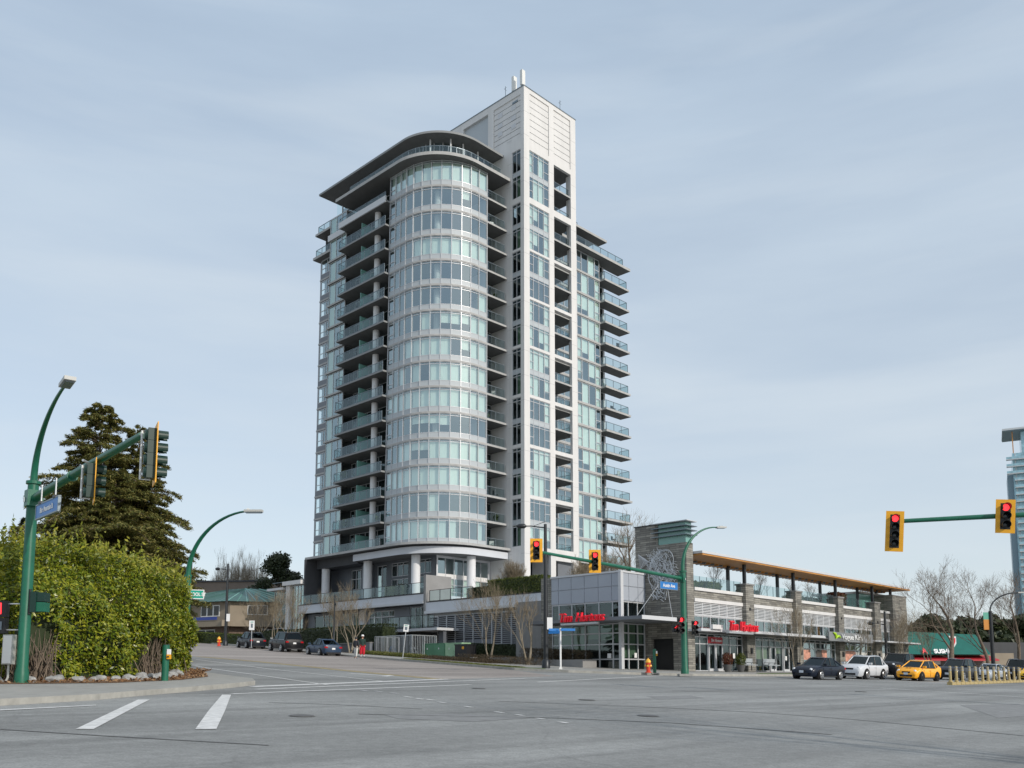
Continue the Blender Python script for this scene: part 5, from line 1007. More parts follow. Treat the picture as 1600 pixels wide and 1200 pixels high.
def arm_pole(label, base, top_z, arm_tip, arm_z, r=.17, lamp=None, lampz=None, ped=0):
    """tapered pole with a flanged mast arm and, when lamp is given, a curved lamp arm"""
    t = thing('signal_pole', label, 'signal pole', base)
    b = Vector(base); q = MB(); q.lathe([(r * 1.25, .02), (r * 1.2, .3), (r, .45), (r * .93, arm_z - base[2] + .5)], (0, 0, 0), 'green_paint', 18); q.build('pole', t, smooth=True)
    q = MB(); q.box(-r * 2, -r * 2, -.12, r * 2, r * 2, .03, 'concrete'); q.build('footing', t)
    tip = Vector(arm_tip) - b; at_ = Vector((0, 0, arm_z - base[2])); q = MB(); q.tube([at_, at_.lerp(tip, .5) + Vector((0, 0, .02)), tip], [.12, .1, .075], 'green_paint', 12); q.tube([at_.lerp(tip, .42), at_.lerp(tip, .425)], .135, 'green_paint', 12); q.build('mast_arm', t, smooth=True)
    q = MB(); q.obox(tuple(at_ + (tip - at_).normalized() * .12), (.16, .2, .22), math.atan2(tip.y, tip.x), 'green_paint'); q.cyl((0, 0), r * 1.25, arm_z - base[2] + .42, arm_z - base[2] + .5, 'green_paint'); q.build('flange', t)
    for dx in (-.12, .12): q = MB(); q.cyl((dx, -r * 1.2), .03, arm_z - base[2] - .1, arm_z - base[2] + .02, 'galv', 8); q.build('bolt', t)
    if lamp:
        lt = Vector(lamp) - b; p0 = Vector((0, 0, arm_z - base[2] + .5)); pts = []
        hz = Vector((lt.x, lt.y, 0))
        for i in range(15):
            s = i / 14; an = s * math.pi / 2; pts.append(Vector((hz.x * (1 - math.cos(an)), hz.y * (1 - math.cos(an)), p0.z + (lt.z - p0.z) * math.sin(an) ** (.92))))
        q = MB(); q.tube(pts, [r * .62 - (r * .62 - .035) * i / 14 for i in range(15)], 'green_paint', 12); q.build('lamp_arm', t, smooth=True)
        d = (pts[-1] - pts[-2]).normalized(); q = MB(); c = lt + d * .32; an = math.atan2(hz.y, hz.x)
        m_ = Matrix.Rotation(an, 3, 'Z') @ Matrix.Rotation(-math.asin(max(-1, min(1, d.z))) , 3, 'Y'); q.obox(c, (.36, .13, .045), m_, 'lamp_head'); q.obox(c + Vector((0, 0, -.055)), (.27, .1, .02), m_, 'rail'); q.obox(c + Vector((0, 0, .06)), (.12, .07, .03), m_, 'lamp_head'); q.build('lamp_head', t)
    return t
# near left pole with arm crossing the view, two signals seen from behind
bx, by = -13.05, 24.0; bz = gzw(bx, by) + .1
tip = at(222, 680, 18.6); arz = 6.35
lampP = at(101, 603, 21.0)
arm_pole('nearest green signal pole with a long arm and curved lamp, beside the big laurel hedge', (bx, by, bz), 7, tuple(tip), arz, .15, tuple(lampP))
def on_arm(base, arz_, tip_, t_): return Vector((base[0], base[1], arz_)).lerp(Vector(tip_), t_)
p = on_arm((bx, by), arz, tip, 1.0); ad = (Vector(tip) - Vector((bx, by, arz))).normalized()
hA = at(243, 710, 18.4); signal_head(4, 'four section signal seen from behind at the tip of the near arm', tuple(hA), 62, .86, True, None, 'signals on the near left arm')
hB = at(148, 752, 20.3); signal_head(3, 'three section signal seen from behind halfway along the near arm', tuple(hB), 62, .86, True, None, 'signals on the near left arm')
for hp_, tt_, n_ in ((hA, 1.0, 4), (hB, .62, 3)):
    q = MB(); base_ = on_arm((bx, by), arz, tip, tt_ - .02); off_ = Vector((-.28, .05, 0)); top = hp_ + Vector((-.30, .0, .31 * n_ / 2 * .86 - .02)); bot = hp_ + Vector((-.30, 0, -.31 * n_ / 2 * .86))
    q.tube([top + Vector((.22, 0, 0)), top, bot, bot + Vector((.22, 0, 0))], .025, 'white_plastic', 6); q.tube([base_, Vector((top.x, top.y, base_.z))], .03, 'galv', 6)
    o = q.build('signal_bracket', base=tuple(bot)); o.location = bot; tag(o, 'white pipe bracket holding the ' + ('four' if n_ == 4 else 'three') + ' section signal on the near arm', 'bracket', 'signal brackets')
def street_sign(txt, p0, p1, h, m, label, th=.05, size=.24, frame='rail', hang=None, sx=1):
    """panel between two world points (bottom line), facing the camera side"""
    p0, p1 = Vector(p0), Vector(p1); d = p1 - p0; L_ = d.length; an = math.atan2(d.y, d.x); t = thing('street_sign', label, 'street sign', tuple(p0), an)
    q = MB(); q.box(0, -th / 2, 0, L_, th / 2, h, m); q.build('panel', t); q = MB()
    for bx_ in ((-.02, -th / 2 - .01, -.02, L_ + .02, th / 2 + .01, .015), (-.02, -th / 2 - .01, h - .015, L_ + .02, th / 2 + .01, h + .02), (-.02, -th / 2 - .01, 0, .015, th / 2 + .01, h), (L_ - .015, -th / 2 - .01, 0, L_ + .02, th / 2 + .01, h)): q.box(*bx_, frame)
    q.build('frame', t); text(txt, size, .003, 'sign_white', 'lettering', (L_ / 2, -th / 2 - .008, h / 2 - size * .33), (R(90), 0, 0), t, bold=.006, sx=sx)
    if hang:
        q = MB()
        for x in (L_ * .18, L_ * .82): q = MB(); q.tube([(x, 0, h), (x, 0, h + hang)], .02, 'galv', 6); q.box(x - .08, -.05, h, x + .08, .05, h + .07, 'black'); q.build('hanger', t)
    return t
s0 = on_arm((bx, by), arz, tip, .06); s1 = on_arm((bx, by), arz, tip, .235); P0 = at(57, 812, 22.9); P1 = at(92, 795, 21.6); P1.z = P0.z
street_sign('Blue Mountain St', P0, P1, .36, 'sign_blue', 'blue street name sign hanging under the near left arm', size=.19, hang=.5, sx=.8)
# pedestrian signals and boxes on the near pole
t = thing('pedestrian_signal', 'dark green pedestrian signal box mounted right of the near pole', 'pedestrian signal', (bx + .18, by - .1, at(40, 957, by).z), 0)
q = MB(); q.box(0, -.05, 0, .16, .25, .55, 'green_dark'); q.box(.16, -.02, .02, .36, .3, .27, 'green_paint'); q.box(.16, -.02, .29, .36, .3, .53, 'green_dark'); q.build('housing', t); q = MB(); q.cyl((-.03, 0), .03, -.05, .62, 'black'); q.build('bracket', t)
pz = at(0, 990, by).z; t = thing('pedestrian_signal', 'pedestrian countdown signal showing an orange red hand at the left picture edge', 'pedestrian signal', (bx - .95, by - .05, pz), 0)
q = MB(); q.box(0, 0, 0, .45, .18, .42, 'black'); q.box(0, 0, .44, .45, .18, .88, 'black'); q.build('housing', t); q = MB()
for x in (.1, .16, .22, .28): q.box(x, -.02, .62, x + .045, 0, .82, 'red_lamp')
q.box(.1, -.02, .52, .33, 0, .63, 'red_lamp'); q.build('hand_symbol', t); q = MB(); q.box(.08, -.02, .1, .2, 0, .32, 'rail'); q.box(.25, -.02, .1, .37, 0, .32, 'rail'); q.build('digit_panel', t); q = MB(); q.tube([(.45, .1, .1), (.8, .08, .1)], .02, 'galv', 6); q.tube([(.45, .1, .8), (.8, .08, .8)], .02, 'galv', 6); q.build('bracket', t)
t = thing('control_cabinet', 'pale grey metal control box strapped to the near pole', 'cabinet', (bx - .42, by - .25, at(15, 1038, by).z), 0)
q = MB(); q.box(0, 0, 0, .26, .2, .78, 'lamp_head'); q.build('box', t); q = MB(); q.box(.02, -.012, .03, .24, 0, .75, 'white_plastic'); q.build('door', t); q = MB(); q.tube([(.14, .1, 0), (.14, .1, -.35), (.05, .1, -.55), (-.15, .1, -.68)], .03, 'lamp_head', 8); q.build('conduit', t)
def button_post(loc, h, label):
    t = thing('button_post', label, 'crossing button post', loc, 0, 'pedestrian button posts'); q = MB(); q.cyl((0, 0), .105, 0, h, 'green_paint', 16); q.lathe([(.105, h), (.09, h + .02), (.01, h + .03)], (0, 0, 0), 'green_dark', 16); q.build('post', t, smooth=True)
    q = MB(); q.box(-.2, -.2, -.08, .2, .2, 0, 'concrete'); q.build('footing', t); q = MB(); q.box(.08, -.13, h - .28, .17, -.02, h - .12, 'sign_white'); q.build('sign_plate', t); q = MB(); q.box(.08, -.14, h - .42, .18, -.02, h - .28, 'signal_yellow'); q.cyl((.13, -.15), .03, h - .37, h - .33, 'black', 8); q.build('button_box', t)
px_ = at(257, 1068, 27.5); button_post((px_.x, px_.y, gzw(px_.x, px_.y) + .14), 1.08, 'green push button post in front of the hedge on the near left corner')
px_ = at(1023, 1047, 57.5); button_post((px_.x, px_.y, gzw(px_.x, px_.y) + .15), 1.5, 'green push button post beside the red and yellow hydrant at the far corner')
# far corner signal pole
fx = at(1070, 1050, 56.0); fb = (fx.x, fx.y, gzw(fx.x, fx.y) + .15); FA = 7.62
ftip = at(838, 858, 44.4); ftip.z = 7.75
flamp = at(1120, 824, 57.0)
arm_pole('green signal pole on the far corner with curved lamp, in front of the stone building', fb, 8, tuple(ftip), FA, .2, tuple(flamp))
signal_head(3, 'left signal of the far arm showing red, in front of the white shaft', tuple(at(838, 860, 44.2)), 176, 1.0, group='signals on the far arm'); signal_head(3, 'right signal of the far arm showing red, nearer the green pole', tuple(at(929.5, 877, 48.2)), 176, 1.06, group='signals on the far arm')
P0 = at(1031, 919.5, 54.5); P1 = at(1058.5, 922.5, 55.6); P1.z = P0.z - .05
street_sign('Austin Ave', P0, P1, .46, 'sign_blue', 'blue street name sign hanging under the far arm', size=.3, hang=.42, sx=.85)
signal_head(3, 'side signal with glowing red lamp left of the far green pole', tuple(at(1064, 977, 55.6)), 170, 1.1, False, group='side signals on the far pole', body='black')
signal_head(2, 'small low signal far left of the far pole with a dim red lamp', tuple(at(1055, 982, 55.8)), 150, .75, False, group='side signals on the far pole', body='black')
signal_head(3, 'side signal with red lamp right of the far green pole', tuple(at(1086, 981, 55.8)), 168, .95, False, group='side signals on the far pole', body='black')
# right arm reaching in from outside the frame
rt = at(1394, 815, 32); r2 = at(1567, 808, 31.07); dirn = (r2 - rt); dirn.z = 0
rb = rt + dirn * 3.1; rbz = gzw(rb.x, rb.y) + .1
arm_pole('green signal pole outside the right edge whose arm reaches into view', (rb.x, rb.y, rbz), 8, tuple(rt), rt.z + .1, .17)
signal_head(4, 'four lens signal with red light at the tip of the right arm', (rt.x, rt.y - .16, rt.z - .38), 196, .98, group='signals on the right arm', lean=4.5); signal_head(3, 'three lens signal with red light further right on the right arm', (r2.x, r2.y - .16, r2.z + .0), 196, 1.0, group='signals on the right arm', lean=4.5)
# second green lamp pole behind the hedge with a green street sign
lb = at(288, 1040, 38.0); lbz = gzw(lb.x, lb.y) + .1
t = thing('street_lamp', 'green lamp pole with long curved arm rising behind the hedge', 'street lamp', (lb.x, lb.y, lbz)); zt = at(288, 898, 38).z - lbz
lt = at(384, 799, 36.5); q = MB(); q.lathe([(.15, 0), (.14, zt)], (0, 0, 0), 'green_paint', 14); q.cyl((0, 0), .16, zt - .1, zt, 'green_paint'); q.build('pole', t, smooth=True)
hz = Vector((lt.x - lb.x, lt.y - lb.y, 0)); zz0, zz1 = zt, lt.z - lbz; pts = []
for i in range(17): an = i / 16 * math.pi / 2; pts.append(Vector((hz.x * (1 - math.cos(an)) , hz.y * (1 - math.cos(an)), zz0 + (zz1 - zz0) * math.sin(an))))
q = MB(); q.tube(pts, [.11 - .07 * i / 16 for i in range(17)], 'green_paint', 12); q.build('lamp_arm', t, smooth=True)
q = MB(); e_ = pts[-1]; q.box(e_.x - .05, e_.y - .12, e_.z - .03, e_.x + .7, e_.y + .12, e_.z + .06, 'lamp_head'); q.box(e_.x, e_.y - .1, e_.z - .07, e_.x + .66, e_.y + .1, e_.z - .03, 'rail'); q.box(e_.x + .05, e_.y - .04, e_.z + .06, e_.x + .14, e_.y + .04, e_.z + .12, 'white_plastic'); q.build('lamp_head', t)
P0 = at(291, 935, 37.6); P1 = at(318, 936, 37.8); P1.z = P0.z
street_sign('SCHOOL ST', P0, P1, .36, 'sign_green', 'green street sign with white letters at the edge of the hedge', size=.2, frame='sign_white', sx=.8)
# black twin and single lamp posts
def black_lamp(px, py_base, Y, ytop, arm_px, arm_y, label, drop=0, r=.09, sign=False):
    b = at(px, py_base, Y); bz_ = gzw(b.x, b.y) + .15; t = thing('street_lamp', label, 'street lamp', (b.x, b.y, bz_), 0, 'black street lamps'); h = at(px, ytop, Y).z - bz_; e_ = at(arm_px, arm_y, Y)
    q = MB(); q.lathe([(r * 2.2, 0), (r * 2, .5), (r * 1.3, .6), (r * 1.1, h * .5), (r * .8, h)], (0, 0, 0), 'dark_metal', 12); q.build('post', t, smooth=True)
    ex, ez = e_.x - b.x, e_.z - bz_; sgn = 1 if ex > 0 else -1; q = MB(); q.tube([(0, 0, ez - .12), (ex * .5, 0, ez), (ex * .8, 0, ez)], .04, 'dark_metal', 8); q.tube([(0, 0, ez + .3), (ex * .4, 0, ez + .02)], .02, 'dark_metal', 6); q.build('arm', t)
    q = MB(); L0 = abs(ex) * .36; q.lathe([(.05, -L0 * .5), (.16, -L0 * .2), (.17, L0 * .3), (.06, L0 * .5)], (ex * .85, 0, ez - .0), 'dark_metal', 12, 'X'); q.build('lamp_head', t, smooth=True)
    if sign: q = MB(); q.box(.08, -.2, 2.6, .45, -.16, 3.4, 'sign_white'); q.build('sign_plate', t)
    return t
black_lamp(853, 1043, 60.5, 819, 808, 822, 'tall black street lamp standing left of the glass corner box', r=.13, sign=True)
black_lamp(352, 1004, 96, 881, 337, 889, 'black street lamp in front of the stucco shop house', r=.13, sign=True)
black_lamp(1386, 1040, 84, 955, 1356, 974, 'black street lamp in front of the end block of the retail building', r=.12)
black_lamp(294, 1010, 108, 876, 274, 879, 'distant black street lamp just behind the green lamp pole', r=.13)
black_lamp(521, 1024, 84, 929, 525, 944, 'slim black street lamp between the two street trees behind the blue sedan', r=.07)
b = at(1552, 1036, 88); bz_ = gzw(b.x, b.y) + .1; t = thing('street_lamp', 'black street lamp with curved arm and green and orange banner between bare trees', 'street lamp', (b.x, b.y, bz_), 0, 'black street lamps'); e_ = at(1590, 926, 88)
h = at(1548, 955, 88).z - bz_; q = MB(); q.lathe([(.2, 0), (.16, h)], (0, 0, 0), 'dark_metal', 12); q.build('post', t, smooth=True); pts = [Vector(((e_.x - b.x) * (1 - math.cos(i / 10 * 1.57)), 0, h + (e_.z - bz_ - h) * math.sin(i / 10 * 1.57))) for i in range(11)]
q = MB(); q.tube(pts, .07, 'dark_metal', 8); q.build('arm', t); q = MB(); q.box(pts[-1].x, -.15, pts[-1].z - .05, pts[-1].x + .9, .15, pts[-1].z + .07, 'lamp_head'); q.build('lamp_head', t); q = MB(); q.box(-.7, -.02, 4.6, -.15, .02, 5.6, 'banner_orange'); q.box(-.7, -.02, 5.6, -.15, .02, 6.3, 'banner_green'); q.build('banner', t)
# small signs
def small_sign(px, py, Y, ytop, label, lean=0, w_=.4, h_=.55, cat='parking sign'):
    b = at(px, py, Y); bz_ = gzw(b.x, b.y) + .15; t = thing('parking_sign', label, cat, (b.x, b.y, bz_), 0, 'parking signs'); t.rotation_euler = (0, R(lean), 0); h = at(px, ytop, Y).z - bz_
    q = MB(); q.cyl((0, 0), .035, 0, h, 'galv', 8); q.build('post', t); q = MB(); q.box(-w_ / 2, -.06, h - h_, w_ / 2, -.04, h + .02, 'sign_white'); p_ = q.build('panel', t); q = MB(); q.box(-.1, -.066, h - h_ * .75, .1, -.061, h - h_ * .3, 'rail'); q.box(-.14, -.066, h - h_ * .18, .14, -.061, h - h_ * .1, 'sign_green'); q.build('symbol', p_)
small_sign(629, 1033, 71.5, 976, 'leaning white parking sign beside the bike cage', 6.0, .42, .55); small_sign(393, 1000, 92, 970, 'upright white parking sign behind the parked black cars', 0, .55, .95)
b = at(876, 1047, 59); bz_ = gzw(b.x, b.y) + .15; t = thing('street_name_post', 'white post with two crossed blue street name blades before the restaurant glass', 'street sign', (b.x, b.y, bz_)); h = at(876, 981, 59).z - bz_
q = MB(); q.cyl((0, 0), .06, 0, h, 'sign_white', 10); q.box(-.1, -.1, -.05, .1, .1, .12, 'white_plastic'); q.build('post', t); q = MB(); q.obox((.5, .0, h - .12), (.48, .015, .08), R(10), 'sign_blue'); q.obox((-.42, -.1, h - .3), (.4, .015, .09), R(-25), 'sign_blue'); q.obox((-.42, .1, h - .12), (.4, .015, .08), R(30), 'sign_blue'); q.build('name_blade', t)
def hydrant(loc, s, label):
    t = thing('fire_hydrant', label, 'hydrant', loc, R(20), 'fire hydrants'); t.scale = (s,) * 3; q = MB()
    q.lathe([(.17, 0), (.17, .05), (.11, .07), (.11, .45), (.15, .47), (.15, .53), (.12, .54)], (0, 0, 0), 'hydrant_red', 18); q.build('barrel', t, smooth=True)
    q = MB(); q.lathe([(.13, .54), (.15, .57), (.135, .66), (.08, .74), (.03, .76), (.03, .81), (.0, .81)], (0, 0, 0), 'hydrant_yellow', 18); q.build('bonnet', t, smooth=True)
    for a in (0, 120, 240):
        q = MB(); d = Vector((math.cos(R(a)), math.sin(R(a)), 0)); q.tube([d * .09 + Vector((0, 0, .38)), d * .19 + Vector((0, 0, .38))], .065, 'hydrant_yellow', 12); q.build('nozzle', t)
b = at(1013, 1049, 57); hydrant((b.x, b.y, gzw(b.x, b.y) + .15), 1.15, 'red and yellow hydrant at the far corner by the glass box'); b = at(342, 1007, 93); hydrant((b.x, b.y, gzw(b.x, b.y) + .15), 1.25, 'small distant red and yellow hydrant in front of the stucco shop house')
# bollards on a yellow kerb
P0, P1 = G(1484, 1070.5), G(1640, 1064.5)
def blin(px):
    a0, b0 = P0; a1, b1 = P1; lo, hi = 0, 1
    for _ in range(40):
        m_ = (lo + hi) / 2; x, y = W(a0 + (a1 - a0) * m_, b0 + (b1 - b0) * m_); X = PCX + FPX * x / (y * math.cos(TILT) + (gzw(x, y) - EYE) * math.sin(TILT))
        if X < px: lo = m_
        else: hi = m_
    return lo
mb = MB(); 
for i in range(30): t0, t1 = i / 30, (i + 1) / 30; a = lerp(P0, P1, t0); b = lerp(P0, P1, t1 - .002); an = math.atan2(b[1] - a[1], b[0] - a[0]); c = lerp(a, b, .5); mb.obox((c[0], c[1], gz(c[1]) + .09), (math.dist(a, b) / 2, .16, .09), an, 'post_yellow')
solo_ab(mb, 'lane_divider', P0[0], P0[1], gz(P0[1]), 'low yellowish kerb carrying the row of lane posts', 'kerb')
xs = [1485.5, 1495, 1504.5, 1515.5, 1526, 1536, 1544.5, 1553, 1561.5, 1569.5, 1577.5, 1585, 1593]
names_ = ['nearest', 'second', 'third', 'fourth', 'fifth', 'sixth', 'seventh', 'eighth', 'ninth', 'tenth', 'eleventh', 'twelfth', 'farthest visible']
pole0 = None
for i, px in enumerate(xs):
    a, b = lerp(P0, P1, blin(px)); x, y = W(a, b); z = gz(b) + .18; lab = names_[i] + ' yellowish lane post of the row, counted from the left end'
    if pole0 is None:
        pole0 = thing('lane_post', lab, 'bollard', (x, y, z), .1, 'row of yellowish lane posts'); q = MB(); q.lathe([(.13, 0), (.13, .06), (.085, .1), (.08, 1.0), (.06, 1.02)], (0, 0, 0), 'post_yellow', 12); q.build('post', pole0, smooth=True)
        for zz in (.72, .88): q = MB(); q.lathe([(.088, zz), (.088, zz + .09)], (0, 0, 0), 'kerb', 12); q.build('reflector_band', pole0)
    else: dup(pole0, (x, y, z), random.uniform(-.4, .4), lab).rotation_euler = (random.uniform(-.04, .04), random.uniform(-.05, .05), 0)

# ------------------------------------------------------------------ cars
def car(kind, paint, loc, heading, label, group, rim='rim', name=None):
    """heading = compass azimuth the nose points to; local +x is the nose"""
    K = dict(  # length, width, height, bonnet z, boot z, belt z, x of: windscreen base, roof front, roof rear, backlight base; wheelbase, wheel r
        sedan=(4.45, 1.76, 1.45, .88, .98, .92, .98, .10, -.92, -1.75, 2.55, .315),
        suv=(4.45, 1.84, 1.68, 1.05, 1.10, 1.05, 1.12, .28, -1.38, -2.10, 2.64, .36),
        boxsuv=(4.75, 1.92, 1.86, 1.18, 1.22, 1.16, 1.05, .55, -1.95, -2.25, 2.85, .39),
        hatch=(3.97, 1.72, 1.48, .93, 1.04, .94, 1.22, .22, -1.12, -1.86, 2.49, .32),
        pickup=(5.9, 2.03, 1.95, 1.32, 1.32, 1.28, 1.25, .70, -.75, -1.0, 3.7, .42),
        coupe=(4.5, 1.8, 1.36, .86, .96, .88, .62, -.05, -.95, -1.78, 2.6, .33))[kind]
    Ln, Wd, Ht, zb, zt_, belt, xa, xb, xc, xd, wbase, wr = K; h = Wd / 2; f = Ln / 2
    t = thing(name or kind_name[kind], label, kind_cat[kind], loc, R(90) - R(heading), group)
    gc = .19 if kind not in ('pickup', 'boxsuv') else .28
    st = [(-f, .80, zt_ - .22, gc + .12), (-f + .07, .90, zt_ - .05, gc + .03), (-f + .3, .97, zt_, gc), (xd - .05, 1.0, zt_ + .01, gc), (xc, 1.0, belt + .0, gc), (0, 1.0, belt, gc), (xa, 1.0, (belt + zb) / 2 + .02, gc), (xa + (f - xa) * .35, .99, zb, gc), (f - .45, .965, zb - .06, gc), (f - .16, .90, zb - .15, gc), (f - .03, .80, zb - .30, gc + .05), (f, .70, zb - .36, gc + .12)]
    st = sorted(st); sec = []
    for x, w_, zt2, z0 in st:
        w2 = h * w_; m_ = z0 + (zt2 - z0) * .52
        half = [(0, z0), (w2 * .84, z0), (w2 * .955, z0 + .12), (w2 * 1.0, m_), (w2 * .985, zt2 - .16), (w2 * .93, zt2 - .05), (w2 * .80, zt2), (w2 * .4, zt2 + .02), (0, zt2 + .028)]
        sec.append([(x, y, z) for y, z in half] + [(x, -y, z) for y, z in half[-2:0:-1]])
    q = MB(); n = len(sec[0]); vs = [p for s in sec for p in s]; fs = []
    for i in range(len(sec) - 1):
        for j in range(n): fs.append((i * n + j, i * n + (j + 1) % n, (i + 1) * n + (j + 1) % n, (i + 1) * n + j))
    fs += [tuple(range(n))[::-1], tuple((len(sec) - 1) * n + j for j in range(n))]; q.add(vs, fs, paint)
    if kind == 'pickup': q.box(-f + .12, -h + .14, zt_ - .05, xd - .1, h - .14, zt_ + .035, 'black')
    body = q.build('body', t, smooth=35)
    # greenhouse
    zg = belt + .0; tw = .93 if kind in ('pickup', 'boxsuv', 'suv') else .86; bw_ = h * .90; rw = h * .70 * (tw / .86); zr = Ht - .05
    base = [(xa, bw_ * .86, zb if kind != 'pickup' else zg + .02), (xa - .18, bw_, zg), (0 if xb > 0 else xb, bw_ * 1.0, zg), (xc, bw_, zg), (xd, bw_ * .88, zt_ - .02)]
    top = [(xb + .06, rw * .86, zr - .03), (xb - .05, rw, zr), ((xb + xc) / 2, rw * 1.02, zr + .03), (xc + .05, rw, zr), (xc - .03, rw * .88, zr - .04)]
    q = MB(); L_ = [*base, *[(x, -y, z) for x, y, z in base[::-1]]]; U_ = [*top, *[(x, -y, z) for x, y, z in top[::-1]]]; n = len(L_); q.add(L_ + U_, [(j, (j + 1) % n, n + (j + 1) % n, n + j) for j in range(n)], 'car_glass'); q.build('window_glass', t)
    q = MB(); q.add([(x * .96, y * .9, z - .02) for x, y, z in L_] + [(x, y * .9, z - .05) for x, y, z in U_], [tuple(range(n)), tuple(range(n, 2 * n))] + [(j, (j + 1) % n, n + (j + 1) % n, n + j) for j in range(n) if False], 'black')
    for sx, sy in ((.25, .38), (.25, -.38), (-.75, .38), (-.75, -.38)): q.obox((sx, sy, belt + .08), (.08, .22, .26), 0, 'rail')
    q.build('interior', t)
    q = MB(); rv = [(x, y, z + .01) for x, y, z in U_]; rv2 = [(x * .98, y * .93, z + .055) for x, y, z in U_]; q.add(rv + rv2, [tuple(range(n))[::-1], tuple(range(n, 2 * n))] + [(j, (j + 1) % n, n + (j + 1) % n, n + j) for j in range(n)], paint); q.build('roof', t, smooth=50)
    def pil(a, b, r_=.035, mm=None): q.tube([a, b], r_, mm or paint, 6)
    q = MB()
    for s in (1, -1):
        fl = lambda p: (p[0], p[1] * s, p[2])
        pil(fl(base[0]), fl(top[0]), .04); pil(fl(base[1]), fl(top[1]), .02, 'black'); pil(fl((-.15 if kind != 'pickup' else .1, bw_ * 1.0, zg)), fl((-.2 if kind != 'pickup' else .05, rw * 1.02, zr + .02)), .035, 'black'); pil(fl(base[3]), fl(top[3]), .05 if kind in ('suv', 'boxsuv', 'hatch') else .03); pil(fl(base[4]), fl(top[4]), .05); pil(fl(base[1]), fl(base[3]), .018, 'black' if kind != 'boxsuv' else 'rim')
    q.build('pillar', t)
    # lights, grille, plate, bumper
    for s in (1, -1):
        hz_ = zb - .27; q = MB(); q.lathe([(.02, -.02), (.13, .0), (.15, .06), (.08, .13)], (f - .22, s * h * .68, hz_), 'headlight', 12, 'X'); o = q.build('headlight', t, smooth=True)
        q = MB(); q.box(-f - .004, s * h * .62, zt_ - .30, -f + .22, s * h * .915, zt_ - .16, 'taillight'); q.build('taillight', t)
        q = MB(); mxx = xa - .12; q.obox((mxx, s * (h + .09), belt + .08), (.07, .11, .07), 0, paint if kind != 'boxsuv' else 'rim'); q.build('mirror', t)
        for dx_ in ((.95, -.1), (-.12, -1.02)) if kind != 'coupe' else ((.8, -.35),):
            q = MB(); q.box(dx_[0] * .99 - .015, s * (h * 1.0 - .008), gc + .12, dx_[0] * .99, s * (h * 1.0 + .003), belt - .14, 'black'); d_ = q.build('door_gap', t)
        q = MB(); q.box(-.05, s * (h * .985), belt - .22, .15 - .05, s * (h * 1.0 + .02), belt - .18, paint); q.build('door_handle', t)
        q = MB(); q.box(-wbase / 2 + wr, s * h * .9, gc - .01, wbase / 2 - wr, s * (h * .985), gc + .08, 'black'); q.build('sill', t)
    q = MB(); q.box(f - .06, -h * .34, zb - .38, f + .005, h * .34, zb - .26, 'black'); q.box(f - .08, -h * .52, gc + .1, f + .01, h * .52, gc + .24, 'black'); q.build('grille', t)
    q = MB(); q.box(f + .005, -.15, gc + .24, f + .022, .15, gc + .40, 'plate'); q.build('licence_plate', t); q = MB(); q.box(-f - .02, -.15, zt_ - .42, -f - .002, .15, zt_ - .27, 'sign_white'); q.build('licence_plate', t)
    q = MB(); q.box(-f - .01, -h * .75, gc + .02, -f + .2, h * .75, gc + .14, 'black'); q.build('rear_bumper', t)
    q = MB(); q.lathe([(.06, 0), (.05, .02)], (f - .03, 0, zb - .32), 'rim', 12, 'X'); q.build('badge', t)
    if kind == 'hatch' and paint == 'paint_orange': q = MB(); [q.add([(xa + .02, y, zb + .045), (f - .35, y * .8, zb + .0), (f - .35, (y + .13) * .8, zb + .0), (xa + .02, y + .13, zb + .045)], [(0, 1, 2, 3)], 'black') for y in (-.2, .07)]; q.build('bonnet_stripe', t)
    if kind in ('suv', 'boxsuv'):
        for s in (1, -1): q = MB(); q.tube([(xb - .1, s * rw * .85, zr + .09), (xc + .1, s * rw * .85, zr + .09)], .02, 'rail', 6); q.build('roof_rail', t)
    for sx in (1, -1):
        for s in (1, -1):
            x, y = sx * wbase / 2, s * (h - .1); q = MB(); q.lathe([(wr + .07, -.13), (wr + .07, .045)], (x, y + s * .055, wr), 'black', 24, 'Y'); ar = q.build('wheel_arch', t)
            q = MB(); q.lathe([(wr * .7, -.11), (wr * .96, -.11), (wr, -.08), (wr, .08), (wr * .96, .11), (wr * .66, .11)], (x, y + s * .05, wr), 'tyre', 24, 'Y'); wh = q.build('wheel', t, smooth=True)
            q = MB(); yo = y + s * .165; q.lathe([(wr * .66, -.01), (wr * .68, .0)], (x, yo - s * .015, wr), 'rim_dark', 24, 'Y')
            for a in range(5 if rim != 'rim_dark' else 7):
                an = R(a * 360 / (5 if rim != 'rim_dark' else 7) + 18); m_ = Matrix.Rotation(-an, 3, 'Y'); q.obox(Vector((x, yo, wr)) + m_ @ Vector((wr * .33, 0, 0)), (wr * .32, .012, wr * .09), m_, rim)
            q.lathe([(wr * .15, -.02), (wr * .13, .02)], (x, yo, wr), rim, 12, 'Y')
            rr_ = [(x + wr * .66 * math.cos(R(a_ * 15)), yo, wr + wr * .66 * math.sin(R(a_ * 15))) for a_ in range(25)]; q.tube(rr_, wr * .055, rim, 5, False); q.build('rim', wh)
    return t
kind_name = dict(sedan='parked_sedan', suv='parked_suv', boxsuv='parked_suv', hatch='hatchback', pickup='pickup_truck', coupe='coupe')
kind_cat = dict(sedan='car', suv='car', boxsuv='car', hatch='car', pickup='pickup truck', coupe='car')
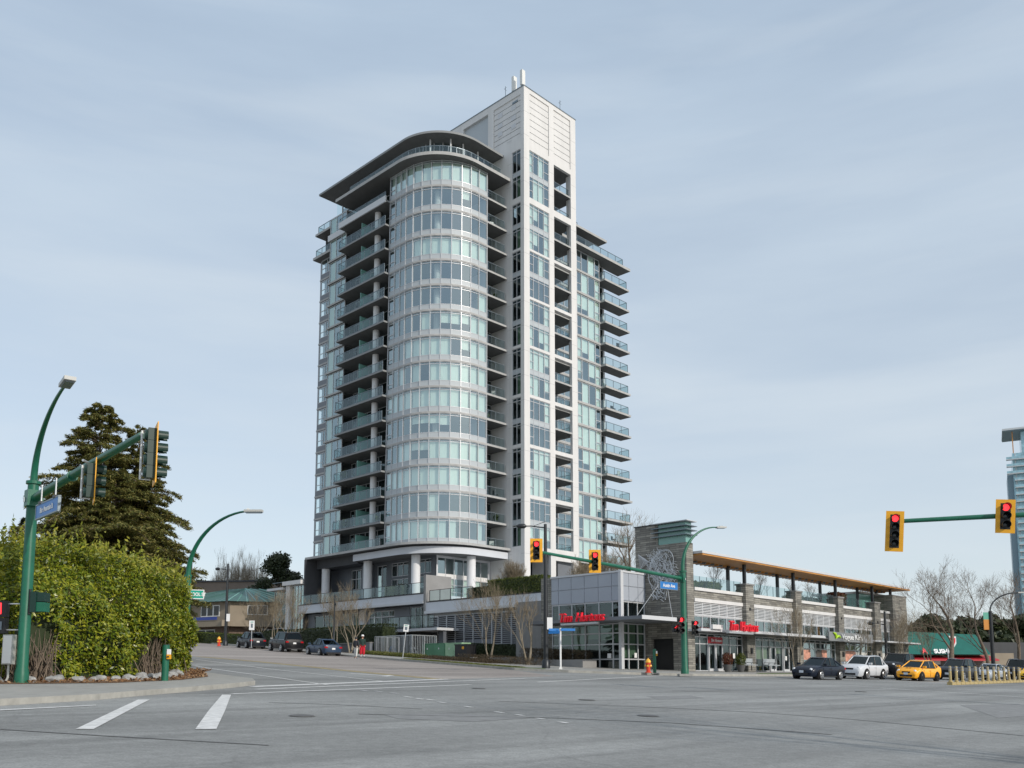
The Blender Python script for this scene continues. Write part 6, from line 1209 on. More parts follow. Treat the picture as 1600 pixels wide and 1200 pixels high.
def place_ab(kind, paint, a, b, heading, label, group, rim='rim', name=None):
    x, y = W(a, b); c = car(kind, paint, (x, y, gz(b) + .005), heading, label, group, rim, name)
    # lie on the slope (rises along +b)
    n = Vector((-(gz(b + 1) - gz(b - 1)) / 2 * VX, -(gz(b + 1) - gz(b - 1)) / 2 * VY, 1)).normalized(); fw = Vector((math.sin(R(heading)), math.cos(R(heading)), 0)); fw = (fw - n * fw.dot(n)).normalized(); lf = n.cross(fw)
    c.rotation_euler = Matrix((fw, lf, n)).transposed().to_euler(); return c
HU = 44.3 + 180
GL = 'cars waiting on the right street'
def wheel_at(px, b, dx): return onb(px, b) + dx              # dx: centre behind the front wheel
L1B, L2B = -41.2, -43.9
a1 = onb(1284, L1B - .85) + 1.27
place_ab('sedan', 'paint_navy', a1, L1B, HU + 3, 'dark navy sedan at the head of the waiting cars, silver wheels', GL, name='sedan')
a2 = onb(1355, L1B - .85) + 1.5; place_ab('suv', 'paint_silverwhite', a2, L1B + .1, HU + 2, 'silver white compact car directly behind the navy sedan', GL, name='suv')
place_ab('pickup', 'paint_blackpaint', a2 + 7.4, L1B + .3, HU + 2, 'tall black pickup truck behind the silver white car', GL)
a4 = onb(1443, L2B - .85) + 1.25; place_ab('hatch', 'paint_orange', a4, L2B, HU + 4, 'bright orange hatchback with dark bonnet stripes', GL, 'rim_dark')
a5 = onb(1505, L2B - .85) + 2.2; place_ab('suv', 'paint_graphite', a5 , L2B + .3, HU + 2, 'dark blue grey car behind the orange hatchback', GL, name='suv')
place_ab('coupe', 'paint_silver', onb(1548, L2B - .2), L2B - .1, HU + 2, 'low silver car behind the row of lane posts', GL)
place_ab('boxsuv', 'paint_blackblue', onb(1597, L2B), L2B + .3, HU + 2, 'large black car at the right picture edge behind the lane posts', GL, name='suv')
place_ab('sedan', 'paint_yellowcab', onb(1606, L2B - 1.5) + .5, L2B - 1.9, HU + 2, 'yellow car just entering at the right picture edge', GL, name='sedan')
place_ab('sedan', 'paint_silver', onb(1476, -36.5 + 14), -22.5, 50, 'pale parked car glimpsed between the orange hatchback and the dark car behind it', 'cars parked beyond the bare trees'); place_ab('suv', 'paint_maroon', onb(1513, -24), -24, 60, 'dark red parked car seen between the bare trees', 'cars parked beyond the bare trees'); place_ab('suv', 'paint_graphite', onb(1562, -26), -26, 55, 'grey parked car beyond the curved black lamp', 'cars parked beyond the bare trees')
GP = 'cars parked along the rising street'; HS = math.degrees(math.atan2(UX * .18 + VX, UY * .18 + VY))
def parked(px_rear, wb, kind, paint, label, rim='rim'):
    b = 0
    for _ in range(30):                       # left rear wheel stands 2.1 m off the kerb line
        x, y = W(cfar(b) - 2.15, b); X = PCX + FPX * x / (y * math.cos(TILT) + (gz(b) - EYE) * math.sin(TILT)); b += (X - px_rear) * .06
    db = wb / 2; return place_ab(kind, paint, cfar(b + db) - 1.25, b + db, HS, label, GP, rim)
parked(501, 2.75, 'sedan', 'paint_steelblue', 'dark steel blue sedan, the nearest of three cars parked at the kerb'); parked(441, 2.85, 'boxsuv', 'paint_blackpaint', 'boxy black car with silver mirrors in the middle of three parked cars'); parked(386, 2.7, 'suv', 'paint_blackblue', 'black rounded car, the farthest of three cars parked at the kerb')
# ------------------------------------------------------------------ trees
def bare_tree_mesh(seed, H, spread, tr, fork=.25, levels=5, up=.35, kids=(3, 4), m='bark_pale', mt='twig', stems=1):
    rg = random.Random(seed); T1 = MB(); T2 = MB()
    def grow(p, d, L, r, lv):
        n = 4; pts = [p]; rad = [r]
        for i in range(n):
            d = (d + Vector((rg.gauss(0, .09), rg.gauss(0, .09), rg.gauss(0, .05) + up * .08))).normalized(); p = p + d * L / n; pts.append(p); rad.append(r * (1 - .42 * (i + 1) / n))
        (T1 if lv >= levels - 1 else T2).tube(pts, rad, m if lv >= levels - 2 else mt, 7 if lv >= levels - 1 else (5 if lv > 2 else 3), False)
        if lv <= 0: return
        k = rg.randint(*kids)
        for j in range(k):
            t = rg.uniform(.3, 1.0) if j else 1.0; q = pts[0].lerp(pts[-1], t) if t < 1 else pts[-1]; i0 = min(n - 1, int(t * n)); q = pts[i0].lerp(pts[min(n, i0 + 1)], t * n - i0) if t < 1 else q
            ax = Vector((rg.gauss(0, 1), rg.gauss(0, 1), rg.gauss(0, 1))).cross(d).normalized(); an = rg.uniform(.35, .85) * (1 if j else .5)
            nd = (Matrix.Rotation(an * spread, 3, ax) @ d + Vector((0, 0, up * .5))).normalized(); grow(q, nd, L * rg.uniform(.58, .85), max(.0045, rad[-1] * (rg.uniform(.45, .75) if j else .9)), lv - 1)
    for s in range(stems):
        d = Vector((rg.gauss(0, .08), rg.gauss(0, .08), 1)).normalized() if stems == 1 else Vector((math.cos(s * 2.1) * .35, math.sin(s * 2.1) * .35, 1)).normalized()
        grow(Vector((0, 0, -.1)), d, H * fork, tr / (1 if s == 0 else 1.4), levels)
    return T1, T2
def scaled(T, H):
    zs = max(v[2] for q in T for v in q.v); s = H / zs
    for q in T: q.v = [(x * s, y * s, z * s) for x, y, z in q.v]
    return T
def bare_tree(loc, label, H, seed, cat='tree', group='leafless street trees', rz=0, **k):
    T_ = scaled(bare_tree_mesh(seed, H, **k), H); t = thing('bare_tree', label, cat, loc, rz, group); T_[0].build('trunk', t, smooth=60, recalc=False); T_[1].build('branches', t, recalc=False); return t
def st(a, b, off_=.1): x, y = W(a, b); return (x, y, gz(b) + off_)
def spot(px, a): b = ona(px, a); return st(a, b)
K1 = dict(spread=.9, tr=.07, fork=.2, levels=5, up=.55, kids=(3, 4))
s1 = bare_tree(spot(765, -20.4), 'leafless young tree with tall spreading stems before the louvred wall', 7.6, 11, stems=2, **K1)
s2 = bare_tree(spot(825, -22.8), 'leafless small tree with low forks left of the tall black lamp', 6.2, 12, stems=3, spread=.85, tr=.07, fork=.2, levels=5, up=.5, kids=(2, 4))
s3 = bare_tree(spot(546, -21.8), 'slender leafless tree just left of the two pedestrians', 7.4, 13, stems=2, spread=.9, tr=.085, fork=.2, levels=5, up=.5, kids=(3, 4), m='bark_pale')
q_ = [(spot(523, -20.8), 'pale stemmed leafless tree behind the blue sedan', 6.6), (spot(455, -20.6), 'leafless tree rising behind the middle parked car', 7.0), (spot(425, -19.6), 'leafless tree between the glass pavilion and the white parking sign', 7.2), (spot(400, -19.0), 'thin leafless tree left of the glass pavilion, beside the teal fence', 6.8)]
for i, (l, lab, h) in enumerate(q_): dup((s1, s3, s1, s3)[i], l, 1.3 + i * 1.7, lab, scale=h / 7.5)
for i, (px, b, lab, sc__) in enumerate([(1246, -36, 'thin leafless street tree in front of the second stone pier', .8), (1352, -36, 'thin leafless street tree behind the silver white car', .85), (1408, -36, 'thin leafless street tree in front of the end block', .85), (1454, -36, 'slim leafless tree in front of the bright green fascia', .85)]):
    a = onb(px, b); dup(s2 if i % 2 else s1, st(a, b), 2.1 * i, lab, scale=sc__)
bare_tree(tuple(at(1487, 1040, 88)), 'large spreading leafless tree with leaning trunk beyond the orange hatchback', 10.8, 24, group='large leafless trees on the right', spread=1.15, tr=.15, fork=.2, levels=6, up=.25, kids=(3, 4), m='bark', mt='bark')
big2 = bare_tree(tuple(at(1545, 1040, 92)), 'large leafless tree with pale trunk beside the curved black lamp', 10.6, 25, group='large leafless trees on the right', spread=1.05, tr=.12, fork=.22, levels=6, up=.35, kids=(3, 4), m='bark', mt='bark')
dup(big2, tuple(at(1592, 1036, 94)), 2.2, 'large leafless tree cut by the right picture edge', scale=.95)
dup(big2, tuple(at(1632, 1030, 100)), 4.2, 'leafless tree just outside the right picture edge', scale=.95)
# trees on roofs and behind
x, y = W(-12.5, -24); tfin = bare_tree((x, y, 7.9), 'wide leafless crown showing above the top of the stone fin wall', 7.8, 31, group='leafless trees on the terraces', spread=1.0, tr=.14, fork=.22, levels=5, up=.4, kids=(3, 5), m='bark')
for i, (px, b, s, lab) in enumerate([(1123, -29.5, .42, 'small leafless tree on the terrace in the first roof gap'), (1192, -29.5, .40, 'small leafless tree on the terrace in the second roof gap'), (1240, -29, .36, 'small leafless tree on the terrace left of the third pair of posts'), (1270, -29, .38, 'small leafless tree on the terrace in the third roof gap')]):
    a = onb(px, b); x, y = W(a, b); dup(tfin, (x, y, 7.9), 1 + i, lab, scale=s)
x, y = W(-10.5, -8.5); bare_tree((x, y, 9.1), 'reddish twiggy tree on the raised terrace in front of the white columns', 4.0, 41, group='leafless trees on the terraces', spread=.9, tr=.1, fork=.2, levels=5, up=.5, kids=(4, 5), m='twig', stems=3)
x, y = W(-6, -13.5); bare_tree((x, y, 9.1), 'reddish twiggy tree left of the white shaft foot', 4.2, 42, group='leafless trees on the terraces', spread=.9, tr=.1, fork=.2, levels=5, up=.5, kids=(4, 5), m='twig', stems=3)
x, y = W(-2.5, -13.5); bare_tree((x, y, 8.5), 'leafless tree in front of the dark opening right of the white shaft foot', 6.0, 43, group='leafless trees on the terraces', spread=.95, tr=.13, fork=.2, levels=5, up=.45, kids=(4, 5), m='bark')
# far leafless poplars
pp0 = bare_tree(tuple(at(350, 1000, 165)), 'tall pale leafless tree far behind the tan hall, the left of the group', 17.5, 51, group='leafless trees far behind the tan hall', spread=.5, tr=.3, fork=.2, levels=6, up=.9, kids=(3, 4), m='bark_pale', mt='bark_pale', stems=2)
for px, s, lab in ((369, .99, 'tall pale leafless tree behind the tan hall, second from the left'), (384, 1.02, 'tall pale leafless tree behind the tan hall, third from the left'), (398, .97, 'tall pale leafless tree behind the tan hall, nearest the round evergreen'), (330, .85, 'shorter pale leafless tree above the left half of the tan hall')): dup(pp0, tuple(at(px, 1000, 165)), px, lab, scale=s)
# evergreens
def evergreen(loc, H, r, label, n, seed, m='leaf_dark', size=.35, lobes=26, group='evergreens in the background', z0=.25, shape=1.0):
    rg = np.random.default_rng(seed); t = thing('evergreen_tree', label, 'tree', loc, 0, group); q = MB(); q.tube([(0, 0, 0), (.1, 0, H * .5), (0, 0, H * .92)], [r * .07, r * .05, .03], 'bark', 8)
    P = []; N = []
    for i in range(lobes):
        u = rg.uniform(z0, .97); rr = r * math.sin(math.pi * min(.97, (u - z0) / (1 - z0) * .9 + .12)) ** shape; an = rg.uniform(0, 6.28); d = rr * rg.uniform(.35, .85); c = (d * math.cos(an), d * math.sin(an), u * H); lr = r * rg.uniform(.22, .38)
        q.tube([(0, 0, max(.3, u * H - d * .5)), c], [r * .03, .02], 'bark', 5); p, nn = blobpts(c, lr, n // lobes, int(seed * 100 + i), .7); P.append(p); N.append(nn)
    q.build('trunk', t, smooth=60); leaves('foliage', np.concatenate(P), np.concatenate(N), size, m, t); return t
b = at(432, 1000, 128); evergreen((b.x, b.y, 6), 12.6, 4.4, 'round dark evergreen between the tan hall and the tower', 16000, 3, size=.2, lobes=44)
b = at(472, 1000, 134); evergreen((b.x, b.y, 6), 9.8, 2.6, 'smaller dark evergreen tucked against the glass pavilion', 5000, 4, size=.28)
b = at(312, 1000, 170); evergreen((b.x, b.y, 7), 12.2, 5.0, 'low green tree crown peeping over the left end of the tan hall', 5000, 5, 'leaf_terrace', .4)
for i, (px, Y, top, r, lab) in enumerate([(1455, 190, 958, 9, 'dark evergreen clump behind the green fascia'), (1482, 185, 966, 9, 'dark evergreen behind the leaning leafless tree'), (1515, 200, 958, 11, 'dark evergreen between the two large leafless trees'), (1548, 190, 952, 10, 'dark evergreen behind the curved black lamp'), (1580, 195, 962, 11, 'dark evergreen left of the distant tower foot'), (1608, 190, 955, 10, 'dark evergreen at the right picture edge')]):
    b = at(px, 1040, Y); h = at(px, top + 12, Y).z - 2; evergreen((b.x, b.y, 2), h, r * .75, lab, 5000, 60 + i, size=.7, lobes=22, z0=.1)
def conifer(loc, H, r, label, seed, whorls=30, dens=1.0, open_=.0, nsize=.115, mm='needle'):
    rg = random.Random(seed); nr = np.random.default_rng(seed); t = thing('conifer_tree', label, 'tree', loc, rg.uniform(0, 6), 'conifers behind the laurel hedge'); q = MB(); q.tube([(0, 0, -.3), (.05, .05, H * .5), (0, 0, H * .98)], [H * .018, H * .012, .02], 'bark', 10); q.build('trunk', t, smooth=60)
    br = MB(); P = []; N = []
    for i in range(whorls):
        u = .08 + .9 * (i / (whorls - 1)) ** .92; z = u * H; prof = (1 - u) ** .58 * r * rg.uniform(.85, 1.12) if u > .2 else r * (.72 + u)
        nb = max(4, int(8 * (1 - u) + 5))
        for j in range(nb):
            an = j / nb * 6.283 + rg.uniform(-.25, .25) + i; L_ = prof * rg.choice((.6, .8, 1.0, 1.12, 1.25)) * rg.uniform(.9, 1.05); drop = L_ * rg.uniform(-.12, .2); zj = rg.uniform(-.3, .3); pts = []
            for k in range(6):
                s = k / 5; pts.append(Vector((math.cos(an) * L_ * s, math.sin(an) * L_ * s, z + zj + L_ * .16 * math.sin(s * 2.6) - drop * s * s + .1)))
            br.tube(pts, [.05 * (1 - u) + .02 - .012 * k / 5 * 1 for k in range(6)], 'bark', 4, False)
            n = int(L_ * 125 * dens * (1 if u < .9 else 2)) + 8; s = np.sqrt(nr.uniform(.12, 1.0, n)); idx = s * 5; i0 = np.minimum(4, idx.astype(int)); fr = (idx - i0)[:, None]; A_ = np.array([tuple(p) for p in pts]); base = A_[i0] * (1 - fr) + A_[i0 + 1] * fr
            side = np.array((-math.sin(an), math.cos(an), 0)); wdt = (L_ * .24 * (1 - .5 * s)); o_ = nr.uniform(-1, 1, n) * wdt
            clump = np.sin(o_ * 5 + i) * .06; pt = base + side * o_[:, None] + np.stack([nr.normal(0, .04, n), nr.normal(0, .04, n), nr.normal(.02, .05, n) + clump - np.abs(o_) * .12], 1); P.append(pt); N.append(np.tile((0.1 * math.cos(an), .1 * math.sin(an), 1.0), (n, 1)))
    br.build('branches', t, recalc=False); leaves('foliage', np.concatenate(P), np.concatenate(N), nsize, mm, t, jitter=.5, aspect=.24); return t
cb = at(140, 1010, 50); conifer((cb.x, cb.y, 3.2), at(138, 636, 50).z - 3.2, 4.9, 'tallest brownish green conifer rising behind the hedge', 71, 46, 1.2)
cb = at(203, 1010, 51.5); conifer((cb.x, cb.y, 3.4), at(200, 672, 51.5).z - 3.4, 4.0, 'second brownish green conifer joined to the right of the tallest one', 72, 42, 1.2)
cb = at(168, 1010, 48.5); conifer((cb.x, cb.y, 3.2), at(168, 740, 48.5).z - 3.2, 4.3, 'shorter brownish conifer in front between the two tall ones', 75, 34, 1.2)
cb = at(262, 1010, 56); evergreen((cb.x, cb.y, 3.5), at(262, 862, 56).z - 3.5, 1.2, 'dark narrow evergreen at the right foot of the conifers', 4200, 76, size=.16, lobes=20, z0=.1)
cb = at(26, 1010, 60); conifer((cb.x, cb.y, 3.4), at(26, 812, 60).z - 3.4, 2.0, 'small dark conifer left of the near green pole', 73, 22, 1.0, mm='leaf_dark')
# ------------------------------------------------------------------ the big laurel hedge
def offset_poly(): return [(-23, 22.8), (-18, 23.2), (-13.9, 24.6), (-12.5, 26.6), (-11.75, 29.2), (-12.2, 33.2), (-12.9, 36.2), (-14.6, 37.6), (-17.5, 34), (-23, 30)]
HP = offset_poly(); t = thing('laurel_hedge', 'big bushy yellow green laurel hedge on the near left corner', 'hedge', (-16, 29, gzw(-16, 29)), 0); hz0 = gzw(-16, 29)
nr = np.random.default_rng(5); P = []; N = []
def htop(x, y):
    base = 5.35 - .05 * max(0, y - 26) - .35 * max(0, min(1.6, 25.4 - y))
    return base
segs = [(HP[i], HP[i + 1]) for i in range(7)]; tot = sum(math.dist(*s) for s in segs)
for (p, q) in segs:
    n = int(46000 * math.dist(p, q) / tot * (1.25 if p[1] < 34 else .8)); u = nr.random(n); v = nr.random(n) ** .9; X = p[0] + (q[0] - p[0]) * u; Y = p[1] + (q[1] - p[1]) * u; gr = np.array([gzw(a, b) for a, b in zip(X, Y)]); top = np.array([htop(a, b) for a, b in zip(X, Y)])
    Z = gr + .15 + (top - gr - .15) * v; nx, ny = (q[1] - p[1]), -(q[0] - p[0]); l = math.hypot(nx, ny); nx /= l; ny /= l
    bul = np.array([noise.noise(Vector((a * .9, b * .9, c * .9))) * .6 + noise.noise(Vector((a * 2.3, b * 2.3, c * 2.3))) * .3 for a, b, c in zip(X, Y, Z)]) - 1.5 * np.clip(v - .66, 0, 1) - .12 * np.clip(.1 - v, 0, 1) * 3
    inn = -np.abs(nr.normal(0, .14, n)); X = X + nx * (bul + inn); Y = Y + ny * (bul + inn)
    keep = np.ones(n, bool)
    for cx_, cy_, cz_, rx_, rz_ in ((-13.2, 25.2, 2.0, .85, 1.35), (-11.9, 30.2, 2.15, 1.0, .75)): keep &= ((X - cx_) ** 2 + (Y - cy_) ** 2) / rx_ ** 2 + ((Z - cz_) / rz_) ** 2 > 1
    P.append(np.stack([X, Y, Z], 1)[keep]); N.append(np.tile((nx, ny, .55), (keep.sum(), 1)))
def inside_poly(x, y, poly):
    c = False; j = len(poly) - 1
    for i in range(len(poly)):
        if (poly[i][1] > y) != (poly[j][1] > y) and x < (poly[j][0] - poly[i][0]) * (y - poly[i][1]) / (poly[j][1] - poly[i][1]) + poly[i][0]: c = not c
        j = i
    return c
X = nr.uniform(-23, -11.6, 40000); Y = nr.uniform(22.8, 37.6, 40000); k = np.array([inside_poly(a, b, HP) for a, b in zip(X, Y)]); X = X[k]; Y = Y[k]
Z = np.array([htop(a, b) + noise.noise(Vector((a * .8, b * .8, 3))) * .6 for a, b in zip(X, Y)]) + nr.normal(-.1, .12, len(X)); P.append(np.stack([X, Y, Z], 1)); N.append(np.tile((.1, -.2, 1), (len(X), 1)))
o0 = (-16, 29, hz0); leaves('foliage', np.concatenate(P) - np.array(o0), np.concatenate(N), .068, 'leaf_hedge', t, jitter=.65, aspect=.42)
# upright young shoots on top
sp = []; sn = []
for i in range(3400):
    x, y = nr.uniform(-23, -11.8), nr.uniform(23, 37)
    if not inside_poly(x, y, HP): continue
    z = htop(x, y) + noise.noise(Vector((x * .8, y * .8, 3))) * .6; h = abs(nr.normal(0, .28)) + .08; lx, ly = nr.normal(0, .12, 2)
    for k_ in range(8): s = k_ / 7; sp.append((x + lx * s + nr.normal(0, .03), y + ly * s + nr.normal(0, .03), z + h * s)); sn.append((nr.normal(), nr.normal(), .4))
leaves('young_shoots', np.array(sp) - np.array(o0), sn, .075, 'leaf_hedge_tip', t, jitter=.5, aspect=.4)
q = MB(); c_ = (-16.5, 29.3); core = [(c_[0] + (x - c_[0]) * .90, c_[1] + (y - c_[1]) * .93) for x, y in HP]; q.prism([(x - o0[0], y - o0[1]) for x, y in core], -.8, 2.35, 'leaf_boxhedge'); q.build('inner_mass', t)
rg = random.Random(9)
for cv in ((-13.4, 25.4), (-12.2, 30.2)):
  q = MB()
  for i in range(130):
    x = cv[0] + rg.gauss(-.15, .3); y = cv[1] + rg.gauss(0, .55); z = gzw(x, y) + .1; d = Vector((rg.gauss(-.1, .3), rg.gauss(0, .3), rg.uniform(.5, 1.5))); q.tube([(x - o0[0], y - o0[1], z - o0[2]), (x - o0[0] + d.x * .6, y - o0[1] + d.y * .6, z - o0[2] + d.z * .6), (x - o0[0] + d.x, y - o0[1] + d.y, z - o0[2] + d.z)], [.02, .014, .006], 'bark', 4, False)
  q.build('twigs', t, recalc=False)
# mulch bed, rocks and leaf litter at its foot
mb_ = [AB(x, y) for x, y in ((-23, 22.0), (-17.6, 22.6), (-13.0, 23.2), (-11.2, 25.4), (-10.4, 28.4), (-10.5, 31.2), (-11.9, 34.8), (-12.4, 37.2), (-15, 38), (-23, 32))]
bed = drape('mulch_bed', mb_, 'mulch', dz=.15)
n = 9000; pts = []
while len(pts) < n:
    x, y = nr.uniform(-23, -10.2), nr.uniform(22, 37.5); x2, y2 = AB(x, y)
    if inside_poly(x2, y2, mb_): pts.append((x, y, gzw(x, y) + .17 + abs(nr.normal(0, .02))))
o = leaves('leaf_litter', pts, np.tile((0, 0, 1.), (n, 1)), .055, 'litter', None, .5, .6); o['kind'] = 'stuff'; tag(o, 'brown fallen leaves scattered on the mulch under the hedge', 'leaf litter')
def rock(loc, r, seed, label):
    bm = bmesh.new(); bmesh.ops.create_icosphere(bm, subdivisions=3, radius=r)
    for v in bm.verts:
        k = noise.noise(v.co * 2.2 / r * .5 + Vector((seed * 7.1, 0, 0))); k2 = noise.noise(v.co * 6 / r * .5 + Vector((seed, 5, 0))); v.co *= 1 + .45 * k + .12 * k2; v.co.z *= .68
    me = bpy.data.meshes.new('rock'); bm.to_mesh(me); bm.free(); me.materials.append(M['rock']); o = bpy.data.objects.new('rock', me); C.objects.link(o); o.location = loc; o.rotation_euler = (0, 0, seed); tag(o, label, 'rock', 'border rocks under the hedge')
rl = ['beside the near pole foot', 'just right of the near pole', 'second right of the near pole', 'under the first hedge cavity', 'right of the first hedge cavity', 'below the bulging hedge front', 'next along the hedge front', 'in the middle of the hedge front', 'right of the middle of the hedge front', 'left of the second hedge cavity', 'in the mouth of the second hedge cavity', 'behind the green button post', 'right behind the green button post', 'at the bend of the hedge']
rxy = [(-13.5, 23.9), (-12.9, 24.3), (-12.5, 24.9), (-12.1, 25.5), (-11.85, 26.1), (-11.6, 26.7), (-11.45, 27.2), (-11.3, 27.8), (-11.2, 28.4), (-11.15, 29.0), (-11.2, 29.6), (-11.25, 30.2), (-11.4, 30.9), (-11.6, 31.7)]
for i, (x, y) in enumerate(rxy): rock((x - .12, y, gzw(x, y) + .19), .15 + .11 * ((i * 7) % 5) / 5, i + 1, 'pale grey border rock ' + rl[i])
# ------------------------------------------------------------------ people
def person(loc, rz, label, jacket, legs, hair, hat=None, coat_len=.82, legr=1.0):
    t = thing('person', label, 'person', loc, rz); 
    def skin(name, verts, edges, rad, m, par, root=0, sub=1):
        me = bpy.data.meshes.new(name); me.from_pydata(verts, edges, []); me.materials.append(M[m]); o = bpy.data.objects.new(name, me); C.objects.link(o); o.parent = par
        md = o.modifiers.new('s', 'SKIN'); 
        for i, r_ in enumerate(rad): me.skin_vertices[0].data[i].radius = (r_, r_) if not hasattr(r_, '__len__') else r_
        for i in range(len(verts)): me.skin_vertices[0].data[i].use_root = (i == root)
        sd_ = o.modifiers.new('u', 'SUBSURF'); sd_.levels = sub; sd_.render_levels = sub
        dg = bpy.context.evaluated_depsgraph_get(); m2 = bpy.data.meshes.new_from_object(o.evaluated_get(dg)); o.modifiers.clear(); o.data = m2
        m2.polygons.foreach_set('use_smooth', [True] * len(m2.polygons)); return o
    V = [(0, 0, .95), (0, .01, 1.12), (0, 0, 1.35), (0, .01, 1.46), (0, .0, 1.54), (0, -.01, 1.64), (0, 0, 1.72),            # pelvis..head 0-6
         (.1, 0, .88), (.11, -.02, .5), (.11, .03, .1), (.11, -.12, .04), (-.1, 0, .88), (-.11, .05, .5), (-.12, .12, .12), (-.12, -.02, .04),  # legs 7-14
         (.19, 0, 1.40), (.25, .02, 1.12), (.22, -.10, .90), (.21, -.13, .82), (-.19, 0, 1.40), (-.25, .02, 1.12), (-.24, -.08, .89), (-.235, -.11, .81)]  # arms 15-22
    E_ = [(0, 1), (1, 2), (2, 3), (3, 4), (4, 5), (5, 6), (0, 7), (7, 8), (8, 9), (9, 10), (0, 11), (11, 12), (12, 13), (13, 14), (2, 15), (15, 16), (16, 17), (17, 18), (2, 19), (19, 20), (20, 21), (21, 22)]
    Rr = [(.15, .12), (.14, .11), (.15, .11), .06, .055, (.085, .1), .06, .09, .062, .045, .035, .09, .062, .045, .035, .062, .045, .032, .035, .062, .045, .032, .035]
    for h, s in ((18, 1), (22, -1)):                       # fingers and thumb
        hx, hy, hz_ = V[h]
        for f_ in range(4): V.append((hx + (f_ - 1.5) * .006, hy - .02 + f_ * .018, hz_ - .045)); V.append((hx + (f_ - 1.5) * .006 - s * .015, hy - .022 + f_ * .018, hz_ - .095 + abs(f_ - 1.5) * .006)); n_ = len(V); E_ += [(h, n_ - 2), (n_ - 2, n_ - 1)]; Rr += [.009, .007]
        V.append((hx - s * .02, hy - .045, hz_ - .03)); V.append((hx - s * .025, hy - .055, hz_ - .06)); n_ = len(V); E_ += [(h, n_ - 2), (n_ - 2, n_ - 1)]; Rr += [.010, .008]
    skin('body', V, E_, Rr, 'skin', t)
    skin('trousers', [(0, 0, .98), (.1, 0, .88), (.11, -.02, .5), (.11, .03, .12), (-.1, 0, .88), (-.11, .05, .5), (-.12, .12, .14)], [(0, 1), (1, 2), (2, 3), (0, 4), (4, 5), (5, 6)], [.15, .11 * legr, .085 * legr, .075 * legr, .11 * legr, .085 * legr, .075 * legr], legs, t)
    skin('jacket', [(0, 0, coat_len), (0, .01, 1.12), (0, 0, 1.36), (0, .01, 1.45), (.19, 0, 1.41), (.26, .02, 1.12), (.22, -.09, .92), (-.19, 0, 1.41), (-.26, .02, 1.12), (-.24, -.07, .91)], [(0, 1), (1, 2), (2, 3), (2, 4), (4, 5), (5, 6), (2, 7), (7, 8), (8, 9)], [(.20, .16), (.18, .14), (.19, .14), .08, .085, .068, .055, .085, .068, .055], jacket, t)
    q = MB(); q.lathe([(.02, 0), (.105, .02), (.112, .10), (.09, .18), (.03, .215)], (0, .012, 1.56), hair, 16); q.build('hair', t, smooth=60)
    if hat: q = MB(); q.lathe([(.118, 0), (.122, .05), (.10, .11), (.03, .14)], (0, 0, 1.68), hat, 18); q.build('hat', t, smooth=60)
    q = MB(); q.obox((0, -.105, 1.63), (.012, .02, .022), 0, 'skin'); q.build('nose', t)
    for s in (1, -1): q = MB(); q.obox((s * .032, -.095, 1.66), (.012, .006, .006), 0, 'black'); q.build('eye', t)
    q = MB(); q.obox((0, -.098, 1.59), (.022, .006, .005), 0, 'trousers_red'); q.build('mouth', t)
    for s in (1, -1): q = MB(); q.obox((s * .092, .01, 1.63), (.012, .02, .03), 0, 'skin'); q.build('ear', t)
    for s, y_ in ((1, -.05), (-1, .05)): q = MB(); q.lathe([(.05, 0), (.055, .03), (.045, .09)], (s * .115, y_ - .02, 0), 'shoe', 10); q.box(s * .115 - .045, y_ - .19, 0, s * .115 + .045, y_ + .04, .055, 'shoe'); q.build('shoe', t)
    return t
pa = at(556, 1030, 72.2); person((pa.x, pa.y, gzw(pa.x, pa.y) + .01), R(150), 'person in dark jacket and pale trousers stepping off the kerb, seen from behind', 'jacket_dark', 'trousers_pale', 'black')
pb = at(566, 1028, 75.0); person((pb.x, pb.y, gzw(pb.x, pb.y) + .15), R(25), 'person in dark green coat, red wide trousers and white cap beside the kerb', 'coat_green', 'trousers_red', 'hair', 'cap_white', .72, 1.5)

# a leafless tree outside the frame on the right whose shadow crosses the foreground road
bare_tree((18.5, 4.2, .4), 'leafless tree outside the right edge, shading the near road', 16, 77, group='large leafless trees on the right', spread=1.0, tr=.22, fork=.25, levels=5, up=.4, kids=(3, 4), m='bark')
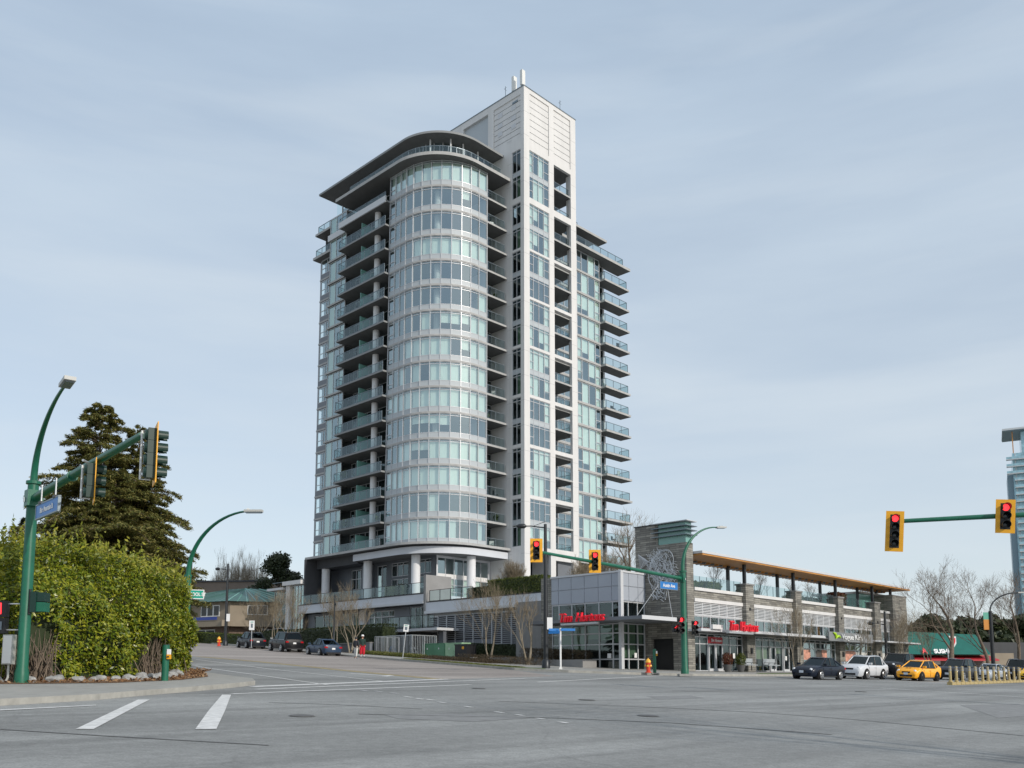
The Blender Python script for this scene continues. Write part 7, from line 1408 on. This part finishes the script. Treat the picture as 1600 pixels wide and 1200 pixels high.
# odds and ends on the balconies
fl = ['first', 'second', 'third', 'fourth', 'fifth', 'sixth', 'seventh', 'eighth', 'ninth', 'tenth', 'eleventh', 'twelfth', 'thirteenth', 'fourteenth', 'fifteenth']
def bal_plant(a, b, k, h, side):
    x, y = W(a, b); t = thing('potted_plant', 'potted plant on the %s balcony level from the bottom, %s' % (fl[k], side), 'plant', (x, y, F[k] + .13), 0, 'potted plants on the balconies')
    q = MB(); q.lathe([(.16, 0), (.22, .35)], (0, 0, 0), 'planter', 12); q.build('pot', t); p, n = blobpts((0, 0, .35 + h / 2), h / 2.2, 260, int(a * 9 + k * 31), 1.2); leaves('foliage', p, n, .1, 'leaf_terrace', t)
def bal_chair(a, b, k, m, side, rz=0):
    x, y = W(a, b); t = thing('balcony_chair', '%s chair on the %s balcony level from the bottom, %s' % ('pale' if m == 'white_plastic' else 'dark', fl[k], side), 'chair', (x, y, F[k] + .13), rz, 'chairs on the balconies')
    q = MB(); q.box(-.25, -.25, .4, .25, .25, .46, m); q.build('seat', t); q = MB(); q.box(-.25, .2, .46, .25, .26, .9, m); q.build('backrest', t)
    for sx in (-.22, .22):
        for sy in (-.22, .22): q = MB(); q.box(sx - .02, sy - .02, 0, sx + .02, sy + .02, .4, m); q.build('leg', t)
for k, b, h in ((1, 19.5, .9), (1, 13.2, .5), (2, 18.2, .8), (2, 20.5, 1.0), (3, 19.9, 1.0), (7, 13.0, .5), (9, 19, .6), (12, 18, .6)): bal_plant(-10.7, b, k, h, 'left side' + (', far end' if b > 19 else ''))
for k, a, h in ((1, -1.0, .7), (5, -2.4, .5), (10, -1.2, .5)): bal_plant(a, 3.6, k, h, 'beside the white shaft')
for k, b, m in ((0, 13.2, 'dark_metal'), (1, 15.9, 'white_plastic'), (3, 13.3, 'dark_metal'), (4, 18, 'white_plastic'), (6, 13.4, 'dark_metal'), (8, 18.6, 'dark_metal'), (11, 13.1, 'white_plastic')): bal_chair(-10.3, b, k, m, 'left side', k)
for k, a, m in ((0, -1.6, 'white_plastic'), (2, -1.0, 'dark_metal'), (3, -2.2, 'white_plastic'), (6, -1.4, 'white_plastic'), (8, -1.9, 'dark_metal'), (11, -1.2, 'dark_metal'), (13, -1.6, 'white_plastic')): bal_chair(a, 3.7, k, m, 'beside the white shaft', k)
for k, a, m in ((1, 20.5, 'dark_metal'), (4, 21.5, 'white_plastic'), (7, 20.8, 'dark_metal'), (10, 21.8, 'dark_metal')): bal_chair(a, 3.3, k, m, 'on the right wing', k)
